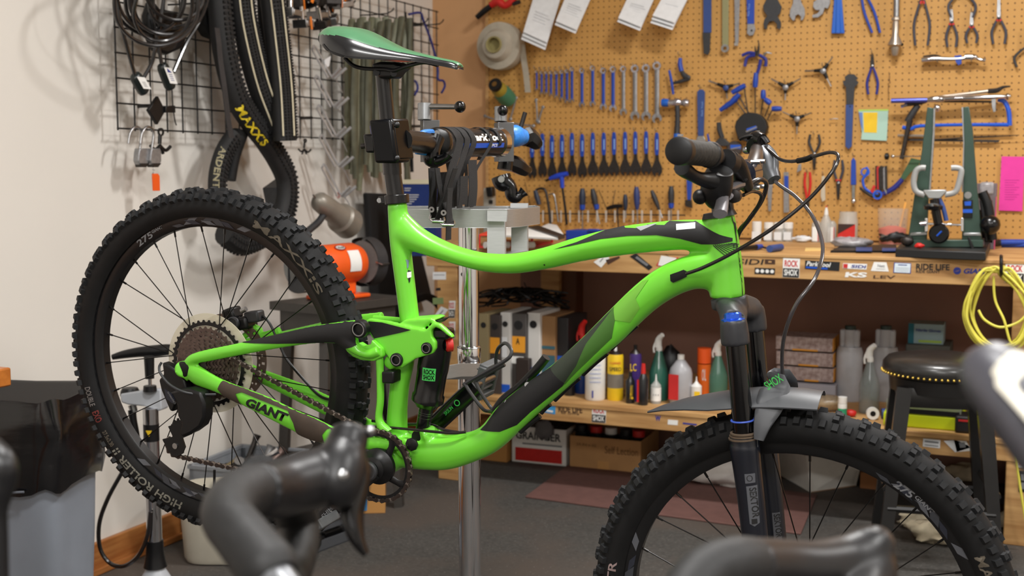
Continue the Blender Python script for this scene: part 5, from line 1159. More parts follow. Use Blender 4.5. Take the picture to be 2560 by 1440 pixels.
m = M(); m.slab([G(548, -20, .02), G(545, 60, .02), G(540, 108, .02), G(520, 100, .02), G(500, 92, .02), G(480, 60, .02), G(480, -20, .02)], (.05, 0, 0)); solo(m, 'rubber_sheet', RUB, 'dark rubber inner tube bundle between the cables and the tyres', 'rubber', bevel=.01)
m = M(); m.strip([G(541, 70, .14), G(546, 110, .14), G(550, 150, .14), G(560, 220, .15), G(570, 300, .15), G(578, 345, .15)], (0, .025, 0), .003); solo(m, 'tie_strap', DGR, 'grey strap hanging in front of the twisted mountain tyre', 'strap')
m = M(); m.slab([G(655, 470, .02), G(690, 445, .02), G(700, 470, .02), G(700, 530, .02), G(665, 520, .02)], (.06, 0, 0)); solo(m, 'junction_box', DGR, 'dark box on the wall behind the lower end of the twisted tyre', 'box', bevel=.004)
# --- pedals cluster
AMB = mat('amber_reflector', (225, 120, 20), .3, coat=.3)
random.seed(11)
for i in range(13):
    px = 728+i*11+random.uniform(-3, 3); py = 20+random.uniform(-22, 40)+(-8 if i > 9 else 0); o = .06+random.uniform(0, .1)
    t = thing('loose_pedal', '%s bicycle pedal, %s from the left in the cluster hanging on the grid' % ('amber reflector' if i in (1, 3, 4, 10, 11, 8) else 'bare chrome' if i % 3 == 0 else 'dark caged', ['first','second','third','fourth','fifth','sixth','seventh','eighth','ninth','tenth','eleventh','twelfth','thirteenth'][i]), 'pedal', (0, 0, 0), group='loose pedals on the grid')
    R = Matrix.Rotation(random.uniform(-.5, .5), 3, 'X') @ Matrix.Rotation(random.uniform(-.6, .6), 3, 'Z')
    m = M()
    for s_ in (-1, 1): m.box((0, s_*.028, 0), (.055, .009, .03), None); m.box((s_*.026, 0, 0), (.007, .05, .02))
    m.build('cage', DSTL if i % 3 else STL, t, bevel=.002); M().cyl((0, 0, -.01), (0, 0, .06), .007, n=10).build('spindle', CHR, t)
    if i in (1, 3, 4, 10, 11, 8): M().box((.031, 0, 0), (.004, .012, .045)).build('reflector', AMB, t, bevel=.001)
    X = Matrix.Translation(G(px, py, o)) @ R.to_4x4(); t.matrix_local = X; WM[t.name] = X
# --- bunch of old inner tubes
TUB = [mat('olive_rubber', (112, 112, 88), .6, noise=.25, scale=25), mat('grey_olive_rubber', (130, 132, 112), .55, noise=.3, scale=20), mat('dark_olive_rubber', (84, 84, 66), .6, noise=.25, scale=25)]
random.seed(4)
for i in range(18):
    x = 880+i*8.6; top = 50+7*sin(i*1.7); bot = 430+random.uniform(-25, 52); o = .05+.022*(i % 3); wv = 9
    P = [(G(x+4*sin(i), top, o), .010, .016), (G(x-3+random.uniform(-wv, wv), 130, o+.01), .017, .012), (G(x-6+random.uniform(-wv, wv), 240, o), .022, .014), (G(x-4+random.uniform(-wv, wv), 340, o+.01), .021, .012), (G(x+random.uniform(-14, 14), bot, o), .012, .012)]
    solo(M().tube(P, n=10, k=5, side=(1, 0, 0)), 'inner_tube', TUB[i % 3], '%s used inner tube, %s from the left in the bunch behind the saddle' % (('olive', 'pale grey', 'dark olive')[i % 3], ['first','second','third','fourth','fifth','sixth','seventh','eighth','ninth','tenth','eleventh','twelfth','thirteenth','fourteenth','fifteenth','sixteenth','seventeenth','last'][i]), 'inner tube', 'old inner tubes on the grid')
P = [(G(1013, 30, .06), .005), (G(1018, 100, .06), .008), (G(1016, 200, .06), .012), (G(1024, 300, .06), .01), (G(1030, 430, .06), .008)]
solo(M().tube(P, n=8, k=5), 'inner_tube', RUB, 'single black inner tube hanging right of the olive bunch', 'inner tube')
# --- chrome zigzag of display hooks
ZZ = thing('prong_hook_strip', 'chain of chrome double prong display hooks hanging off the grid', 'display hooks', tuple(G(860, 490, .08)))
for i in range(5):
    bx_, by_ = 784+i*6, 122+i*74
    m = M(); m.tube([G(bx_-2, by_, .06), G(bx_+6, by_-3, .06), G(bx_+42, by_+66, .09), G(bx_+50, by_+72, .10)], .0045, n=8, k=3); m.tube([G(bx_-2, by_, .06), G(bx_, by_+8, .06), G(bx_+36, by_+72, .09)], .0045, n=8, k=3)
    m.tube([G(bx_+46, by_+70, .10), G(bx_+68, by_+48, .14)], .006, n=8); m.tube([G(bx_+52, by_+74, .10), G(bx_+82, by_+48, .14)], .006, n=8); m.tube([G(bx_+40, by_+60, .09), G(bx_+60, by_+84, .08), G(bx_+72, by_+110, .07)], .002, n=6)
    m.build('prong_hook', mat('zinc_bright', (196, 196, 198), .3, .6), ZZ)
m = M(); m.slab([G(810, 150, .08), G(826, 140, .08), G(822, 165, .08), G(813, 170, .08)], (.002, 0, 0)); m.build('paper_tag', PAPER, ZZ); M().slab([G(838, 488, .08), G(846, 478, .08), G(854, 488, .08), G(845, 497, .08)], (.002, 0, 0)).build('paper_tag', mat('pink_tag', (220, 170, 165), .7), ZZ)
# --- blue coated hooks
VB = mat('vinyl_blue', (30, 44, 120), .4, coat=.3)
solo(M().tube([G(1022, 36, .05), G(1050, 32, .07), G(1058, 50, .07), G(1080, 110, .07), G(1094, 170, .07), G(1095, 198, .07), G(1108, 202, .08), G(1112, 215, .08), G(1104, 232, .08)], .0055, n=8, k=5), 'bike_hook', VB, 'long blue coated hook on the right end of the grid', 'hook')
solo(M().tube([G(1016, 120, .05), G(1022, 170, .06), G(1026, 196, .06), G(1040, 205, .06), G(1044, 222, .07), G(1036, 238, .07)], .0055, n=8, k=5), 'bike_hook', VB, 'shorter blue hook half hidden behind the saddle tip', 'hook')
# --- dark hanging panels, curved tyre on floor corner
m = M(); m.slab([onX(905, 482, XL+.05), onX(1000, 486, XL+.05), onX(1010, 790, XL+.05), onX(926, 800, XL+.05)], (.03, 0, 0)); solo(m, 'black_apron', mat('black_cloth', (17, 16, 17), .9, noise=.3, scale=12, bump=.3), 'black hanging shop apron below the inner tubes', 'apron', bevel=.008)
m = M(); m.slab([onX(1005, 590, XL+.06), onX(1050, 640, XL+.06), onX(1076, 745, XL+.06), onX(1020, 765, XL+.06)], (.01, 0, 0)); solo(m, 'black_board', mat('black_board', (22, 22, 24), .6, noise=.1), 'tilted black board behind the seat tube near the corner', 'board')
m = M(); cc = V((-2.45, 4.60, .312)); m.ring([(.325, -.02), (.352, -.012), (.352, .012), (.325, .02)], xyz(cc, (0, -1, 0), (0, 0, 1)), 64); solo(m, 'spare_tyre', RUB, 'spare black tyre standing in the corner behind the bench end', 'tyre')
# --- gooseneck lamp
LP = thing('gooseneck_lamp', 'grey bell shaped work lamp on a black gooseneck above the grinder', 'lamp', tuple(onX(745, 640, XL+.25)))
XB_ = XL+.25
def LQ(px, py, o=0): return onX(px, py, XB_+o)
a_, b_ = LQ(790, 497), LQ(872, 560); L_ = (b_-a_).length; Tq = Matrix.Translation(a_) @ (b_-a_).to_track_quat('Z', 'Y').to_matrix().to_4x4()
M().lathe([(.002, -.004), (.022, .006), (.036, .025), (.040, L_*.35), (.043, L_*.66), (.046, L_*.69), (.058, L_*.74), (.060, L_), (.056, L_), (.054, L_*.76), (.040, L_*.6), (.03, .04)], Tq, 32).build('lamp_shade', mat('grey_lamp_enamel', (140, 134, 124), .4, .3, noise=.08, scale=20), LP)
M().cyl(LQ(783, 488), LQ(793, 499), .003).build('finial', STL, LP)
M().tube([LQ(808, 538), LQ(795, 556), LQ(770, 578), LQ(740, 610), LQ(735, 650, -.02), LQ(740, 700, -.03)], .013, n=12, k=6).build('gooseneck', DGR, LP)
# --- bench grinder on its stand
GX = XL+.36
def GG(px, py, o=0): return onX(px, py, GX+o)
GRN = thing('bench_grinder', 'orange bench grinder with grey wheel guards on a dark stand', 'grinder', tuple(GG(840, 742)))
ax = V((.25, 1, 0)).normalized(); c0 = GG(845, 660); 
def gq(t): return c0+ax*t
Tg = xyz(gq(0), (1, -.25, 0), (0, 0, 1)); Tg = Matrix.Translation(c0) @ ax.to_track_quat('Z', 'Y').to_matrix().to_4x4()
M().lathe([(.03, -.13), (.062, -.12), (.072, -.09), (.074, .06), (.064, .09), (.03, .1)], Tg, 36).build('motor_body', ORG, GRN)
R_ = []
for s_, z in ((1, .14), (-1, -.17)):
    Z = Tg @ Matrix.Translation((0, 0, z)); M().lathe([(.012, -.018), (.078, -.016), (.078, .016), (.012, .018)], Z, 36).build('grinding_wheel', mat('grey_stone', (128, 128, 126), .85, noise=.1, scale=200), GRN)
    M().lathe([(.09, -.026), (.09, .026)], Z, 24, cap=False, a0=rad(60), a1=rad(300)).build('wheel_guard', DGR, GRN); M().lathe([(.004, .02*s_), (.088, .026*s_)], Z, 24, cap=False, a0=rad(150), a1=rad(300)).build('guard_cover', DGR, GRN)
    M().cyl(Z @ V((0, 0, 0)), Z @ V((0, 0, .05*s_)), .008).build('spindle', mat('brass', (180, 140, 80), .35, .8), GRN)
    M().box(Z @ V((-.085, .0, 0)), (.03, .05, .004), Matrix.Rotation(.3, 3, 'Y')).build('tool_rest', STL, GRN)
m = M()
camx = (CAM-c0); camx.z = 0; camx = (camx-ax*camx.dot(ax)).normalized()
def onbody(t, a, r=.0755): return c0+ax*t+(camx*cos(rad(a))+V((0, 0, sin(rad(a)))))*r
def wrap(t0, t1, a0, a1, mt, nm, par, r=.0755):
    m = M(); k_ = 8; R = []
    for i in range(k_+1): a = a0+(a1-a0)*i/k_; R.append([onbody(t0, a, r), onbody(t1, a, r)])
    m.add([p for r_ in R for p in r_], [(2*i, 2*i+1, 2*i+3, 2*i+2) for i in range(k_)]); return m.build(nm, mt, par, smooth=60)
wrap(-.01, .045, -18, 42, WHT, 'warning_label', GRN); m = M(); q = onbody(-.03, 55, .0758); m.lathe([(.001, 0), (.026, .0)], xyz(q, ax, V((0, 0, 1))*.57-camx*.82)@Matrix.Diagonal((1, .55, 1, 1)), 24, cap=True); S_ = m.build('oval_sticker', TXR, GRN)
m = M(); m.lathe([(.001, .0006), (.021, .0006)], xyz(q, ax, V((0, 0, 1))*.57-camx*.82)@Matrix.Diagonal((1, .52, 1, 1)), 24, cap=True); m.build('oval_inner', WHT, S_)
lettering('Avid', TXT, S_, q-ax*.014+(V((0, 0, 1))*.57-camx*.82)*-.005, ax, V((0, 0, 1))*.57-camx*.82, .028, .009, .3, lift=.0014)
M().box(c0+V((0, 0, -.085)), (.07, .12, .05), ax.to_track_quat('Y', 'Z').to_matrix()).build('pedestal', ORG, GRN, bevel=.01); zt_ = GG(845, 746).z
M().box(V((c0.x, c0.y, zt_+.008)), (.13, .2, .016), ax.to_track_quat('Y', 'Z').to_matrix()).build('foot', ORG, GRN, bevel=.006)
SB = mat('stand_black', (56, 52, 48), .5, noise=.15, scale=20)
STD = thing('grinder_stand', 'dark metal pedestal stand carrying the orange grinder', 'stand', (c0.x, c0.y, FZ))
rz_ = ax.to_track_quat('Y', 'Z').to_matrix()
M().box((c0.x, c0.y, zt_-.016), (.26, .42, .03), rz_).build('top_plate', SB, STD, bevel=.002)
for sx in (-1, 1):
    for sy in (-1, 1):
        a = V((c0.x, c0.y, zt_-.03))+rz_ @ V((sx*.09, sy*.15, 0)); b_ = V((c0.x, c0.y, FZ))+rz_ @ V((sx*.11, sy*.19, 0)); d = (b_-a).normalized()
        M().tube([(a, .028, .014), (b_, .028, .014)], n=4, k=1, side=rz_ @ V((1, 0, 0))).build('leg', SB, STD)
M().box((c0.x, c0.y, .2), (.22, .36, .02), rz_).build('stand_shelf', SB, STD)
M().box((c0.x, c0.y, zt_-.08), (.22, .36, .10), rz_).build('apron', SB, STD, bevel=.002)
# ============================================================ tools on the pegboard
def PX_(px, py, off=.02): return xyz(Pg(px, py, off), (1, 0, 0), (0, 0, 1))
def tool(name, label, cat, px, py, group=None): return thing(name, label, cat, tuple(Pg(px, py, .02)), group=group)
def TP(t, nm, mt, poly, th=.006, off=.016, bev=.001, **k): return M().slab([Pg(x, y, off) for x, y in poly], (0, -th, 0)).build(nm, mt, t, bevel=bev, **k)
def TT(t, nm, mt, pts, r=None, off=.02, n=8, k=5, **kw): return M().tube([(Pg(p[0], p[1], off+(p[3] if len(p) > 3 else 0)), p[2] if len(p) > 2 else r) for p in pts], n=n, k=k).build(nm, mt, t, **kw)
ORD = ['first', 'second', 'third', 'fourth', 'fifth', 'sixth', 'seventh', 'eighth', 'ninth', 'tenth', 'eleventh', 'twelfth', 'thirteenth', 'fourteenth', 'fifteenth', 'sixteenth']
CHT = mat('polished_steel', (190, 190, 200), .22, .9, noise=.1, scale=80)
wx = [485, 522, 557, 593, 633, 673, 712, 750, 825, 905, 985, 1058, 1135, 1222, 1305, 1387]
wt = [538, 545, 545, 545, 545, 540, 535, 520, 530, 512, 530, 520, 518, 515, 512, 493]
wb = [672, 698, 698, 710, 722, 738, 758, 755, 785, 778, 800, 812, 840, 868, 872, 888]
for i in range(16):
    x, a, b = 1180+wx[i]/3, wt[i]/3, wb[i]/3; s = (.0052, .006, .006, .0066, .007, .0078, .008, .0085, .0105, .0105, .012, .0125, .0125, .016, .016, .0165)[i]
    col = 'blue handled' if i < 12 else 'bare steel'
    t = tool('combination_wrench', '%s combination wrench, %s from the left in the upper wrench row' % (col, ORD[i]), 'wrench', x, b+4, 'combination wrenches')
    Pt, Pb = Pg(x, a, .02), Pg(x, b, .02)
    M().ring([(s*.6, -.004), (s*1.12, -.0045), (s*1.12, .0045), (s*.6, .004)], xyz(Pt, (1, 0, -.1), (0, 0, 1)), 20).build('box_end', CHT, t)
    p = [(Pt-V((0, 0, s*.8)), s*.55+.0014, .003), (Pt.lerp(Pb, .5), s*.5+.0014, .003), (Pb+V((0, 0, s*.6)), s*.55+.0014, .003)]
    M().tube(p, n=8, k=2, side=(0, 1, 0)).build('shaft', BLUE if i < 12 else GSTL, t)
    C_ = [(s*1.15*cos(rad(q)), s*1.15*sin(rad(q))) for q in range(-60, 241, 20)]+[(-s*.62, -s*.95), (-s*.62, -s*.1), (0, s*.35), (s*.62, -s*.1), (s*.62, -s*.95)]
    C_ = [(u*1.15, v*1.15) for u, v in C_]; M().prism(C_, xyz(Pb, (1, 0, .22), (-.2, 0, 1)), .005).build('open_end', CHT if i < 12 else GSTL, t, bevel=.0006)
    hook(x, a-4)
cx13 = [453, 530, 602, 677, 752, 828, 908, 990, 1067, 1150, 1227, 1308, 1388]
for i, xx in enumerate(cx13):
    x = 1180+xx/3; y0 = (1020, 1010, 1022, 1018, 1005, 1014, 1003, 1003, 1000, 998, 996, 993, 1003)[i]/3; w_ = (15, 15, 15, 15, 15, 16, 18, 18, 18, 18, 18, 18, 18)[i]
    t = tool('cone_wrench', 'thin cone wrench with blue handle, %s from the left in the lower row' % ORD[i], 'wrench', x, y0+104, 'cone wrenches')
    TP(t, 'blade', DSTL, [(x-4, y0+50), (x+4, y0+50), (x+5, y0+66), (x+w_*.7, y0+84), (x+w_*.72, y0+96), (x+w_*.45, y0+104), (x+w_*.2, y0+107), (x+w_*.18, y0+98), (x-w_*.18, y0+98), (x-w_*.2, y0+107), (x-w_*.45, y0+104), (x-w_*.72, y0+96), (x-w_*.7, y0+84), (x-5, y0+66)], .003, .017, .0005)
    h_ = TP(t, 'handle', BLUE, [(x-4, y0), (x-2, y0-3), (x+2, y0-3), (x+4, y0), (x+5, y0+10), (x+5, y0+44), (x+3.5, y0+54), (x-3.5, y0+54), (x-5, y0+44), (x-5, y0+10)], .008, .015, .002)
    TP(h_, 'print', mat('pale_blue_print', (130, 165, 225), .5), [(x-1.5, y0+14), (x+1.8, y0+14), (x+1.8, y0+40), (x-1.5, y0+40)], .0006, .0235, 0); TP(t, 'eye_hole', TXT, [(x-1.5, y0+90), (x+1.5, y0+90), (x+1.5, y0+95), (x-1.5, y0+95)], .0006, .0205, 0)
    hook(x, y0-4)
def pliers(label, x, y0, yp, y1, sp, hm=DGR, jm=DSTL, tilt=0, nm='pliers', lw=4.5, collar=None, up=False, jw=3.5):
    "jaws from y0 to the pivot yp, handles from yp to y1 spread sp"
    t = tool(nm, label, 'pliers', x, max(y0, y1)); sg = 1 if y1 > y0 else -1
    def X(y): return x+tilt*(y-yp)
    for s_ in (-1, 1):
        TP(t, 'jaw', jm, [(X(y0)+s_*.6, y0), (X(y0)+s_*jw*.8, y0+sg), (X(yp)+s_*jw*1.5, yp-sg*4), (X(yp)+s_*jw*1.2, yp+sg*5), (X(yp)-s_*1, yp+sg*4), (X(yp)-s_*.5, yp-sg*5)][::s_], .007, .016)
        L = y1-yp; TT(t, 'handle', hm, [(X(yp)+s_*2, yp+sg*3, .004), (X(yp+L*.3)+s_*sp*.55, yp+L*.3, .0052), (X(yp+L*.6)+s_*sp*.9, yp+L*.6, .0056), (X(y1)+s_*sp*.7, y1, .005)], n=8, off=.02)
        if collar: TT(t, 'collar', collar, [(X(yp)+s_*3, yp+L*.1, .0055), (X(yp)+s_*5, yp+L*.16, .0055)], n=8, off=.02, k=1)
    M().lathe([(.005, 0), (.005, .003), (.003, .004)], PX_(X(yp), yp, .024), 12).build('pivot', STL, t); hook(X(min(y0, y1)), min(y0, y1)+2); return t
GH = mat('grey_vinyl', (58, 60, 72), .5, noise=.1); BH = mat('blue_vinyl', (34, 44, 130), .45, noise=.08)
pliers('blue handled pliers hanging upside down at the top, handles closed', 2150, -70, -40, 82, 14, BLUE, STL, .33)
pliers('large slip joint pliers with grey handles, top of the board', 2306, -60, -10, 114, 22, GH, GSTL, -.02, collar=TXR)
pliers('diagonal cutter with grey handles below the top edge', 2379, 22, 52, 118, 15, GH, STL, 0, collar=TXR)
pliers('smallest needle nose pliers with short purple grey handles', 2429, 30, 62, 108, 16, GH, STL, 0, collar=TXR)
pliers('large long nose pliers with dark handles at the top right', 2497, -30, 42, 110, 20, GH, STL, 0, collar=TXR)
pliers('black needle nose pliers cut by the right edge of the view', 2566, 72, 115, 168, 34, DGR, DSTL, 0)
pliers('slip joint pliers whose grey grips arch above the small cutters', 2405, -60, -25, 44, 38, GH, STL, 0)
pliers('blue handled cable cutters with closed oval grips', 2181, 134, 165, 236, 15, BH, DSTL, 0)
pliers('black circlip pliers with handles up, above the brake hose', 2036, 425, 385, 336, 15, DGR, DSTL, 0)
pliers('grey handled pliers hanging jaws down beside the hose loop', 2096, 500, 458, 400, 13, GH, DSTL, 0, collar=TXR)
pliers('red handled cutters hanging in the middle of the lower row', 2019, 528, 500, 430, 8, RED, DSTL, 0)
def bar(nm, label, cat, segs, hx=None, hy=None, **k):
    "flat tool from px outlines"
    ys = [y for s in segs for _, y in s[2]]; xs = [x for s in segs for x, _ in s[2]]; t = tool(nm, label, cat, sum(xs)/len(xs), max(ys))
    for s in segs: TP(t, s[0], s[1], s[2], *(s[3:]))
    if hx: hook(hx, hy)
    return t
def rct(x0, y0, x1, y1): return [(x0, y0), (x1, y0), (x1, y1), (x0, y1)]
def hole(t, x, y, r=.004, off=.024): M().lathe([(r, 0), (r, .0006)], PX_(x, y, off), 14).build('eye_hole', TXT, t)
SLB = mat('slate_blue', (44, 70, 130), .5, noise=.1)
bar('tyre_seating_tool', 'long flat bar, slate blue above and black below, at the top', 'tool', [('handle', SLB, rct(1759, -40, 1779, 82)), ('blade', DGR, [(1757, 82), (1777, 82), (1775, 130), (1770, 138), (1760, 134)])])
t = bar('box_wrench', 'long brass coloured box wrench with a ring end at the top', 'wrench', [('shaft', mat('brassy_steel', (150, 148, 110), .4, .5), rct(1806, -40, 1822, 114))]); M().ring([(.008, -.005), (.017, -.005), (.017, .005), (.008, .005)], PX_(1813, 121, .022), 20).build('ring_end', STL, t)
bar('breaker_bar', 'silver breaker bar with chrome tip beside the brass wrench', 'wrench', [('shaft', GSTL, [(1836, -40), (1851, -40), (1847, 108), (1838, 108)]), ('tip', CHR, rct(1836, 107, 1846, 115))])
t = bar('crank_wrench', 'blue handled wrench with a rounded steel end at the top', 'wrench', [('handle', BLUE, [(1866, -40), (1887, -40), (1886, 60), (1869, 60)]), ('steel_end', GSTL, [(1869, 60), (1886, 60), (1889, 74), (1884, 88), (1874, 90), (1868, 84)])]); hole(t, 1879, 76); lettering('Park Tool', mat('pale_blue_print', (130, 165, 225), .5), t, Pg(1873, 40, .0235), (.05, 0, 1), (-1, 0, 0), .05, .007)
bar('headset_wrench', 'black forked headset wrench with open round jaw', 'wrench', [('wrench', DGR, [(1920, -40), (1942, -40), (1945, 0), (1955, 18), (1951, 34), (1944, 40), (1953, 56), (1953, 68), (1949, 75), (1943, 70), (1942, 60), (1935, 53), (1924, 54), (1919, 62), (1918, 74), (1911, 72), (1909, 60), (1911, 50), (1918, 40), (1910, 28), (1908, 15), (1916, 0)], .006)])
bar('flat_wrench', 'grey forked flat wrench between the black one and the hook spanner', 'wrench', [('wrench', GSTL, [(1986, -40), (1998, -40), (2003, 5), (2012, 22), (2013, 38), (2008, 50), (2002, 52), (2003, 42), (1996, 36), (1989, 40), (1988, 50), (1983, 53), (1975, 42), (1975, 28), (1983, 8)], .006)])
bar('hook_spanner', 'grey hook spanner with curled end at the top', 'wrench', [('spanner', GSTL, [(2050, -40), (2075, -40), (2076, 8), (2070, 22), (2062, 20), (2058, 34), (2046, 44), (2032, 45), (2031, 38), (2044, 34), (2050, 26), (2040, 26), (2033, 18), (2034, 6), (2042, 0)], .006)]); 
t = tool('tyre_lever_set', 'bundle of three bright blue flat levers hanging at the top', 'tyre levers', 2096, 86)
for a, b_ in ((2079, 2090), (2090, 2102), (2102, 2112)): TP(t, 'lever', mat('bright_blue', (20, 92, 190), .35, coat=.2), [((a+2096*2)/3-1, -40), ((b_+2096*2)/3+1, -40), (b_, 84), (a, 84)], .010, .014+.003*(a == 2090), .002)
t = tool('shock_pump', 'silver upright fork pump hanging at the top right', 'pump', 2239, 140)
M().tube([(Pg(2243, -60, .04), .012), (Pg(2241, 42, .04), .012)], n=20, k=1).build('barrel', STL, t); M().lathe([(.017, 0), (.018, -.01), (.012, -.014), (.013, -.07), (.028, -.10), (.030, -.108), (.018, -.115), (.014, -.14), (.010, -.15)], Matrix.Translation(Pg(2240, 44, .04)), 24).build('pump_head', mat('champagne_steel', (176, 164, 150), .3, .7), t); M().cyl(Pg(2256, 112, .05), Pg(2248, 108, .04), .006).build('valve_knob', DSTL, t)
t = tool('torque_wrench', 'chrome torque wrench lying level on hooks below the pliers', 'torque wrench', 2380, 165)
TT(t, 'shaft', CHR, [(2304, 150, .010), (2335, 147, .011), (2380, 148, .008), (2420, 145, .008)], off=.04, n=14); TT(t, 'head', CHR, [(2412, 143, .013), (2436, 143, .012), (2446, 148, .006), (2464, 151, .009)], off=.04, n=12); TP(t, 'blue_pawl', BLUE, [(2386, 140), (2404, 138), (2404, 160), (2396, 164), (2390, 156)], .012, .035); TT(t, 'grip', DSTL, [(2308, 143, .006), (2336, 140, .007), (2352, 143, .005)], off=.035)
for x in (2345, 2430): hook(x, 160, .06)
# papers pinned up, fanned out from the board at the bottom
def curled(nm, label, quad, drop, cat='paper', mt=PAPER, lines=6):
    "quad TL,TR,BR,BL px; the lower edge stands off the board by drop"
    R_ = []; K = 8
    for i in range(K+1):
        f = i/K; o = .012+drop*f**2; a = V(quad[0]).lerp(V(quad[3]), f); b_ = V(quad[1]).lerp(V(quad[2]), f)
        R_.append([Pg(a.x, a.y, o), Pg(b_.x, b_.y, o), Pg(b_.x, b_.y, o)+V((0, -.0015, 0)), Pg(a.x, a.y, o)+V((0, -.0015, 0))])
    o_ = M().rings(R_); return solo(o_, nm, mt, label, cat)
def sheets(lab, q, k, dr):
    t = thing('paper_stack', lab, 'papers', tuple(Pg(q[2][0], q[2][1], dr)))
    for j in range(k):
        R_ = []; K = 8
        for i in range(K+1):
            f = i/K; o = .012+dr*f**2-.003*j; s_ = 9*j; a = V(q[0]).lerp(V((q[3][0]+s_*.3, q[3][1]-s_, 0)), f); b_ = V(q[1]).lerp(V((q[2][0]+s_*.3, q[2][1]-s_, 0)), f); R_.append([Pg(a.x, a.y, o+.004*j), Pg(b_.x, b_.y, o+.004*j), Pg(b_.x, b_.y, o+.004*j)+V((0, -.001, 0)), Pg(a.x, a.y, o+.004*j)+V((0, -.001, 0))])
        S_ = M().rings(R_).build('sheet', PAPER, t)
    for r_ in range(9):
        f0 = .52+.045*r_; o = .012+dr*f0**2+.006*k; a = V(q[0]).lerp(V(q[3]), f0); b_ = V(q[1]).lerp(V(q[2]), f0); u, v = a.lerp(b_, .2), a.lerp(b_, .75+.1*sin(r_*2)); M().slab([Pg(u.x, u.y, o), Pg(v.x, v.y, o), Pg(v.x, v.y+1.1, o), Pg(u.x, u.y+1.1, o)], (0, -.0004, 0)).build('print_line', mat('faint_print', (190, 192, 196), .8), S_, smooth=0)
sheets('stack of white printed sheets, leftmost on the board', [(1350, -60, 0), (1412, -40, 0), (1363, 125, 0), (1303, 98, 0)], 3, .12); sheets('white paper strip, second from the left on the board', [(1435, -60, 0), (1493, -40, 0), (1439, 84, 0), (1387, 62, 0)], 2, .12)
sheets('white paper strip, third from the left on the board', [(1590, -50, 0), (1652, -40, 0), (1600, 77, 0), (1543, 54, 0)], 2, .12); sheets('white paper strip, rightmost at the top of the board', [(1680, -50, 0), (1738, -40, 0), (1681, 75, 0), (1626, 57, 0)], 3, .12)
t = tool('colour_chart', 'small green and yellow chart card on the board', 'card', 2185, 353)
TP(t, 'card', mat('mint_card', (170, 205, 190), .7), [(2146, 274), (2221, 273), (2217, 352), (2153, 349), (2155, 330)], .002, .010, 0); TP(t, 'yellow_field', YEL, [(2158, 281), (2194, 281), (2192, 332), (2160, 331)], .001, .012, 0); TP(t, 'green_edge', mat('lime_edge', (170, 205, 90), .7), [(2146, 274), (2221, 273), (2220, 277), (2147, 278)], .001, .012, 0); TP(t, 'blue_edge', mat('soft_blue', (100, 130, 190), .7), [(2147, 281), (2156, 281), (2158, 330), (2152, 312)], .001, .012, 0)
t = tool('pink_note', 'bright magenta sheet of paper pinned near the right edge', 'paper', 2527, 530)
P_ = TP(t, 'sheet', mat('magenta_paper', (226, 58, 160), .7, noise=.04), [(2504, 391), (2562, 392), (2556, 528), (2497, 526)], .002, .010, 0)
for k_ in range(9): TP(P_, 'print_line', mat('magenta_dark', (170, 30, 130), .7), rct(2512, 450+k_*6, 2548-(k_ % 3)*6, 451+k_*6), .0005, .0122, 0)
# Y wrenches
def ywr(label, c, ends, chromed=(0,)):
    t = tool('y_wrench', label, 'hex wrench', c[0], max([e[1] for e in ends]))
    for i, e in enumerate(ends):
        m_ = (c[0]*.5+e[0]*.5, c[1]*.5+e[1]*.5); TT(t, 'arm', BLK, [(c[0], c[1], .010), (m_[0], m_[1], .0065)], n=10, k=1, off=.025); TT(t, 'bit', CHR if i in chromed else STL, [(m_[0], m_[1], .0045 if i in chromed else .003), (e[0], e[1], .0045 if i in chromed else .0028)], n=8, k=1, off=.025)
    M().lathe([(.012, 0), (.012, .006), (.008, .009)], PX_(c[0], c[1]+2, .028), 12).build('badge', SLB if len(label) % 2 else GSTL, t); hook(c[0], c[1]-8)
ywr('black Y shaped hex wrench with long chrome arm, nearest the hex set', (1815, 218), [(1772, 202), (1850, 208), (1818, 247)])
ywr('black Y shaped hex wrench between hex set and the three way tool', (1964, 217), [(1928, 197), (2002, 196), (1963, 250)])
ywr('black Y shaped socket wrench, highest on the board', (2058, 176), [(2012, 178), (2082, 142), (2078, 216)], (0, 2))
ywr('black Y shaped torx wrench beside the black hex holder', (1993, 296), [(1957, 280), (2028, 282), (1992, 335)], ())
# hex key set in a fan holder
HX = thing('hex_key_set', 'fan of blue handled hex keys in a black holder', 'hex keys', tuple(Pg(1880, 350, .04)))
P_ = [(1842+0, 318), (1846, 304), (1856, 292), (1866, 284), (1880, 282), (1896, 284), (1908, 290), (1918, 302), (1923, 318), (1918, 336), (1905, 350), (1890, 354), (1868, 354), (1850, 346)]; TP(HX, 'holder', mat('holder_black', (18, 18, 19), .6, noise=.2, scale=60, bump=.3), P_, .045, .012, .003); TP(HX, 'badge', LBL, [(1866, 322), (1890, 314), (1892, 322), (1868, 330)], .001, .058, 0); TP(HX, 'badge_bar', GSTL, [(1864, 328), (1892, 316), (1893, 319), (1866, 331)], .001, .0595, 0)
for i, (a, b_, c_) in enumerate((((1868, 290), (1838, 250), (1800, 276)), ((1874, 286), (1846, 238), (1822, 262)), ((1870, 285), (1860, 215), (1830, 232)), ((1888, 282), (1888, 215), (1890, 182)), ((1902, 286), (1908, 245), (1908, 225)), ((1912, 292), (1925, 258), (1912, 248)), ((1918, 300), (1932, 272), (1954, 272)))):
    d = (c_[0]-b_[0], c_[1]-b_[1]); TT(HX, 'hex_key', DSTL, [(a[0], a[1], .0028), (b_[0], b_[1], .0028)], n=6, k=1, off=.04+.004*(i % 3)); TT(HX, 'handle', BLUE, [(b_[0]-d[0]*.1, b_[1]-d[1]*.1, .010), (b_[0]+d[0]*.4, b_[1]+d[1]*.4, .012), (c_[0], c_[1], .009)], n=10, k=3, off=.042+.004*(i % 3))
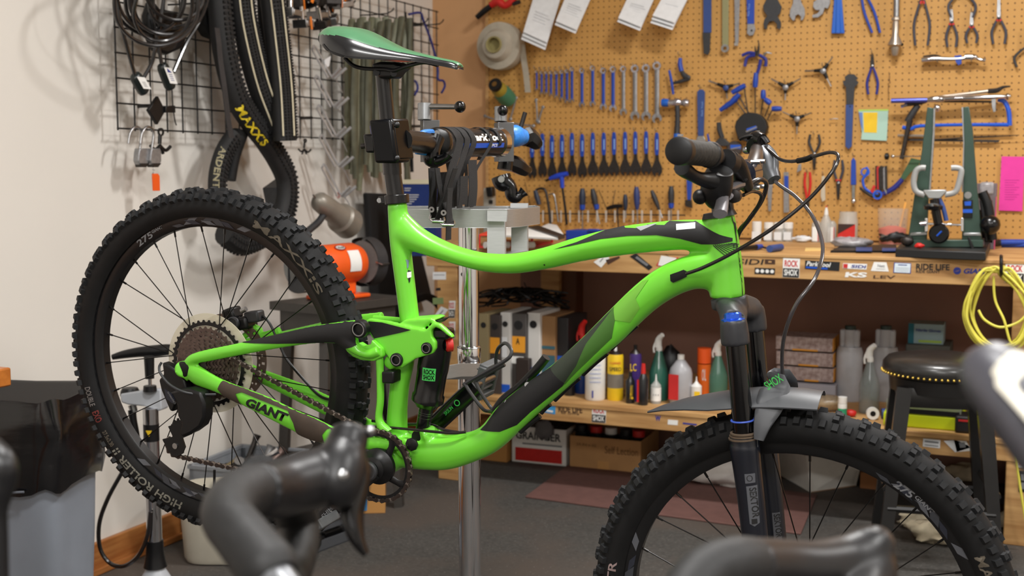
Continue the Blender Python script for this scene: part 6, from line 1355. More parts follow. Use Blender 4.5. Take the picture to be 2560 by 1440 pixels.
t = tool('multi_pliers', 'open star of blue snap ring pliers above the hex key fan', 'pliers', 1890, 182)
TT(t, 'jaw', DSTL, [(1893, 140, .008), (1897, 118, .004), (1896, 100, .0015)], off=.03); TT(t, 'jaw', DSTL, [(1890, 135, .006), (1887, 115, .0015)], off=.03)
for q in ([(1888, 134), (1872, 132), (1855, 139)], [(1888, 138), (1868, 144), (1862, 166)], [(1898, 138), (1914, 148), (1914, 166)], [(1902, 148), (1898, 168), (1893, 184)]): TT(t, 'handle', BH, [(x, y, .007) for x, y in q], off=.03, n=8)
TT(t, 'loose_jaw', STL, [(1905, 145, .005), (1916, 132, .005), (1930, 134, .002)], off=.03)
t = tool('t_handle_tool', 'blue T tool with black bent foot left of the hammer', 'tool', 1700, 238)
TT(t, 'handle', BLUE, [(1701, 145, .008), (1700, 160, .010), (1704, 178, .010)], off=.03); TT(t, 'foot', DGR, [(1704, 178, .008), (1712, 190, .012), (1722, 196, .010), (1700, 204, .008), (1682, 208, .006)], off=.03); TT(t, 'cross_bar', BLUE, [(1673, 176, .005), (1679, 205, .006), (1683, 236, .005)], off=.035); hook(1700, 140)
t = tool('hammer', 'steel ball hammer with blue tipped head and grey handle', 'hammer', 1693, 355)
M().tube([(Pg(1672, 258, .045), .0165), (Pg(1684, 257, .045), .015), (Pg(1694, 256, .045), .018), (Pg(1704, 257, .045), .012), (Pg(1712, 257, .045), .018), (Pg(1722, 258, .045), .015)], n=18, k=3).build('head', CHT, t); M().tube([(Pg(1655, 257, .045), .0165), (Pg(1664, 257, .045), .018), (Pg(1672, 258, .045), .0165)], n=18, k=2).build('blue_face', mat('bright_blue', (20, 92, 190), .35), t)
TT(t, 'handle', DGR, [(1693, 262, .011), (1694, 300, .011), (1692, 335, .014)], off=.045, n=12); TT(t, 'end_band', mat('bright_blue', (20, 92, 190), .35), [(1692, 334, .014), (1692, 352, .015)], off=.045, k=1, n=12)
t = bar('adjustable_wrench', 'blue handled adjustable wrench hanging right of the hammer', 'wrench', [('handle', SLB, [(1744, 230), (1750, 224), (1758, 224), (1763, 230), (1760, 340), (1746, 340)], .009), ('head', STL, [(1746, 340), (1760, 340), (1768, 358), (1766, 372), (1740, 372), (1738, 358)], .010)], 1753, 222); hole(t, 1753, 232); lettering('Park Tool', mat('pale_blue_print', (130, 165, 225), .5), t, Pg(1757, 290, .0265), (0, 0, 1), (-1, 0, 0), .06, .007)
t = tool('crank_puller', 'small black tool with flared foot beside the hex holder', 'tool', 1805, 365)
TT(t, 'handle', DGR, [(1797, 306, .010), (1799, 325, .011), (1806, 345, .010)], off=.03); TP(t, 'foot', DGR, [(1800, 345), (1812, 345), (1828, 360), (1822, 366), (1788, 366), (1785, 362)], .02, .02, .003)
t = tool('spoke_key', 'small blue pin tool left of the round gauge', 'tool', 1772, 360); TT(t, 'pin', BLUE, [(1769, 335, .004), (1774, 360, .005)], off=.03, k=1)
t = tool('chain_gauge', 'dark round gauge with blue badge behind the handlebar', 'gauge', 1840, 395); M().lathe([(.033, 0), (.033, .02), (.028, .024)], PX_(1838, 372, .014), 28).build('body', mat('gauge_brown', (58, 50, 46), .5), t); TP(t, 'badge', LBL, rct(1826, 362, 1852, 372), .001, .0385, 0); TP(t, 'badge_bar', GSTL, [(1827, 371), (1852, 366), (1852, 369), (1828, 374)], .001, .0395, 0)
t = bar('pedal_wrench', 'long pedal wrench with black head and blue handle', 'wrench', [('head', DGR, [(2112, 192), (2122, 185), (2136, 186), (2146, 196), (2140, 200), (2147, 206), (2142, 214), (2137, 218), (2134, 262), (2116, 262), (2115, 218), (2109, 212), (2107, 202), (2114, 202)], .006), ('handle', SLB, [(2115, 262), (2134, 262), (2130, 366), (2122, 373), (2114, 366)], .009)], 2126, 186); hole(t, 2125, 266, .003, .026)
t = tool('wire_hook_bundle', 'thin rusty wire hanger left of the hacksaw', 'wire', 2222, 245); TT(t, 'wire', mat('rusty_wire', (120, 90, 60), .5, .5), [(2222, 180), (2224, 195), (2220, 200), (2226, 206), (2221, 212), (2222, 245)], .0015, n=5)
TT(PEG, 'hook', STL, [(2074, 299, .002), (2082, 297, .002), (2096, 297, .002)], off=.02, n=6)
# hacksaw, frame saw and facing tool
t = tool('hacksaw', 'blue framed hacksaw with black grip hung on the right of the board', 'hacksaw', 2390, 325)
TT(t, 'frame', mat('hacksaw_blue', (22, 84, 200), .4), [(2256, 318, .008), (2278, 322, .008), (2300, 315, .007), (2400, 312, .0065), (2522, 312, .008)], off=.05, n=8, k=3); TT(t, 'frame_end', mat('hacksaw_blue', (22, 84, 200), .4), [(2524, 314, .009), (2522, 280, .009), (2512, 255, .009), (2495, 248, .010)], off=.05, n=8)
TT(t, 'grip', DGR, [(2296, 262, .012), (2280, 285, .014), (2268, 305, .013)], off=.05, n=10); TP(t, 'blade', DSTL, [(2300, 250), (2490, 252), (2490, 257), (2300, 256)], .002, .05, 0)
t = tool('headset_facer', 'long chrome and blue facing tool lying across the hacksaw', 'tool', 2375, 262)
TT(t, 'blue_rod', mat('anodised_violet_blue', (92, 100, 190), .25, .7), [(2228, 252, .010), (2318, 250, .010)], off=.075, n=12, k=1); TT(t, 'chrome_rod', CHR, [(2318, 250, .010), (2330, 248, .0125), (2360, 247, .0125), (2362, 246, .010), (2475, 243, .010), (2520, 241, .007)], off=.075, n=14, k=1); TT(t, 'end_knob', CHR, [(2517, 234, .004), (2520, 241, .014), (2518, 250, .004)], off=.075, n=12)
TT(t, 'upper_rod', mat('champagne_steel', (176, 164, 150), .3, .7), [(2330, 243, .004), (2400, 236, .006), (2470, 228, .008)], off=.07, n=10); TT(t, 'lever', DSTL, [(2470, 228, .010), (2492, 226, .010), (2508, 218, .006), (2526, 216, .003)], off=.07); TP(t, 'clamp', STL, [(2478, 240), (2490, 240), (2490, 278), (2484, 282), (2480, 268)], .02, .06); TT(t, 'chrome_tip', CHR, [(2252, 266, .006), (2268, 262, .007)], off=.07)
t = tool('derailleur_gauge', 'dark alignment arm with a chrome cross rod and black knob', 'gauge', 2260, 400)
TT(t, 'arm', DSTL, [(2275, 300, .012), (2266, 340, .009), (2254, 398, .009)], off=.055, n=6, k=1); TT(t, 'cross_rod', CHR, [(2226, 391, .002), (2318, 391, .003)], off=.06, k=1); M().lathe([(.004, -.01), (.0135, -.006), (.0135, .006), (.004, .01)], Matrix.Translation(Pg(2217, 391, .06)) @ Matrix.Rotation(pi/2, 4, 'Y'), 14).build('knob', BLK, t); M().ball(Pg(2232, 391, .06), .008).build('collar', CHR, t); TT(t, 'upper_joint', DSTL, [(2262, 262, .008), (2300, 256, .01), (2318, 250, .01)], off=.06)
t = tool('file', 'long steel rod and file lying level below the hacksaw', 'file', 2390, 355); TT(t, 'rod', mat('champagne_steel', (176, 164, 150), .3, .7), [(2244, 339, .006), (2310, 340, .006)], off=.03, k=1); TP(t, 'blade', DSTL, [(2262, 346), (2500, 350), (2496, 356), (2265, 352)], .004, .02, 0); TT(t, 'spike', DSTL, [(2330, 350, .003), (2440, 343, .003), (2548, 338, .0015)], off=.03, k=1)
M().ball(onY(2343, 270, YP-.09), .014, sc=(1, 1, 1)).build('hook_ball', CHR, PEG)
# chain whip, scissors and knotted keys
t = tool('chain_whip', 'curved dark green and blue chain tool left of the truing stand', 'chain tool', 2230, 500); TT(t, 'handle', BH, [(2208, 485, .010), (2235, 470, .011), (2256, 448, .010)], off=.03, n=10); TP(t, 'plate', mat('olive_green_plate', (60, 92, 62), .5, .2), [(2250, 446), (2262, 425), (2278, 395), (2302, 400), (2296, 418), (2278, 430), (2262, 450)], .006, .025); TT(t, 'chain', DSTL, [(2205, 487, .007), (2180, 490, .007), (2150, 470, .005)], off=.03)
t = tool('blue_scissors', 'blue ring handled shears with red blades in the lower row', 'shears', 2180, 497)
for q in ([(2165, 418), (2170, 426), (2163, 440), (2157, 450), (2162, 470), (2180, 482), (2196, 485)],): TT(t, 'handle', mat('hacksaw_blue', (22, 84, 200), .4), [(x, y, .005) for x, y in q], off=.03)
M().ring([(.012, -.003), (.018, -.003), (.018, .003), (.012, .003)], PX_(2163, 430, .03), 18).build('ring', mat('hacksaw_blue', (22, 84, 200), .4), t); M().ring([(.012, -.003), (.019, -.003), (.019, .003), (.012, .003)], PX_(2194, 487, .035), 18).build('ring', mat('hacksaw_blue', (22, 84, 200), .4), t); TP(t, 'red_blade', RED, [(2176, 478), (2184, 462), (2190, 466), (2182, 484)], .006, .03)
t = tool('key_bunch', 'bunch of dark keys and red tags hanging in the lower row', 'keys', 2200, 485); random.seed(3)
for k_ in range(7): a = 2188+k_*4; TP(t, 'key', (DSTL, RED, GSTL)[k_ % 3 if k_ % 2 else 0], [(a, 415+3*k_ % 9), (a+6, 414), (a+7+k_ % 3, 470+(k_*7) % 18), (a+1, 472)], .003, .018+.004*k_, 0)
t = bar('flat_screwdriver', 'blue handled tyre tool with steel shank, between the pliers and shears', 'screwdriver', [('handle', BLUE, [(2129, 402), (2134, 394), (2140, 402), (2141, 462), (2128, 462)], .014), ('shank', STL, rct(2130, 462, 2138, 500), .008)], 2134, 392); M().ball(Pg(2134, 503, .028), .012).build('socket_end', CHR, t)
t = bar('steel_file', 'bare grey steel file hanging behind the cables', 'file', [('file', GSTL, [(1918, 455), (1932, 455), (1928, 528), (1921, 528)], .003)]); t = bar('utility_knife', 'blue and grey utility knife in the lower row', 'knife', [('handle', GSTL, [(1960, 430), (1972, 430), (1974, 530), (1960, 532)], .01), ('blue_inlay', BLUE, rct(1962, 440, 1972, 478), .012)], 1966, 430)
t = bar('pick_tool', 'small pale pick hanging right of the red cutters', 'pick', [('shaft', mat('bone_plastic', (190, 180, 160), .5), [(2055, 440), (2062, 440), (2064, 500), (2056, 505), (2052, 490)], .006)], 2059, 438); t = bar('scissor_tip', 'tiny steel snap hook above the lower row', 'hook', [('snap_hook', GSTL, [(1996, 412), (2003, 408), (2004, 425), (1992, 432)], .006)])
t = bar('blue_lever_tool', 'blue lever with black foot hanging below the left grip', 'lever', [('handle', BLUE, [(1718, 448), (1732, 448), (1728, 500), (1720, 500)], .012), ('foot', DSTL, [(1714, 500), (1730, 500), (1732, 520), (1716, 516)], .016)], 1724, 444)
# rack of screwdrivers
RK = thing('screwdriver_rack', 'low rail with clear clips holding the bottom row of screwdrivers', 'tool rack', tuple(Pg(1510, 540, .03)))
M().tube([(Pg(1318, 533, .03), .003), (Pg(1712, 538, .03), .003)], n=6, k=1).build('rail', DSTL, RK)
CLR = mat('clear_clip', (220, 215, 205), .2, alpha=.5)
for i in range(17): x = 1335+i*22.5; M().tube([(Pg(x, 526, .035), .005), (Pg(x, 556, .035), .004)], n=8, k=1).build('clip', CLR, RK)
def driver(label, x0, y0, x1, y1, hm, r, tip=560, band=None):
    t = tool('screwdriver', label, 'screwdriver', x1, tip); TT(t, 'handle', hm, [(x0, y0, r*.6), (x0*.7+x1*.3, y0*.7+y1*.3, r), (x0*.3+x1*.7, y0*.3+y1*.7, r*.9), (x1, y1, r*.5)], n=12, off=.035); d = (x1-x0)/(y1-y0); TT(t, 'blade', STL, [(x1, y1, .003), (x1+d*(tip-y1), tip, .003)], n=6, k=1, off=.035)
    if band: TT(t, 'band', band, [(x1*.9+x0*.1, y1-14, r*.9), (x1, y1-2, r*.8)], n=12, off=.036, k=1)
NVH = mat('navy_handle', (36, 46, 66), .5, noise=.1)
driver('dark screwdriver with blue collar, third tool from the left of the rack', 1456, 471, 1456, 526, NVH, .015, 575, BLUE); driver('black and blue screwdriver leaning right of the dark one', 1481, 472, 1492, 525, DGR, .014, 560, BLUE)
driver('short navy screwdriver in the middle of the rack', 1563, 486, 1564, 526, NVH, .011, 545); driver('plain navy screwdriver right of the short one', 1591, 467, 1593, 524, mat('navy_blue_handle', (44, 58, 110), .5), .014, 560); driver('grey screwdriver leaning right', 1629, 476, 1648, 524, DGR, .011, 545); driver('tall dark screwdriver with blue collar nearest the bike grip', 1678, 465, 1678, 522, DGR, .014, 560, BLUE)
t = tool('t_driver', 'black T handled driver in the rack', 'driver', 1540, 570); TT(t, 'handle', BLK, [(1518, 521, .008), (1536, 516, .010), (1556, 515, .008)], off=.035); TT(t, 'blade', DSTL, [(1543, 520, .004), (1546, 570, .003)], off=.035, k=1)
t = tool('p_handle_wrench', 'blue P handled hex wrench standing above the rack', 'hex wrench', 1415, 560); TT(t, 'handle', mat('bright_handle_blue', (28, 66, 190), .4), [(1374, 447, .008), (1395, 440, .013), (1419, 434, .010)], off=.05, n=12); TT(t, 'neck', mat('bright_handle_blue', (28, 66, 190), .4), [(1404, 442, .011), (1406, 470, .009)], off=.05, n=12, k=1); TT(t, 'shaft', BLK, [(1406, 470, .005), (1413, 520, .0055), (1417, 562, .0055)], off=.05, n=8, k=1); TT(t, 'cap', BLK, [(1364, 452, .005), (1376, 447, .006)], off=.05, k=1)
t = tool('l_wrench', 'dark bent hex wrench with navy grip at the left end of the rack', 'hex wrench', 1372, 560); TT(t, 'grip', NVH, [(1338, 476, .010), (1343, 495, .012), (1348, 512, .010)], off=.04); TT(t, 'rod', DSTL, [(1340, 475, .006), (1352, 471, .006), (1364, 478, .006), (1372, 520, .006), (1376, 560, .006)], off=.04)
t = tool('l_wrench', 'thin silver bent hex wrench beside the dark one', 'hex wrench', 1395, 558); TT(t, 'rod', STL, [(1372, 487, .004), (1383, 485, .004), (1388, 500, .004), (1396, 555, .004)], off=.04)
for i, (a, b_) in enumerate((((1497, 475), (1522, 535)), ((1538, 475), (1528, 530)), ((1312, 455), (1326, 515)))): M().cyl(Pg(*a, .02), Pg(*b_, .03), .0015, n=5).build('hook', DSTL, PEG)
# left column: tape roll, clamp, spool, small wrenches, power strip
t = tool('tape_roll', 'large roll of woven grey rim tape with a loose end', 'tape roll', 1255, 178)
q = xyz(Pg(1262, 118, .012), (1, 0, 0), (0, 0, 1)); qt = Matrix.Translation(V((0, 0, 0)))
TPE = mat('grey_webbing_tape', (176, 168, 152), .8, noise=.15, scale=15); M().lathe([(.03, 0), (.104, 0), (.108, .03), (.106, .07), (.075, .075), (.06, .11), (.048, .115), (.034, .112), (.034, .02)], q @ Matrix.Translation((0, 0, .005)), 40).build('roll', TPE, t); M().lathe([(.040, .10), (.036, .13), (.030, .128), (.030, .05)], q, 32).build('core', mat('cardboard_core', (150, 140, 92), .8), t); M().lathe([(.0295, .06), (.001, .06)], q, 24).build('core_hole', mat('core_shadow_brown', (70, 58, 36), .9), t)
M().strip([Pg(1305, 112, .06), Pg(1310, 150, .05), Pg(1316, 190, .04), Pg(1320, 231, .04)], (.028, 0, 0), .002).build('loose_end', TPE, t)
t = tool('bar_clamp', 'red clamp with black handle above the tape roll', 'clamp', 1230, 45); TT(t, 'handle', BLK, [(1192, 44, .012), (1210, 28, .014), (1226, 16, .013)], off=.06, n=12); TT(t, 'red_body', RED, [(1226, 14, .014), (1245, 4, .020), (1262, 14, .016), (1280, 2, .015), (1290, -12, .012)], off=.05, n=10); TT(t, 'screw', DSTL, [(1282, 10, .010), (1300, 4, .010)], off=.05, k=1)
t = tool('wire_spool', 'spool with black end and yellow and green windings', 'spool', 1255, 262); e0, e1 = Pg(1236, 210, .16), Pg(1272, 250, .02); d = (e1-e0); Ts = Matrix.Translation(e0) @ d.to_track_quat('Z', 'Y').to_matrix().to_4x4(); L_ = d.length
M().lathe([(.008, 0), (.030, 0), (.032, .008), (.030, .02), (.022, .024)], Ts, 24).build('end_cap', BLK, t); M().lathe([(.008, -.001), (.012, -.001)], Ts, 16).build('core_hole', mat('brass', (180, 140, 80), .35, .8), t); M().lathe([(.022, .02), (.034, .04), (.034, L_*.4)], Ts, 24).build('yellow_wire', mat('olive_yellow', (150, 130, 40), .5), t); M().lathe([(.034, L_*.4), (.040, L_*.55), (.040, L_*.95), (.02, L_)], Ts, 24).build('green_wire', mat('sea_green', (64, 120, 90), .5), t)
for lab, q in (('grey double wrench hanging upright under the hanging tape end', [(1340, 250), (1342, 275), (1343, 302)]), ('thin dark wrench leaning beside the grey double wrench', [(1357, 268), (1350, 290), (1346, 305)]), ('long wrench lying nearly level behind the stand handle', [(1212, 290), (1260, 305), (1333, 315)]), ('silver wrench slanting below the wire spool', [(1290, 245), (1284, 270), (1276, 298)])):
    t = tool('small_wrench', lab, 'wrench', q[-1][0], q[-1][1]); TT(t, 'shaft', GSTL, [(x, y, .004) for x, y in q], off=.025); M().ball(Pg(*q[0], .025), .008, sc=(1, .4, 1)).build('head', GSTL, t); M().ball(Pg(*q[-1], .025), .009, sc=(1, .4, 1)).build('head', GSTL, t)
t = tool('power_strip', 'grey power strip with a lit red switch at the left edge of the board', 'power strip', 1225, 585); TP(t, 'body', mat('outlet_grey', (160, 156, 146), .5), rct(1216, 470, 1240, 585), .035, .004, .003); TP(t, 'socket', DSTL, rct(1222, 500, 1232, 510), .001, .0395, 0); TP(t, 'plug', BLK, [(1222, 468), (1238, 466), (1240, 490), (1226, 492)], .04, .03, .004); TP(t, 'switch', RED, rct(1220, 474, 1227, 482), .006, .04, .001)
# ============================================================ things on the bench, the shelf and the floor
def vessel(nm, label, cat, px, yt, yb, w, z, parts, group=None, base=None, cam_=None):
    "upright turned container; radii as fractions of half its pixel width, heights as fractions of its pixel height"
    p = onZ(px, yb, z) if base is None else base; d = (p-CAM).dot(Fv); R_ = w/2*d/FPX; H = (yb-yt)*d/2965
    p = V((p.x, p.y+R_*.9, z))
    if z >= BT and p.y > 4.99-R_: p = onY(px, yb, 4.99-R_) if base is None else p; p.z = z; p.y = min(p.y, 4.99-R_)
    t = thing(nm, label, cat, tuple(p), group=group); T = Matrix.Translation(p)
    for pn, mt, prof, *sq in parts:
        M().lathe([(max(.0004, r*R_), h*H) for r, h in prof], T @ (Matrix.Diagonal((*sq[0], 1)) if sq else Matrix()), 24).build(pn, mt, t)
    return t, p, R_, H
def lab_text(t, p, R_, H, txt, mt, f0, f1, wd, dx=0):
    "flat print standing just off the front of a vessel"
    vd = (CAM-p); vd.z = 0; vd.normalize(); ex = V((0, 0, 1)).cross(vd)
    lettering(txt, mt, t, p+vd*(R_*1.04)+ex*(-wd*R_+dx*R_)+V((0, 0, f0*H)), ex, (0, 0, 1), 2*wd*R_, (f1-f0)*H, lift=.0006)
bodyP = [(.9, 0), (1, .03), (1, .6), (.95, .66), (.5, .76), (.3, .8)]
def bx3(nm, label, cat, px, yb, w, h, dp, z, mt, rz=0, open_=False, base=None, bev=.002, group=None):
    "box whose near bottom centre sits at pixel px,yb on height z; w,h in px, dp metres"
    p = onZ(px, yb, z) if base is None else base; d = (p-CAM).dot(Fv); Wd = w*d/2720; H = h*d/2965
    c = V((p.x, p.y, z)); t = thing(nm, label, cat, tuple(c), rz, group=group); X = Matrix()
    m = M()
    if open_:
        for a, s_ in (((0, .002, H/2), (Wd, .004, H)), ((0, dp-.002, H/2), (Wd, .004, H)), ((-Wd/2+.002, dp/2, H/2), (.004, dp, H)), ((Wd/2-.002, dp/2, H/2), (.004, dp, H)), ((0, dp/2, .002), (Wd, dp, .004))): m.box(a, s_)
    else: m.box((0, dp/2, H/2), (Wd, dp, H))
    m.build('body', mt, t, X, bevel=bev); return t, Wd, H
def face(t, nm, mt, Wd, H, x0, z0, x1, z1, y=-.001, th=.001):
    return M().bb((-Wd/2+Wd*x0, y-th, H*z0), (-Wd/2+Wd*x1, y, H*z1)).build(nm, mt, t, Matrix())
def ftxt(t, txt, mt, Wd, H, x0, z0, x1, z1, y=-.0025, bold=.02):
    X = WM[t.name]; ex = X.to_3x3() @ V((1, 0, 0)); lettering(txt, mt, t, X @ V((-Wd/2+Wd*x0, y, H*z0)), ex, (0, 0, 1), Wd*(x1-x0), H*(z1-z0), bold=bold)
RZ = .12
# --- on the bench
t, w_, h_ = bx3('tool_case', 'flat blue plastic tool case lying at the back of the bench', 'case', 1485, 603, 142, 26, .14, BT, mat('case_blue', (28, 62, 160), .4), bev=.006); M().box((0, -.004, h_*1.05), (.05, .012, .012)).build('handle', mat('case_blue', (28, 62, 160), .4), t, Matrix(), bevel=.003); M().box((0, -.001, h_*.55), (.08, .006, .014)).build('latch', BLUE, t, Matrix(), bevel=.001)
t = thing('red_tool_tray', 'open red metal tray with white parts on the bench, behind the stand', 'tray', tuple(onZ(1270, 618, BT)))
q = [onZ(1198, 620, BT), onZ(1330, 620, BT), onZ(1380, 607, BT), onZ(1240, 600, BT)]
M().slab(q, (0, 0, .006)).build('base', RED, t); M().slab([V(p)+V((0, 0, .045)) for p in q], (0, 0, .008)).build('upper_lid', mat('tray_red', (226, 62, 40), .4), t, bevel=.002)
for a in q: M().cyl(a, a+V((0, 0, .05)), .005, n=8).build('corner_post', RED, t)
for i, x in enumerate((1222, 1260, 1295, 1322)): M().tube([(onZ(x-10, 613, BT+.02), .012), (onZ(x+12, 612, BT+.02), .012)], n=10, k=1).build('white_part', WHT, t)
for lb, q in (('white folded manual leaning on the red tray', [(1225, 590), (1395, 600), (1318, 572), (1240, 572)]), ('white booklet with black spine behind the stand tray', [(1335, 578), (1410, 592), (1392, 566), (1372, 562)])):
    P = [onZ(a, b_, BT+.058) for a, b_ in q]; solo(M().slab(P, (0, 0, .006)), 'booklet', WHT, lb, 'booklet')
P = [onZ(a, b_, BT+.057) for a, b_ in ((1318, 574), (1395, 600), (1412, 596), (1345, 570))]; solo(M().slab(P, (0, 0, .012)), 'black_binder', BLK, 'black binder edge lying on the booklets', 'binder')
WC = mat('white_plastic', (225, 224, 220), .45, noise=.03); CLP = mat('clear_plastic', (205, 205, 200), .25, alpha=.55)
for i, (x, c) in enumerate(((1889, 'white jar with a wide cap behind the fork hose, leftmost of the row'), (1919, 'clear jar with dark contents, second in the row on the bench'), (1944, 'clear jar with a pale lid, third in the row on the bench'), (1968, 'labelled clear jar with a white lid, rightmost of the row'))):
    t, p, r, H = vessel('jar', c, 'jar', x, 556-(2 if i == 0 else 0), 604, 23, BT, [('jar_body', WC if i == 0 else CLP, [(.95, 0), (1, .04), (1, .68)]), ('lid', WC, [(1.02, .68), (1.02, .97), (.9, 1)]), ('contents', (WHT, DSTL, GSTL, CARD)[i], [(.88, .04), (.88, .4)])], 'jars of small parts on the bench'); M().bb(p+V((-r*.8, -r*1.06, H*.08)), p+V((r*.8, -r*1.02, H*.5))).build('label', PAPER, t)
vessel('tipped_jar', 'small white jar tipped up behind the jar row', 'jar', 1978, 545, 575, 20, BT, [('jar_body', WC, [(.9, 0), (1, .1), (1, 1)])], base=onZ(1978, 597, BT))
for x, y0, lb in ((2040, 556, 'low clear squeeze bottle with red bordered label, left'), (2079, 556, 'low clear squeeze bottle with red bordered label, right')):
    t, p, r, H = vessel('squeeze_bottle', lb, 'bottle', x, y0-8, 600, 22, BT, [('bottle_body', CLP, [(.95, 0), (1, .05), (1, .85), (.5, 1)]), ('fluid', mat('pale_fluid', (205, 200, 185), .3), [(.9, .03), (.9, .7)])]); M().bb(p+V((-r*.7, -r*1.08, H*.05)), p+V((r*.7, -r*1.04, H*.72))).build('label', WHT, t); M().bb(p+V((r*.5, -r*1.1, H*.05)), p+V((r*.7, -r*1.08, H*.72))).build('label_edge', TXR, t)
vessel('nozzle_bottle', 'tall clear bottle with a red nozzle tip on the bench', 'bottle', 2064, 510, 598, 30, BT, [('bottle_body', CLP, [(.95, 0), (1, .03), (1, .5), (.5, .7), (.35, .75)]), ('nozzle', WC, [(.35, .75), (.3, .85), (.12, .95)]), ('tip', RED, [(.12, .94), (.1, 1)])])
t, p, r, H = vessel('oil_bottle', 'clear oblong bottle with a red and black label on the bench', 'bottle', 2119, 525, 600, 46, BT, [('bottle_body', CLP, [(.95, 0), (1, .03), (1, .72), (.9, .82), (.9, 1)])]); M().bb(p+V((-r*.86, -r*1.06, H*.05)), p+V((r*.86, -r*1.03, H*.62))).build('label', RED, t)
M().slab([p+V((-r*.86, -r*1.1, H*.62)), p+V((r*.86, -r*1.1, H*.62)), p+V((-r*.86, -r*1.1, H*.3))], (0, -.0006, 0)).build('label_corner', mat('label_brown', (50, 26, 22), .5), t)
def lump(nm, label, cat, c, r, sc, mt, seed=0, amp=.25, z=None, n=14):
    random.seed(seed); m = M(); m.ball((0, 0, 0), r, n=n); vs = []
    for v in m.v: k_ = 1+amp*(random.random()-.5)*2; vs.append(V((v.x*sc[0]*k_, v.y*sc[1]*k_, v.z*sc[2]*k_)))
    zz = min(v.z for v in vs); m.v = [v+V((c[0], c[1], c[2]-zz)) for v in vs]; return solo(m, nm, mt, label, cat, smooth=80)
lump('parts_bag', 'crumpled clear bag of small parts below the oil bottle', 'bag', onZ(2125, 622, BT), .055, (1.3, .7, .35), mat('bag_grey', (175, 172, 175), .25, alpha=.8, noise=.3, scale=50), 2); lump('tissue_scrap', 'crumpled pale plastic scraps between the jars and bottles', 'scrap', onZ(2005, 606, BT), .03, (1.3, .7, .4), PAPER, 5)
t = thing('bench_tray', 'flat black tray with blue strips on the bench left of the truing stand', 'tray', tuple(onZ(2170, 632, BT))); P = [onZ(a, b_, BT) for a, b_ in ((2076, 632), (2245, 632), (2240, 618), (2110, 616))]; M().slab(P, (0, 0, .008)).build('tray', BLK, t)
for a, b_ in (((2140, 628), (2180, 620)), ((2205, 628), (2240, 622))): M().slab([onZ(a[0], a[1], BT+.008), onZ(b_[0], a[1], BT+.008), onZ(b_[0], b_[1], BT+.008), onZ(a[0], b_[1], BT+.008)], (0, 0, .003)).build('blue_strip', SLB, t)
solo(M().slab([onZ(a, b_, BT) for a, b_ in ((2012, 628), (2062, 627), (2064, 622), (2014, 622))], (0, 0, .004)), 'wood_stick', mat('pale_wood', (222, 190, 120), .7), 'short flat pale wooden stick lying on the bench', 'stick')
t = thing('bench_screwdriver', 'black shafted tool with blue ends lying near the fork hose', 'screwdriver', tuple(onZ(1880, 620, BT))); M().tube([(onZ(1852, 621, BT+.012), .009), (onZ(1890, 618, BT+.012), .010)], n=10, k=1).build('shaft', BLK, t); M().tube([(onZ(1890, 618, BT+.012), .011), (onZ(1903, 616, BT+.012), .009)], n=10, k=1).build('blue_end', BLUE, t)
t = thing('blue_knob_tool', 'small blue ended tool beside the black shafted one', 'tool', tuple(onZ(1940, 622, BT))); M().tube([(onZ(1924, 622, BT+.014), .013), (onZ(1952, 618, BT+.014), .013)], n=12, k=1).build('handle', SLB, t); M().tube([(onZ(1902, 617, BT+.008), .004), (onZ(1926, 622, BT+.01), .004)], n=8, k=1).build('rod', DSTL, t)
lump('wrapped_knot', 'dark blue knob behind the green head tube on the bench', 'knob', onZ(1850, 596, BT), .03, (1, .8, .8), NVH, 3, .1)
t, p, r, H = vessel('parts_cup', 'clear tub of red parts with a pencil left of the truing stand', 'tub', 2245, 520, 606, 72, BT, [('tub_wall', mat('clear_tub', (210, 205, 195), .15, alpha=.28), [(.8, 0), (.85, .02), (1, 1)]), ('red_parts', mat('tray_red', (226, 62, 40), .4), [(.78, .02), (.88, .44), (.3, .52)])], base=onZ(2245, 603, BT))
M().cyl(p+V((.02, 0, .03)), W(2264, 506, (p-CAM).dot(Fv)), .0042, n=6).build('pencil', mat('pencil_yellow', (236, 170, 80), .5), t)
lump('black_rag', 'bunched black cloth in front of the tub of red parts', 'rag', onZ(2232, 612, BT), .05, (1.1, .6, .5), BLK, 8)
t = thing('blue_pliers', 'blue handled pliers lying at the right end of the bench', 'pliers', tuple(onZ(2520, 608, BT))); M().tube([(onZ(2500, 606, BT+.02), .012), (onZ(2600, 606, BT+.02), .012)], n=10, k=1).build('handle', BLUE, t); M().tube([(onZ(2504, 612, BT+.01), .010), (onZ(2600, 613, BT+.01), .010)], n=10, k=1).build('handle', BLUE, t); M().tube([(onZ(2482, 609, BT+.02), .006), (onZ(2492, 608, BT+.02), .014), (onZ(2502, 608, BT+.02), .012)], n=10, k=3).build('jaw', BLK, t)
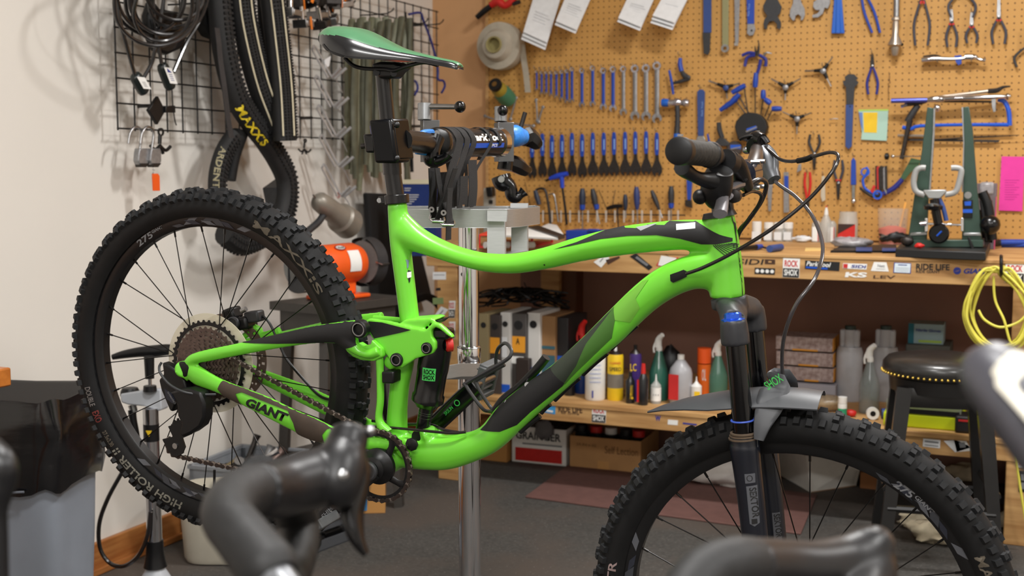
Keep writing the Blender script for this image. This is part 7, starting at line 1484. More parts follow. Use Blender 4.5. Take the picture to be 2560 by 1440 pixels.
# --- truing stand
TG = mat('truing_green', (52, 74, 64), .35, .3, coat=.2, noise=.08, scale=20); d_ = 4.52
TS = thing('truing_stand', 'dark green wheel truing stand with two tall arms on the bench', 'truing stand', tuple(W(2365, 640, 4.2)))
def tw_(px, py, o=0): return onY(px, py, 4.36+o)
def tp(nm, mt, poly, o=0, th=.03, bev=.002, par=None): return M().slab([tw_(x, y, o) for x, y in poly], (0, th, 0)).build(nm, mt, par or TS, bevel=bev)
a1 = tp('arm', TG, [(2318, 268), (2334, 270), (2332, 330), (2322, 480), (2316, 610), (2268, 610), (2284, 500), (2304, 380)], 0, .035); a2 = tp('arm', TG, [(2408, 268), (2422, 266), (2432, 330), (2444, 480), (2456, 612), (2404, 612), (2408, 480), (2411, 360)], 0, .035)
for q in ([(2334, 270), (2338, 272), (2336, 340), (2326, 480), (2322, 480), (2332, 330)], [(2404, 268), (2408, 268), (2411, 360), (2408, 480), (2404, 480), (2408, 360)]): tp('steel_edge', STL, q, -.003, .02, 0)
tp('base_bar', TG, [(2268, 600), (2458, 600), (2458, 618), (2262, 618)], -.02, .12); tp('steel_rail', STL, [(2276, 582), (2318, 580), (2318, 588), (2274, 590)], -.022, .01); tp('steel_rail', STL, [(2408, 582), (2452, 582), (2454, 590), (2408, 590)], -.022, .01); tp('steel_rail', CHR, [(2310, 556), (2405, 560), (2405, 565), (2310, 562)], -.03, .01)
tp('side_post', CHR, [(2312, 545), (2320, 545), (2320, 578), (2312, 580)], -.03, .01, .001); tp('side_post', CHR, [(2402, 545), (2409, 545), (2409, 578), (2402, 578)], -.03, .01, .001)
PLT = tp('badge', GBLK, [(2406, 500), (2432, 500), (2431, 545), (2407, 545)], -.005, .004, .001); tp('badge_print', LBL, [(2411, 504), (2428, 503), (2427, 514), (2412, 514)], -.0062, .001, 0, PLT); tp('badge_print', LBL, [(2407, 523), (2431, 523), (2431, 532), (2407, 532)], -.0062, .001, 0, PLT)
M().lathe([(.012, 0), (.012, .004)], xyz(tw_(2420, 488, -.002), (1, 0, 0), (0, 0, 1)), 18).build('pivot_cap', STL, TS)
tp('caliper_block', ALU, [(2308, 475), (2364, 474), (2366, 480), (2350, 497), (2322, 497), (2309, 481)], -.06, .04, .003)
def rb(pts, r, mt, nm, o=-.05, n=10, sd=None): return M().tube([(tw_(x, y, o), *([r] if not isinstance(r, tuple) else r)) for x, y in pts], n=n, k=5, side=sd).build(nm, mt, TS)
FR = mat('frosted_steel', (160, 160, 158), .5, .4)
rb([(2314, 420), (2302, 420), (2290, 428), (2284, 455), (2290, 478), (2312, 488)], (.010, .005), FR, 'caliper_finger', sd=(0, 1, 0)); rb([(2378, 420), (2392, 420), (2403, 426), (2398, 455), (2388, 480), (2362, 487)], (.010, .005), FR, 'caliper_finger', sd=(0, 1, 0))
rb([(2335, 497), (2337, 510), (2342, 540), (2346, 560)], .016, GBLK, 'caliper_post', -.06); rb([(2348, 497), (2358, 520), (2366, 552)], .008, SLB, 'blue_slide', -.045); M().lathe([(.004, -.012), (.030, -.008), (.032, .004), (.018, .012), (.006, .014)], Matrix.Translation(tw_(2333, 518, -.09)), 24).build('upper_knob', GBLK, TS)
KB = M().lathe([(.012, -.002), (.032, 0), (.034, .014), (.028, .02)], xyz(tw_(2348, 584, -.07), (1, 0, 0), (0, 0, 1)), 28).build('front_knob', GBLK, TS); rb([(2342, 590), (2354, 578)], .003, LBL, 'knob_mark', -.094, 6)
M().cyl(tw_(2300, 560, -.04), tw_(2316, 558, -.04), .010).build('adjuster', CHR, TS)
M().ball(tw_(2475, 562, -.01), .034, n=20).build('side_knob', GBLK, TS); M().cyl(tw_(2452, 562, -.01), tw_(2470, 560, -.01), .007).build('knob_shaft', CHR, TS); rb([(2455, 480), (2470, 520), (2480, 600)], .018, BLK, 'rear_brace', .05)
tp('rear_housing', BLK, [(2448, 500), (2480, 500), (2486, 600), (2462, 606)], .04, .05, .004); tp('tilt_lever', BLK, [(2418, 594), (2424, 592), (2436, 622), (2428, 624)], -.04, .01)
solo(M().slab([onZ(a, b_, BT) for a, b_ in ((2238, 643), (2464, 652), (2478, 618), (2262, 615))], (0, 0, .028)), 'stand_base', mat('base_black', (22, 22, 23), .5), 'heavy black base under the green truing stand', 'base', bevel=.003)
lump('red_nozzle', 'small bright red cap on the black truing stand base', 'cap', onZ(2298, 622, BT+.029), .012, (1.3, .8, .7), RED, 3); lump('chrome_coupler', 'small dark knurled nut at the left foot of the truing stand', 'nut', onZ(2268, 616, BT+.029), .022, (1, .8, .8), DSTL, 4, .1)
t, w_, h_ = bx3('parts_bin', 'clear bin of bagged dark parts behind the truing stand', 'bin', 2462, 606, 42, 165, .10, BT, mat('smoky_bin', (110, 104, 112), .3, alpha=.75), bev=.003, base=V((onY(2462, 600, 4.75).x, 4.75, BT))); M().box((0, .03, h_*.35), (w_*.8, .06, h_*.5)).build('contents', BLK, t, Matrix()); M().box((.0, .03, h_*.92), (w_*.75, .07, h_*.2)).build('plastic_bag', mat('bag_grey', (175, 172, 175), .25, alpha=.8), t, Matrix(), bevel=.01); M().box((w_*.5, .0, h_*.4), (.004, .005, h_*.8)).build('pink_edge', mat('pink_edge', (190, 70, 110), .5), t, Matrix())
# book behind the straps
t = thing('manual_box', 'dark blue box with white printing standing behind the seat tube', 'box', tuple(onY(1040, 590, 3.9))); q = [onY(1008, 525+70, 3.9), onY(1072, 595, 3.9), onY(1072, 459, 3.9), onY(1008, 459, 3.9)]
q = [onY(1005, 640, 4.3), onY(1090, 640, 4.3), onY(1090, 460, 4.3), onY(1005, 460, 4.3)]
M().slab(q, (0, .05, 0)).build('cover', mat('cover_blue', (14, 44, 110), .5, noise=.05), t); q2 = [onY(1005, 460, 4.299), onY(1090, 460, 4.299), onY(1090, 449, 4.299), onY(1005, 449, 4.299)]; M().slab(q2, (0, .05, 0)).build('pages', mat('cream_pages', (214, 206, 176), .8), t)
for k_ in range(9): y = 470+k_*5.5; M().slab([onY(1011, y, 4.298), onY(1011+(16, 14, 0, 36, 34, 30, 24, 18, 10)[k_], y, 4.298), onY(1011+(16, 14, 0, 36, 34, 30, 24, 18, 10)[k_], y+1.5, 4.298), onY(1011, y+1.5, 4.298)], (0, .0006, 0)).build('print_line', WHT, t) if k_ != 2 else None
# --- lower shelf, left: row of magazine boxes
GREY_BOX = mat('grey_board', (150, 146, 140), .7, noise=.08, scale=8); MBX = [mat('beige_board', (140, 126, 92), .7), mat('brown_board', (60, 52, 48), .7), mat('white_board', (196, 194, 190), .6), mat('dark_grey_board', (72, 68, 66), .6), mat('bright_board', (210, 208, 204), .6), mat('kraft_board', (150, 112, 72), .8), mat('black_binder', (34, 32, 34), .5)]
for i, (x0, x1, yt, mt_, lb) in enumerate(((1196, 1222, 778, 0, 'beige upright file box with round finger hole, leftmost on the shelf'), (1222, 1252, 782, 1, 'brown upright file box with a yellow label'), (1250, 1276, 775, 2, 'pale grey upright file box beside the brown one'), (1276, 1316, 778, 3, 'dark grey upright file box with the large orange label'), (1316, 1350, 776, 4, 'white and blue striped upright file box'), (1350, 1388, 784, 5, 'kraft and teal upright file box right of the white one'), (1390, 1420, 788, 6, 'black binder at the right end of the file boxes'))):
    t, w_, h_ = bx3('file_box', lb, 'file box', (x0+x1)/2, 985, x1-x0-2, 985-yt-4, .22, SHT, MBX[mt_], group='file boxes on the lower shelf')
    if i < 5: M().lathe([(w_*.28, 0), (w_*.28, .0012)], Matrix.Translation((0, -.0005, h_*.86)) @ Matrix.Rotation(pi/2, 4, 'X'), 18).build('finger_hole', TXT, t, Matrix.Identity(4))
    if i in (1, 3): face(t, 'label', mat('orange_label', (236, 160, 40), .6), w_, h_, .1, .52, .95, .72); 
    if i == 3: ftxt(t, 'A', TXT, w_, h_, .35, .62, .6, .70); face(t, 'lower_label', WHT, w_, h_, .05, .38, .85, .47)
    if i == 4 or i == 2: face(t, 'blue_band', mat('label_blue', (22, 82, 190), .4), w_, h_, 0, .2, 1, .33) if i == 4 else face(t, 'paper', PAPER, w_, h_, .1, .45, .7, .7); face(t, 'blue_band', mat('label_blue', (22, 82, 190), .4), w_, h_, 0, .02, 1, .12)
    if i == 5: face(t, 'teal_band', mat('teal_card', (50, 92, 104), .6), w_, h_, 0, 0, 1, .5); face(t, 'teal_stripe', mat('teal_card', (50, 92, 104), .6), w_, h_, 0, .58, 1, .62)
    if i == 6: face(t, 'blue_label', LBL, w_, h_, .1, .3, .9, .5)
t, w_, h_ = bx3('tilted_case', 'dark brown slim case leaning in front of the file boxes', 'case', 1306, 990, 34, 95, .03, SHT, mat('brown_case', (44, 34, 30), .5), bev=.004)
random.seed(9)
CBT = thing('cable_tangle', 'tangle of black cables heaped on top of the file boxes', 'cables', tuple(onY(1310, 780, 4.42)))
for i in range(20):
    P = [onY(1200+random.uniform(-16, 34)+j*38, 764+random.uniform(-24, 16)-10*sin(j*.7), 4.42+random.uniform(0, .16)) for j in range(6)]; M().tube([p+V((0, 0, .02)) for p in P], .004, n=6, k=5).build('cable', BLK, CBT)
M().tube([onY(1310, 706, 4.5), onY(1322, 730, 4.5), onY(1340, 760, 4.5)], .0025, n=6).build('cable_end', BLK, CBT)
# --- bottles on the lower shelf
GRN_ = mat('clear_green', (52, 104, 88), .2, alpha=.9, coat=.3); JUG = mat('translucent_jug', (164, 164, 168), .35, noise=.05); DK = mat('dark_bottle', (20, 22, 26), .3, coat=.3)
def spray(label, px, yt, yb, w, body, head, zc=SHT):
    t, p, r, H = vessel('spray_bottle', label, 'spray bottle', px, yt, yb, w, zc, [('bottle_body', body, [(.92, 0), (1, .03), (1, .42), (.85, .5), (.42, .70), (.30, .76)]), ('collar', WC if head is not RED else RED, [(.32, .75), (.34, .78), (.30, .82)])])
    M().tube([(p+V((-.004, 0, H*.8)), .014, .010), (p+V((-.002, 0, H*.92)), .013, .011), (p+V((.016, -.01, H*1.0)), .009, .009)], n=10, k=3).build('spray_head', head, t); M().tube([p+V((-.012, 0, H*.9)), p+V((-.02, -.005, H*.8)), p+V((-.018, -.006, H*.72))], .004, n=8).build('trigger', head, t); return t, p, r, H
t, p, r, H = vessel('white_bottle', 'large white bottle with blue print on the lower shelf', 'bottle', 1480, 868, 1002, 51, SHT, [('bottle_body', WC, [(.92, 0), (1, .03), (1, .85), (.8, .93), (.35, .96)]), ('cap', WC, [(.34, .96), (.34, 1)])])
for k_ in range(6): lab_text(t, p, r, H, '=======', mat('print_blue_grey', (110, 130, 190), .6), .35+.08*k_, .37+.08*k_, .55); 
lab_text(t, p, r, H, 'I', TXB, .06, .2, .07, -.25)
t, p, r, H = vessel('spray_can', 'yellow spray can with black lettering beside the white bottle', 'spray can', 1532, 868, 1002, 40, SHT, [('can_body', YEL, [(.96, 0), (1, .02), (1, .83), (.92, .87)]), ('can_top', STL, [(.92, .87), (.5, .92), (.35, .93)]), ('nozzle', WC, [(.2, .93), (.2, 1)]), ('photo_band', mat('photo_grey', (120, 112, 100), .5), [(1.015, .24), (1.015, .50)])]); lab_text(t, p, r, H, 'SPEED', TXT, .57, .64, .75); lab_text(t, p, r, H, 'CLEANER', TXR, .70, .74, .7)
t, p, r, H = vessel('spray_can', 'dark purple spray can with chrome shoulder', 'spray can', 1583, 862, 1004, 31, SHT, [('can_body', mat('purple_can', (64, 40, 110), .35), [(.96, 0), (1, .02), (1, .80), (.92, .85)]), ('can_top', STL, [(.92, .85), (.5, .9), (.3, .92)]), ('nozzle', BLK, [(.3, .92), (.3, 1)])]); lab_text(t, p, r, H, 'LC', YEL, .55, .68, .5, -.3)
t, p, r, H = vessel('lube_bottle', 'small black bottle with yellow lettering in front of the purple can', 'bottle', 1572, 930, 1009, 23, SHT, [('bottle_body', DK, [(.95, 0), (1, .04), (1, .7), (.6, .8), (.4, .85)]), ('cap', DK, [(.4, .85), (.36, 1)])]); lab_text(t, p, r, H, 'ALL', YEL, .15, .6, .35, .3)
t, p, r, H = vessel('lube_bottle', 'small black bottle with red cap and red side label', 'bottle', 1604, 909, 1014, 25, SHT, [('bottle_body', DK, [(.95, 0), (1, .04), (1, .62), (.6, .72), (.45, .76)]), ('cap', RED, [(.5, .76), (.46, .88), (.36, 1)])]); M().bb(p+V((-r*.95, -r*1.08, H*.08)), p+V((-r*.6, -r*.9, H*.62))).build('label', RED, t)
spray('green spray bottle with a white trigger, left of the grey jug', 1640, 836, 1003, 48, GRN_, WC)
t, p, r, H = vessel('dropper_bottle', 'small clear bottle with white label before the green spray bottle', 'bottle', 1636, 936, 1010, 26, SHT, [('bottle_body', CLP, [(.95, 0), (1, .04), (1, .62), (.5, .72), (.2, .8)]), ('nozzle', WC, [(.2, .8), (.1, 1)]), ('label', WHT, [(1.02, .1), (1.02, .55)])]); lab_text(t, p, r, H, '= = =', TXG, .3, .34, .6)
t, p, r, H = vessel('alcohol_bottle', 'grey translucent bottle with a red label on the shelf', 'bottle', 1694, 888, 1012, 58, SHT, [('bottle_body', JUG, [(.93, 0), (1, .03), (1, .62), (.9, .72), (.4, .88), (.26, .9)]), ('cap', WC, [(.3, .9), (.3, 1)])]); M().slab([p+V((-r*.8, -r*.95, H*.1)), p+V((r*.1, -r*1.06, H*.1)), p+V((r*.1, -r*1.06, H*.62)), p+V((-r*.8, -r*.95, H*.62))], (0, -.001, 0)).build('label', TXR, t)
t, p, r, H = vessel('orange_can', 'orange spray can with orange cap behind the glue bottle', 'spray can', 1755, 870, 1004, 34, SHT, [('can_body', mat('orange_can', (240, 110, 30), .4), [(.96, 0), (1, .02), (1, .7)]), ('cap', mat('orange_cap', (250, 96, 30), .4), [(1.0, .72), (1.0, 1)])]); lab_text(t, p, r, H, 'OIL', WHT, .4, .62, .3)
t, p, r, H = vessel('glue_bottle', 'small white nozzle bottle with a yellow and red label', 'bottle', 1737, 942, 1013, 27, SHT, [('bottle_body', WC, [(.95, 0), (1, .04), (1, .66), (.45, .76), (.16, .84)]), ('nozzle', WC, [(.16, .84), (.08, 1)])]); M().slab([p+V((-r*.1, -r*1.07, H*.08)), p+V((r*.95, -r*.95, H*.08)), p+V((r*.95, -r*.95, H*.5)), p+V((-r*.1, -r*1.07, H*.5))], (0, -.001, 0)).build('label', YEL, t)
spray('pale green spray bottle with printed panel next to the fork', 1788, 852, 1006, 50, mat('pale_clear_green', (86, 134, 116), .25, alpha=.92), WC)
vessel('bottle_stopper', 'tiny black bottle stopper standing on the shelf edge', 'cap', 1706, 1000, 1016, 12, SHT, [('cap', BLK, [(1, 0), (.9, .5), (.4, 1)])])
t, p, r, H = spray('spray bottle with red and white trigger behind the down tube', 1448, 802, 985, 44, mat('blue_bottle', (24, 52, 110), .3), RED)
vessel('dark_bottle', 'dark low bottle with pale cap behind the down tube', 'bottle', 1420, 930, 990, 26, SHT, [('bottle_body', DK, [(.95, 0), (1, .04), (1, .8), (.5, 1)])])
lump('black_jar', 'black rounded jar behind the grey bottle on the shelf', 'cap', onZ(1675, 985, SHT), .05, (1, .8, 1.9), BLK, 6, .08)
# --- shelf, right part
for i, (yt, yb) in enumerate(((848, 884), (884, 920), (920, 956))):
    t, w_, h_ = bx3('parts_carton', 'pale printed carton with orange end, %s of the stack behind the hose' % ('top', 'middle', 'bottom')[i], 'carton', 2006+i*2, 992, 128, 34, .16, SHT+.075+(2-i)*.059, mat('speckled_carton', (176, 160, 156), .7, noise=.5, scale=60, rgb2=(120, 96, 92)), base=onZ(2006+i*2, 1000, SHT), group='stacked cartons on the shelf'); M().box((w_/2+.001, .08, h_/2), (.002, .15, h_*.95)).build('orange_end', mat('carton_orange', (206, 140, 40), .6), t, Matrix()); face(t, 'flap_strip', mat('carton_orange', (206, 140, 40), .6), w_, h_, .3+.1*i, 0, .75, .12)
t, w_, h_ = bx3('flat_carton', 'wide grey white carton under the printed stack', 'carton', 2010, 1002, 140, 44, .2, SHT, mat('grey_carton', (150, 148, 156), .7), bev=.002)
def jug(x, lb):
    t, p, r, H = vessel('fluid_jug', lb, 'jug', x, 815, 1006, 64, SHT, [('jug_body', JUG, [(.9, 0), (.97, .02), (.97, .66), (.85, .72)], (1.05, .8, 1)), ('jug_neck', JUG, [(.5, .70), (.5, .95)]), ('cap', mat('dark_cap', (30, 46, 40), .5), [(.42, .95), (.42, 1.0)])])
    M().box(p+V((-r*.55, 0, H*.83)), (.02, .03, H*.24)).build('handle', JUG, t, bevel=.006); M().box(p+V((r*.5, 0, H*.83)), (.025, .04, H*.24)).build('shoulder', JUG, t, bevel=.008)
jug(2117, 'large translucent fluid jug with a dark green cap, left of the two'); jug(2206, 'large translucent fluid jug, right one behind the clear spray bottle')
spray('clear spray bottle with a little green fluid between the jugs', 2169, 862, 1036, 50, mat('clear_bottle', (150, 160, 160), .15, alpha=.45), WC); vessel('green_fluid', 'shallow green fluid inside the clear spray bottle', 'fluid', 2169, 1012, 1034, 42, SHT+.002, [('fluid', GRN_, [(1, 0), (1, 1)])]) if False else None
t, p, r, H = vessel('glue_stick', 'short white tube with a green label on the shelf', 'tube', 2104, 993, 1045, 22, SHT, [('tube_body', WC, [(.95, 0), (1, .04), (1, .66), (.96, .68)]), ('cap', WC, [(1.0, .69), (1.0, 1)]), ('green_label', mat('label_green', (40, 150, 110), .5), [(1.03, .1), (1.03, .45)])])
lump('red_thimble', 'small red cap lying beside the white tube', 'cap', onZ(2127, 1042, SHT), .018, (1.2, .8, .7), RED, 1, .12); q = onZ(2180, 1048, SHT)
t = thing('tape_core', 'white wheel with black centre lying on edge near the shelf front', 'wheel', tuple(q)); M().lathe([(.004, 0), (.022, 0), (.022, .016), (.004, .016)], xyz(q+V((0, 0, .023)), (1, .3, 0), (0, 0, 1)), 20).build('wheel', WC, t); M().lathe([(.001, .0165), (.010, .0165)], xyz(q+V((0, 0, .023)), (1, .3, 0), (0, 0, 1)), 14).build('centre', TXT, t); M().tube([(q+V((.03, .02, .02)), .018), (q+V((.07, .03, .02)), .018)], n=14, k=1).build('blue_spool', SLB, t)
lump('clear_wrap', 'crumpled clear wrapping on the shelf behind the front tyre', 'wrap', onZ(2060, 1028, SHT), .06, (1.3, .6, .45), mat('bag_clear', (170, 150, 120), .25, alpha=.6, noise=.3, scale=50), 12)
t, w_, h_ = bx3('parts_organiser', 'clear lidded organiser box with a lime yellow base', 'organiser', 2306, 1072, 175, 36, .2, SHT, mat('lime_yellow', (196, 214, 20), .45), bev=.006); M().box((0, .1, h_+.022), (w_*.94, .19, .044)).build('clear_lid', mat('lid_clear', (150, 158, 140), .25, alpha=.55), t, Matrix(), bevel=.006); face(t, 'black_tool', BLK, w_, h_, .3, 1.02, .95, 1.35, -.0)
b0 = onY(2300, 1000, 4.76); b0.z = SHT; t, w_, h_ = bx3('white_roll_pack', 'white wrapped pack under the grey drawer box', 'pack', 0, 0, 140, 90, .2, SHT, mat('white_pack', (190, 190, 196), .6), base=b0, bev=.02)
t, w_, h_ = bx3('drawer_box', 'dark grey box with a white label holder on the shelf', 'box', 2325, 870, 96, 48, .2, SHT+h_+.001, mat('grey_green_box', (88, 92, 88), .6), base=V((b0.x+.02, b0.y+.02, 0)), bev=.003); face(t, 'label_holder', mat('holder_white', (170, 170, 166), .5), w_, h_, .35, .08, .75, .45); face(t, 'holder_slot', TXT, w_, h_, .45, .22, .65, .32, -.002)
t2, w2, h2 = bx3('glove_box', 'small pale blue and teal box on top of the grey drawer box', 'box', 2310, 820, 76, 50, .12, WM[t.name].translation.z+h_+.001, mat('pale_teal_box', (150, 178, 186), .6), base=V((WM[t.name].translation.x-.01, WM[t.name].translation.y+.02, 0)), bev=.002); face(t2, 'teal_panel', mat('teal_print', (20, 110, 130), .6), w2, h2, .0, .0, .16, 1); face(t2, 'yellow_strip', mat('lime_edge', (170, 205, 90), .7), w2, h2, .3, .08, .95, .2); ftxt(t2, 'Nitrile Gloves', TXB, w2, h2, .22, .62, .92, .76)
t, w_, h_ = bx3('battery_pack', 'black and red power tool battery on the shelf behind the stool', 'battery', 2430, 1086, 76, 44, .1, SHT, mat('battery_black', (22, 20, 22), .5), bev=.008); face(t, 'red_rim', TXR, w_, h_, .1, .7, .9, .82)
# --- floor under the shelf
t, w_, h_ = bx3('supply_box', 'white box with GRAINGER lettering and a red band under the shelf', 'box', 1347, 1160, 134, 92, .28, FZ, WHT, open_=True, rz=.04, bev=.002); face(t, 'red_band', RED, w_, h_, .07, .06, .92, .42); ftxt(t, 'GRAINGER', TXT, w_, h_, .08, .66, .9, .88); face(t, 'small_print', TXG, w_, h_, .2, .52, .92, .56)
lump('grey_rag', 'grey rag hanging over the rim of the white lettered box', 'rag', (WM[t.name].translation.x+.03, WM[t.name].translation.y-.01, FZ+h_-.05), .045, (.9, .5, .9), mat('rag_grey', (110, 110, 112), .9), 7); lump('box_contents', 'dark bottles heaped inside the white lettered box', 'contents', (WM[t.name].translation.x, WM[t.name].translation.y+.14, FZ+.02), .1, (1.1, .9, .8), DSTL, 9)
t, w_, h_ = bx3('cardboard_box', 'open cardboard box of bottles with handwriting under the shelf', 'box', 1512, 1178, 172, 84, .28, FZ, CARD, open_=True, rz=.03, bev=.002); ftxt(t, 'Self Lection', mat('marker_brown', (120, 86, 52), .8), w_, h_, .5, .55, .96, .78, bold=0); ftxt(t, '24 IN x 02', mat('marker_brown', (120, 86, 52), .8), w_, h_, .1, .72, .38, .8, bold=0); face(t, 'tape_patch', mat('tape_tan', (200, 150, 90), .5), w_, h_, .4, 0, .56, .3)
q = WM[t.name].translation
for i, (dx_, c) in enumerate(((-.12, BLK), (-.06, RED), (.0, WC), (.06, BLK), (.11, RED))): vessel('boxed_bottle', '%s capped bottle in the open cardboard box, %s from the left' % (('black', 'red', 'white', 'black', 'red')[i], ORD[i]), 'bottle', 0, 0, 96, 38, FZ+.006, [('bottle_body', DK, [(.9, 0), (1, .04), (1, .85)]), ('cap', c, [(.8, .86), (.8, 1.02)])], 'bottles in the cardboard box', base=V((q.x+dx_*1.1, q.y+.05, 0)))
bx3('brown_carton', 'brown carton partly hidden behind the green down tube', 'carton', 1225, 1152, 85, 92, .25, FZ, mat('carton_tan', (190, 138, 76), .8), bev=.002); bx3('low_carton', 'low brown carton on the floor behind the front wheel', 'carton', 2200, 1226, 90, 42, .2, FZ, mat('carton_brown', (150, 100, 60), .8), bev=.002)
t = thing('torn_box', 'torn white cardboard box lying open under the shelf behind the front wheel', 'box', tuple(onZ(2040, 1228, FZ))); a, b_, c, d2 = onZ(1945, 1185, FZ), onZ(2028, 1232, FZ), onZ(2140, 1215, FZ), onZ(2060, 1166, FZ+.02)
WB_ = mat('white_card', (216, 214, 208), .8, noise=.05)
M().slab([a, b_, b_+V((-.03, .02, .14)), a+V((-.02, .02, .12))], (.003, .004, 0)).build('side', WB_, t); M().slab([b_, c, c+V((.02, .0, .10)), b_+V((-.03, .02, .14))], (0, .004, 0)).build('side', WB_, t); M().slab([a, b_, c, d2], (0, 0, .004)).build('bottom', mat('card_inside', (150, 120, 92), .8), t)
lump('white_sack', 'crumpled white plastic sack on the floor left of the fork', 'sack', onZ(1800, 1218, FZ), .11, (1.5, .6, .6), mat('white_plastic_bag', (232, 230, 226), .45, noise=.05), 21, .2, n=20)
for i, (x, y, s_, lb) in enumerate(((2335, 1360, 1.0, 'worn white work glove on the floor left of the stool leg'), (2425, 1215, 1.1, 'crumpled pale glove lying behind the front tyre'), (2300, 1325, .8, 'small stained rag beside the work glove'), (2540, 1330, .9, 'dirty white glove at the right edge by the bench post'))):
    lump('work_glove', lb, 'glove', onZ(x, y, FZ), .055*s_, (1.5, .8, .6), mat('glove_cream', (196, 184, 158), .85, noise=.3, scale=20), 30+i, .35, n=18)
t = thing('floor_pedal_switch', 'round black foot pedal on the floor beside the bench post', 'foot pedal', tuple(onZ(2500, 1300, FZ))); p = onZ(2500, 1308, FZ); M().lathe([(.09, 0), (.092, .03), (.08, .05), (.03, .056)], Matrix.Translation(p), 32).build('disc', GBLK, t)
M().lathe([(.12, .0), (.12, .05), (.11, .05)], Matrix.Translation(p+V((-.1, .25, 0))), 32).build('disc', BLK, t)
solo(M().ball(onZ(2232, 1280, FZ)+V((0, 0, .011)), .011), 'foam_ball', WHT, 'tiny white ball on the floor by the stool leg', 'ball')
# ============================================================ stool, cord, left floor, foreground handlebars
sp = W(2350, 925, 3.74); SX, SY, SZ = sp.x, sp.y, .565
STB = mat('stool_black_wood', (18, 17, 17), .4, coat=.15, noise=.2, scale=20)
t = thing('bar_stool', 'round black padded stool with brass nail trim in front of the bench', 'stool', (SX, SY, FZ)); TS_ = Matrix.Translation((SX, SY, SZ))
SEAT = M().lathe([(.15, -.01), (.170, 0), (.176, .016), (.174, .034), (.160, .05), (.10, .061), (.001, .064)], TS_, 48).build('seat', mat('stool_leather', (40, 39, 38), .32, coat=.2, noise=.2, scale=25, bump=.15), t, smooth=60)
nl = M()
for i in range(64): a = 2*pi*i/64; nl.ball((SX+.176*cos(a), SY+.176*sin(a), SZ+.006), .0042, n=6)
o = nl.build('nail_trim', mat('brass_nail', (225, 190, 90), .3, .9), SEAT); o['kind'] = 'stuff'
M().lathe([(.145, -.05), (.152, -.05), (.155, -.008), (.12, -.008)], TS_, 36).build('seat_ring', STB, t)
sr = .17
for k_, (sx, sy) in enumerate(((-1, -1), (1, -1), (1, 1), (-1, 1))):
    R2 = Matrix.Rotation(YAW-rad(14), 3, 'Z'); a = V((SX, SY, SZ-.03))+R2 @ V((sx*.115, sy*.115, 0)); b_ = V((SX, SY, FZ))+R2 @ V((sx*sr, sy*sr, 0)); M().tube([(a, .031, .031), (b_, .025, .025)], n=4, k=1, side=R2 @ V((1, 1, 0))).build('leg', STB, t)
for k_, z in enumerate((.16, .22, .16, .22)):
    e = ((-1, -1, 1, -1), (1, -1, 1, 1), (1, 1, -1, 1), (-1, 1, -1, -1))[k_]; f = .157; M().tube([(V((SX, SY, z))+R2 @ V((e[0]*f, e[1]*f, 0)), .012, .016), (V((SX, SY, z))+R2 @ V((e[2]*f, e[3]*f, 0)), .012, .016)], n=8, k=1).build('stretcher', STB, t)
    f = .125; M().tube([(V((SX, SY, SZ-.06))+R2 @ V((e[0]*f, e[1]*f, 0)), .008, .03), (V((SX, SY, SZ-.06))+R2 @ V((e[2]*f, e[3]*f, 0)), .008, .03)], n=4, k=1, side=(0, 0, 1)).build('apron', STB, t)
YC = mat('yellow_cord', (222, 212, 84), .5, noise=.08, scale=30); CD = thing('extension_cord', 'coiled yellow extension cord hanging on a black hook at the bench front', 'cord', tuple(onY(2500, 880, YF-.05)))
def yq(x, y, o=0): return onY(x, y, YF-.045-o)
random.seed(6)
for i in range(9):
    cx_, cy_, rx, ry, ro = 2494+random.uniform(-14, 10), 770+random.uniform(-12, 12), 62+random.uniform(-12, 26), 100+random.uniform(-8, 12), random.uniform(-.25, .2); P = []
    for k_ in range(12):
        a = 2*pi*k_/12; x, y = rx*cos(a)*(1-.35*max(0, -sin(a))), ry*sin(a); X_, Y_ = cx_+x*cos(ro)-y*sin(ro), cy_+x*sin(ro)+y*cos(ro)
        if sin(a) < -.9: X_ = 2500+(X_-2500)*.6; Y_ = 668+(i % 4)*4
        P.append(yq(X_, Y_, .006*i+.01*sin(2*a+i)))
    M().tube(P, .0042, n=8, k=6, closed=True).build('cord_loop', YC, CD)
M().tube([yq(2484, 690, .03), yq(2488, 750, .03), yq(2510, 800, .04), yq(2528, 860, .04), yq(2560, 895, .04)], .0042, n=8).build('cord_run', YC, CD); M().tube([yq(2528, 862, .04), yq(2540, 960, .03), yq(2538, 1080, .02), yq(2545, 1180, .02), yq(2562, 1290, .02), yq(2570, 1340, .01)], .0042, n=8).build('cord_run', YC, CD)
M().tube([yq(2446, 775, .03), yq(2462, 800, .035), yq(2500, 818, .04), yq(2545, 806, .035), yq(2572, 780, .03)], .0042, n=8).build('cord_run', YC, CD)
M().tube([yq(2503, 690, -.02), yq(2503, 684, .05), yq(2503, 668, .06), yq(2503, 645, .05), yq(2503, 640, -.035)], .0055, n=8, k=4).build('hook', BLK, CD)
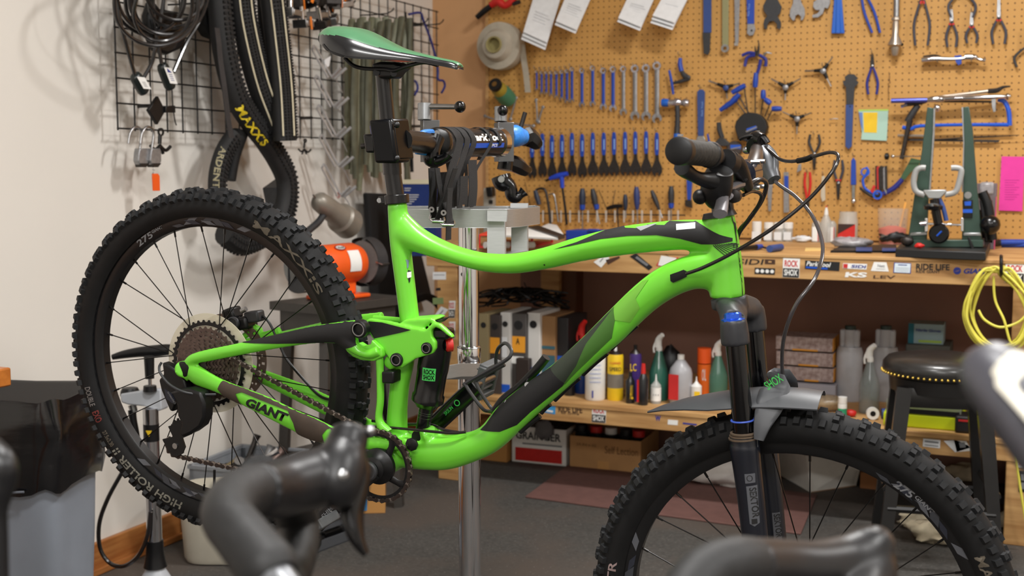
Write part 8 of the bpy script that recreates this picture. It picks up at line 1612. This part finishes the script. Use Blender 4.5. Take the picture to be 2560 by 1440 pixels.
# --- table corner and bin on the left
c = W(28, 918, 2.5); t = thing('side_table', 'oak table whose corner shows at the left edge above the bin', 'table', (c.x-.3, c.y-.35, FZ)); OAKT = mat('oak_table', (196, 118, 48), .4, coat=.2, noise=.25, scale=4, stretch=(2, 10, 10), rgb2=(160, 88, 30))
M().bb((c.x-.55, c.y-.75, c.z-.04), c).build('tabletop', OAKT, t, bevel=.004)
for a, b_ in ((-.055, -.055), (-.545, -.055), (-.055, -.745), (-.545, -.745)): M().bb((c.x+a, c.y+b_, FZ), (c.x+a+.035, c.y+b_+.035, c.z-.04)).build('leg', OAKT, t)
def sq_ring(cx_, cy_, z, a, b_, rot, e=.35, n=40, wob=0, ph=0):
    R = []
    for i in range(n):
        q = 2*pi*i/n; x = math.copysign(abs(cos(q))**e, cos(q))*a; y = math.copysign(abs(sin(q))**e, sin(q))*b_; k_ = 1+wob*sin(5*q+ph)+wob*.6*sin(11*q+ph*2); R.append(V((cx_+x*cos(rot)*k_-y*sin(rot)*k_, cy_+x*sin(rot)*k_+y*cos(rot)*k_, z+(wob*.7*sin(7*q+ph) if wob else 0))))
    return R
b0 = W(12, 1000, 3.02); BX, BY, ZT = b0.x+.01, b0.y, .635; rb_ = YAW-.1
t = thing('waste_bin', 'grey plastic waste bin with a black liner at the left edge', 'bin', (BX, BY, FZ))
M().rings([sq_ring(BX, BY, FZ, .165, .115, rb_), sq_ring(BX, BY, FZ+.3, .18, .13, rb_), sq_ring(BX, BY, ZT-.06, .192, .14, rb_), sq_ring(BX, BY, ZT-.055, .20, .148, rb_), sq_ring(BX, BY, ZT, .202, .15, rb_), sq_ring(BX, BY, ZT, .194, .142, rb_), sq_ring(BX, BY, FZ+.02, .16, .11, rb_)]).build('bin_body', mat('bin_grey', (140, 148, 160), .5, noise=.06, scale=10), t)
M().tube([b0+V((0, 0, 0))+q for q in ()] or [(W(22, 1232, 2.86), .003), (W(60, 1230, 2.86), .003)], n=6, k=1).build('bin_mark', mat('bin_grey_dark', (110, 116, 126), .5), t)
M().rings([sq_ring(BX, BY, ZT-.215, .200, .152, rb_, wob=.012, ph=2), sq_ring(BX, BY, ZT-.17, .206, .156, rb_, wob=.025, ph=1), sq_ring(BX, BY, ZT-.12, .206, .155, rb_, wob=.026, ph=3.1), sq_ring(BX, BY, ZT-.07, .212, .16, rb_, wob=.022, ph=4.5), sq_ring(BX, BY, ZT-.03, .21, .158, rb_, wob=.012, ph=.7), sq_ring(BX, BY, ZT+.012, .204, .152, rb_, wob=.006), sq_ring(BX, BY, ZT+.006, .19, .138, rb_, wob=.006), sq_ring(BX, BY, ZT-.15, .18, .128, rb_, wob=.03, ph=2), sq_ring(BX, BY, ZT-.4, .17, .12, rb_)], cap=False).build('liner', mat('black_film', (14, 14, 17), .2, coat=.5, noise=.2, scale=9, bump=1.0, stretch=(.5, .5, 2.5)), t, smooth=70)
# --- floor pump
PD = 3.45
def Q_(x, y, o=0): return W(x, y, PD+o)
pz0 = Q_(385, 1300); PXX, PYY = pz0.x, pz0.y; t = thing('floor_pump', 'silver floor pump with black T handle standing by the left wall', 'pump', (PXX, PYY, FZ))
def PV(py, o=0): return V((PXX, PYY, Q_(385, py).z))
M().tube([(Q_(281, 893), .008), (Q_(310, 886), .012), (Q_(350, 880), .015), (Q_(385, 878), .018), (Q_(425, 874), .016), (Q_(470, 880), .012), (Q_(485, 886), .008)], n=14, k=5).build('handle', BLK, t)
M().cyl(PV(884), PV(940), .015, .013).build('handle_stem', BLK, t); M().cyl(PV(940), PV(965), .0055).build('rod', CHR, t); M().cyl(PV(958), PV(972), .018, .02).build('gland', BLK, t)
PG = mat('cast_grey_white', (178, 182, 188), .4, noise=.05); M().slab([Q_(x, y, -.035) for x, y in ((300, 985), (330, 980), (402, 972), (404, 1024), (398, 1028), (360, 1016), (320, 1012), (302, 1006))], Fv*.07).build('head_casting', PG, t, bevel=.008)
M().lathe([(.001, .012), (.022, .010), (.027, 0), (.028, -.012), (.02, -.016)], Matrix.Translation(Q_(325, 978)), 24).build('gauge_cap', BLK, t); M().ring([(.024, -.012), (.029, -.012), (.029, -.009), (.024, -.009)], Matrix.Translation(Q_(325, 978)), 24).build('gauge_rim', STL, t)
M().cyl(PV(1015), PV(1365), .022, n=28).build('barrel', CHR, t); M().cyl(PV(1054), PV(1097), .0226, n=28).build('label', BLK, t); vd = Fv.copy(); vd.z = 0; vd.normalize(); e_ = V((-vd.y, vd.x, 0))*-1
q = PV(1075)-vd*.0235; M().slab([q+e_*.009+V((0, 0, .009)), q-e_*.009+V((0, 0, .009)), q-V((0, 0, .009))], -vd*.0006).build('triangle', YEL, t)
M().cyl(Q_(330, 1012), Q_(335, 1030), .012, .011).build('hose_clip', STL, t); M().tube([(Q_(330, 1025), .012), (Q_(333, 1050), .011), (Q_(342, 1085), .008), (Q_(345, 1110), .008)], n=10).build('chuck', BLK, t)
M().tube([Q_(345, 1105), Q_(335, 1130), Q_(300, 1190, .0), Q_(268, 1250, .0), Q_(248, 1310, .02), Q_(250, 1370, .04), Q_(275, 1408, .04), Q_(310, 1415, .02), Q_(345, 1390, 0), Q_(368, 1340, -.03), Q_(376, 1280, -.04)], .0062, n=8, k=6).build('hose', HOSE, t)
M().tube([(PV(1352), .025), (PV(1390), .027), (PV(1420), .034)], n=20, k=3).build('foot_sleeve', BLK, t); M().tube([(V((PXX, PYY, FZ+.09)), .022), (V((PXX, PYY, FZ+.05)), .045), (V((PXX, PYY, FZ+.01)), .06)], n=20, k=3).build('base', PG, t)
M().tube([V((PXX, PYY, FZ+.03))+vd*-.05-e_*.13, V((PXX, PYY, FZ+.035))-e_*.05, V((PXX, PYY, FZ+.035))+e_*.05, V((PXX, PYY, FZ+.03))+vd*-.05+e_*.13], .02, n=12, k=5).build('foot_bar', PG, t)
# --- grey milk crate of parts
ZC_ = .214; c1, c0, c3 = onZ(473, 1165, ZC_), onZ(605, 1113, ZC_), onZ(768, 1126, ZC_); c0 = V((max(c0.x, XL+.03), c0.y, ZC_)); c2 = c1+c3-c0; t = thing('milk_crate', 'grey plastic milk crate full of old parts by the left wall', 'crate', tuple(V(((c1.x+c3.x)/2, (c1.y+c3.y)/2, FZ)))); CG_ = mat('crate_grey', (136, 140, 146), .55, noise=.08)
def wall4(t, C4, z1, z0, mt, band, lat=True, th=.006):
    for i in range(4):
        a, b_ = C4[i], C4[(i+1) % 4]; d = (b_-a); L = d.length; d = d.normalized(); nn = V((-d.y, d.x, 0))
        def P2(s_, z, o=0): return a+d*s_*1.0+V((0, 0, z-a.z))+nn*o
        M().slab([P2(0, z1), P2(L, z1), P2(L, z1-band), P2(0, z1-band)], nn*th).build('rim', mt, t, bevel=.0015); M().slab([P2(0, z0+band), P2(L, z0+band), P2(L, z0), P2(0, z0)], nn*th).build('lower_band', mt, t)
        M().slab([P2(-.003, z1+.004, -.006), P2(L+.003, z1+.004, -.006), P2(L+.003, z1-.008, -.006), P2(-.003, z1-.008, -.006)], nn*(th+.008)).build('lip', mt, t)
        for s_ in (0, L-.018): M().slab([P2(s_, z1), P2(s_+.018, z1), P2(s_+.018, z0), P2(s_, z0)], nn*th).build('corner_post', mt, t)
        if lat:
            k_ = 9; m = M(); zz1, zz0 = z1-band, z0+band; st = L/k_
            for j in range(-3, k_+1):
                for sg in (1, -1):
                    s0, s1 = j*st, (j+3)*st; za, zb = (zz0, zz1) if sg > 0 else (zz1, zz0)
                    f0, f1 = max(0, (0-s0)/(s1-s0)), min(1, (L-s0)/(s1-s0))
                    if f0 >= f1: continue
                    A_, B_ = P2(s0+(s1-s0)*f0, za+(zb-za)*f0, th/2), P2(s0+(s1-s0)*f1, za+(zb-za)*f1, th/2); m.tube([(A_, .0035), (B_, .0035)], n=4, k=1)
            o = m.build('lattice', mt, t); o['kind'] = 'stuff'
    M().slab([V((p.x, p.y, z0)) for p in C4], (0, 0, .004)).build('floor_panel', mt, t)
wall4(t, [c1, c2, c3, c0], ZC_, FZ, CG_, .045)
def CP(u, v, z): return c1+(c2-c1)*u+(c0-c1)*v+V((0, 0, z-ZC_))
lump('parts_heap', 'heap of worn dark metal parts filling the milk crate', 'parts', CP(.5, .5, FZ+.006), .105, (1.15, .9, 1.0), DSTL, 44, .25, n=24)
for i, (a, b_, r, mt_, lb) in enumerate(((CP(.45, .35, .17), CP(.85, .6, .24), .009, CHR, 'shiny seat post sticking out of the milk crate'), (CP(.2, .75, .14), CP(.28, .95, .26), .010, DSTL, 'dark bent lever standing in the back of the crate'), (CP(.3, .5, .16), CP(.42, .4, .21), .012, STL, 'silver crank piece in the middle of the crate'), (CP(.15, .4, .17), CP(.3, .55, .2), .012, mat('dull_brass', (130, 116, 84), .5, .6), 'dull brass fitting at the left of the crate'), (CP(.6, .75, .17), CP(.72, .9, .22), .013, mat('rosy_steel', (150, 128, 122), .4, .7), 'reddish steel part at the back of the crate'), (CP(.45, .8, .16), CP(.5, .95, .22), .014, GSTL, 'grey knuckle shaped part against the rear crate wall'))):
    solo(M().tube([(a, r), (a.lerp(b_, .8), r), (b_, r*1.5)], n=10, k=2), 'loose_part', mt_, lb, 'part')
q = onZ(485, 1412, FZ); TUBM = mat('frosted_tub', (206, 200, 184), .4, alpha=.93, noise=.04); t = thing('storage_tub', 'frosted white plastic tub on the floor below the rear wheel', 'tub', tuple(q)); qx, qy = q.x+.0, q.y+.105
qx += .03
M().rings([sq_ring(qx, qy, FZ+.004, .105, .095, YAW, e=.6), sq_ring(qx, qy, FZ+.02, .112, .102, YAW, e=.6), sq_ring(qx, qy, .180, .125, .112, YAW, e=.6), sq_ring(qx, qy, .181, .132, .118, YAW, e=.6), sq_ring(qx, qy, .190, .132, .118, YAW, e=.6), sq_ring(qx, qy, .190, .122, .108, YAW, e=.6), sq_ring(qx, qy, FZ+.03, .105, .095, YAW, e=.6)]).build('tub_wall', TUBM, t, smooth=50)
# --- second crate and carton in front of the stand
e1, e2 = onZ(752, 1398, FZ), onZ(905, 1340, FZ); d = (e2-e1); n2 = V((-d.y, d.x, 0)).normalized()*.27; C4 = [e1, e2, e2+n2, e1+n2]; C4 = [V((p.x, p.y, .06)) for p in C4]; t = thing('low_crate', 'low grey and black crate of pedals on the floor below the crank', 'crate', (e1.x, e1.y, FZ)); wall4(t, C4, .06, FZ, mat('crate_dark', (70, 72, 76), .5, noise=.08), .035, False)
for i, (u, v, lb) in enumerate(((.25, .15, 'black flat pedal at the near corner of the low crate'), (.7, .3, 'black flat pedal at the right of the low crate'), (.35, .55, 'grey pedal at the back of the low crate'))):
    p = C4[0]+(C4[1]-C4[0])*u+(C4[3]-C4[0])*v; p.z = FZ+.03; m = M(); R_ = Matrix.Rotation(.3+i, 3, 'Z')
    for a, s_ in (((.04, 0, 0), (.012, .09, .02)), ((-.04, 0, 0), (.012, .09, .02)), ((0, .04, 0), (.09, .012, .02)), ((0, -.04, 0), (.09, .012, .02)), ((0, 0, 0), (.09, .02, .022))): m.box(p+R_ @ V(a), s_, R_)
    o = thing('flat_pedal', lb, 'pedal', tuple(p)); m.build('cage', (BLK, BLK, GSTL)[i], o, bevel=.003)
t, w_, h_ = bx3('blue_label_carton', 'small brown carton with a blue label behind the chainring', 'carton', 925, 1284, 70, 85, .2, FZ, mat('carton_tan', (190, 138, 76), .8), bev=.002, rz=.5); face(t, 'blue_label', mat('sky_label', (50, 140, 200), .5), w_, h_, .02, .1, .4, .9)
lump('red_white_pack', 'white and red printed wrapper beside the low crate', 'wrapper', onZ(665, 1350, FZ), .045, (1, .7, .9), mat('wrapper_white', (196, 190, 188), .5, noise=.4, scale=12, rgb2=(150, 40, 36)), 17, .15)
# --- drop handlebars of the road bikes in the foreground
TAPE = mat('bar_tape', (24, 24, 25), .6, noise=.25, scale=90, bump=.35); HOOD = mat('hood_rubber', (17, 17, 20), .4, noise=.15, scale=60)
def wt_(pts, nm, mt, t, n=20, k=6, sd=None, sq=1): return M().tube([(W(*p[:3]),)+tuple(p[3:]) for p in pts], n=n, k=k, side=sd, sq=sq).build(nm, mt, t, smooth=60)
t = thing('drop_handlebar', 'blurred black taped drop handlebar in the foreground below the crank', 'handlebar', tuple(W(660, 1500, .72)))
wt_([(760, 1560, .68, .0135), (700, 1475, .70, .0135), (665, 1420, .71, .0135)], 'bar', mat('bar_grey', (120, 122, 126), .35, .6), t)
wt_([(690, 1450, .705, .0150), (672, 1425, .71, .0185), (640, 1385, .72, .0178), (600, 1335, .735, .0172), (568, 1290, .755, .0170), (585, 1248, .79, .0175), (630, 1226, .82, .018), (690, 1222, .85, .018)], 'bar_tape', TAPE, t)
wt_([(650, 1190, .85, .016), (715, 1235, .92, .017), (745, 1310, .95, .017), (738, 1390, .92, .017), (700, 1480, .86, .017)], 'bar_tape', TAPE, t)
def fusedhood(runs, mt):
    m = M()
    for r_ in runs: m.tube([(W(*p[:3]),)+tuple(p[3:]) for p in r_], n=20, k=5)
    e, _ = fuse(m, .002, 14); place_fused(e, 'brake_hood', mt, t)
fusedhood([[(640, 1226, .82, .019), (690, 1222, .855, .0215), (750, 1206, .88, .0225), (806, 1190, .90, .0225), (846, 1175, .91, .019), (868, 1165, .915, .010)],
    [(808, 1250, .885, .012), (830, 1222, .89, .020), (850, 1165, .90, .0205), (862, 1122, .91, .0168), (872, 1092, .915, .0158), (876, 1072, .92, .0138), (878, 1056, .92, .007)]], HOOD)
wt_([(880, 1120, .93, .008, .012), (888, 1175, .925, .012, .014), (884, 1230, .92, .012, .016), (880, 1290, .91, .009, .016), (892, 1345, .90, .006, .010), (914, 1384, .90, .003, .006)], 'brake_lever', GBLK, t, 16, 6, tuple(Fv))
wt_([(838, 1192, .885, .004), (842, 1230, .885, .0045), (840, 1268, .885, .004)], 'shift_paddle', mat('dull_copper', (120, 104, 98), .4, .7), t, 10); M().ball(W(854, 1190, .88), .006).build('lever_bolt', STL, t); M().ball(W(925, 1078, .915), .0045).build('lever_bolt', STL, t)
t = thing('drop_handlebar', 'blurred black handlebar end cut by the left edge of the view', 'handlebar', tuple(W(-20, 1500, .74))); wt_([(-30, 1125, .76, .010), (4, 1160, .75, .0095), (6, 1205, .75, .009), (-12, 1270, .75, .008), (-8, 1350, .75, .007), (-14, 1470, .75, .009)], 'brake_lever', HOOD, t)
t = thing('drop_handlebar', 'blurred taped drop handlebar rising at the bottom right before the front wheel', 'handlebar', tuple(W(1850, 1560, .75)))
wt_([(1700, 1520, .70, .017), (1760, 1440, .72, .0175), (1840, 1412, .74, .0178), (1890, 1412, .76, .0175)], 'bar_tape', TAPE, t); fusedhood([[(1870, 1415, .75, .0185), (1950, 1416, .78, .0185), (2030, 1418, .80, .018), (2100, 1408, .82, .0185), (2150, 1390, .83, .0185), (2178, 1364, .835, .0165), (2186, 1340, .84, .0145), (2188, 1322, .84, .009), (2188, 1313, .84, .003)],
    [(2120, 1520, .80, .024), (2150, 1460, .82, .022), (2178, 1410, .83, .018), (2186, 1380, .835, .012)]], HOOD); wt_([(2205, 1385, .84, .008), (2212, 1430, .84, .009), (2216, 1520, .83, .008)], 'brake_lever', GBLK, t)
t = thing('drop_handlebar', 'blurred grey hood with a pale patch cut by the right edge of the view', 'handlebar', tuple(W(2620, 1200, .6)))
HD = wt_([(2432, 900, .64, .008), (2470, 925, .63, .017), (2530, 975, .61, .0205), (2600, 1050, .59, .022), (2680, 1140, .57, .024)], 'brake_hood', mat('hood_grey', (72, 72, 80), .38, noise=.1, scale=60), t, 24)
wt_([(2452, 945, .65, .006), (2500, 1010, .64, .0075), (2550, 1070, .63, .008), (2620, 1160, .61, .008)], 'brake_lever', mat('lever_olive', (66, 66, 62), .4, .3), t, 12)
m = M(); m.tube([(W(2505, 905, .600), .008, .003), (W(2545, 935, .592), .013, .003), (W(2590, 990, .58), .013, .003), (W(2650, 1060, .56), .013, .003)], n=14, k=4, side=tuple(Fv)); m.build('pale_patch', mat('pale_patch', (228, 224, 210), .4), t)  # plain cream patch laid just in front of the hood
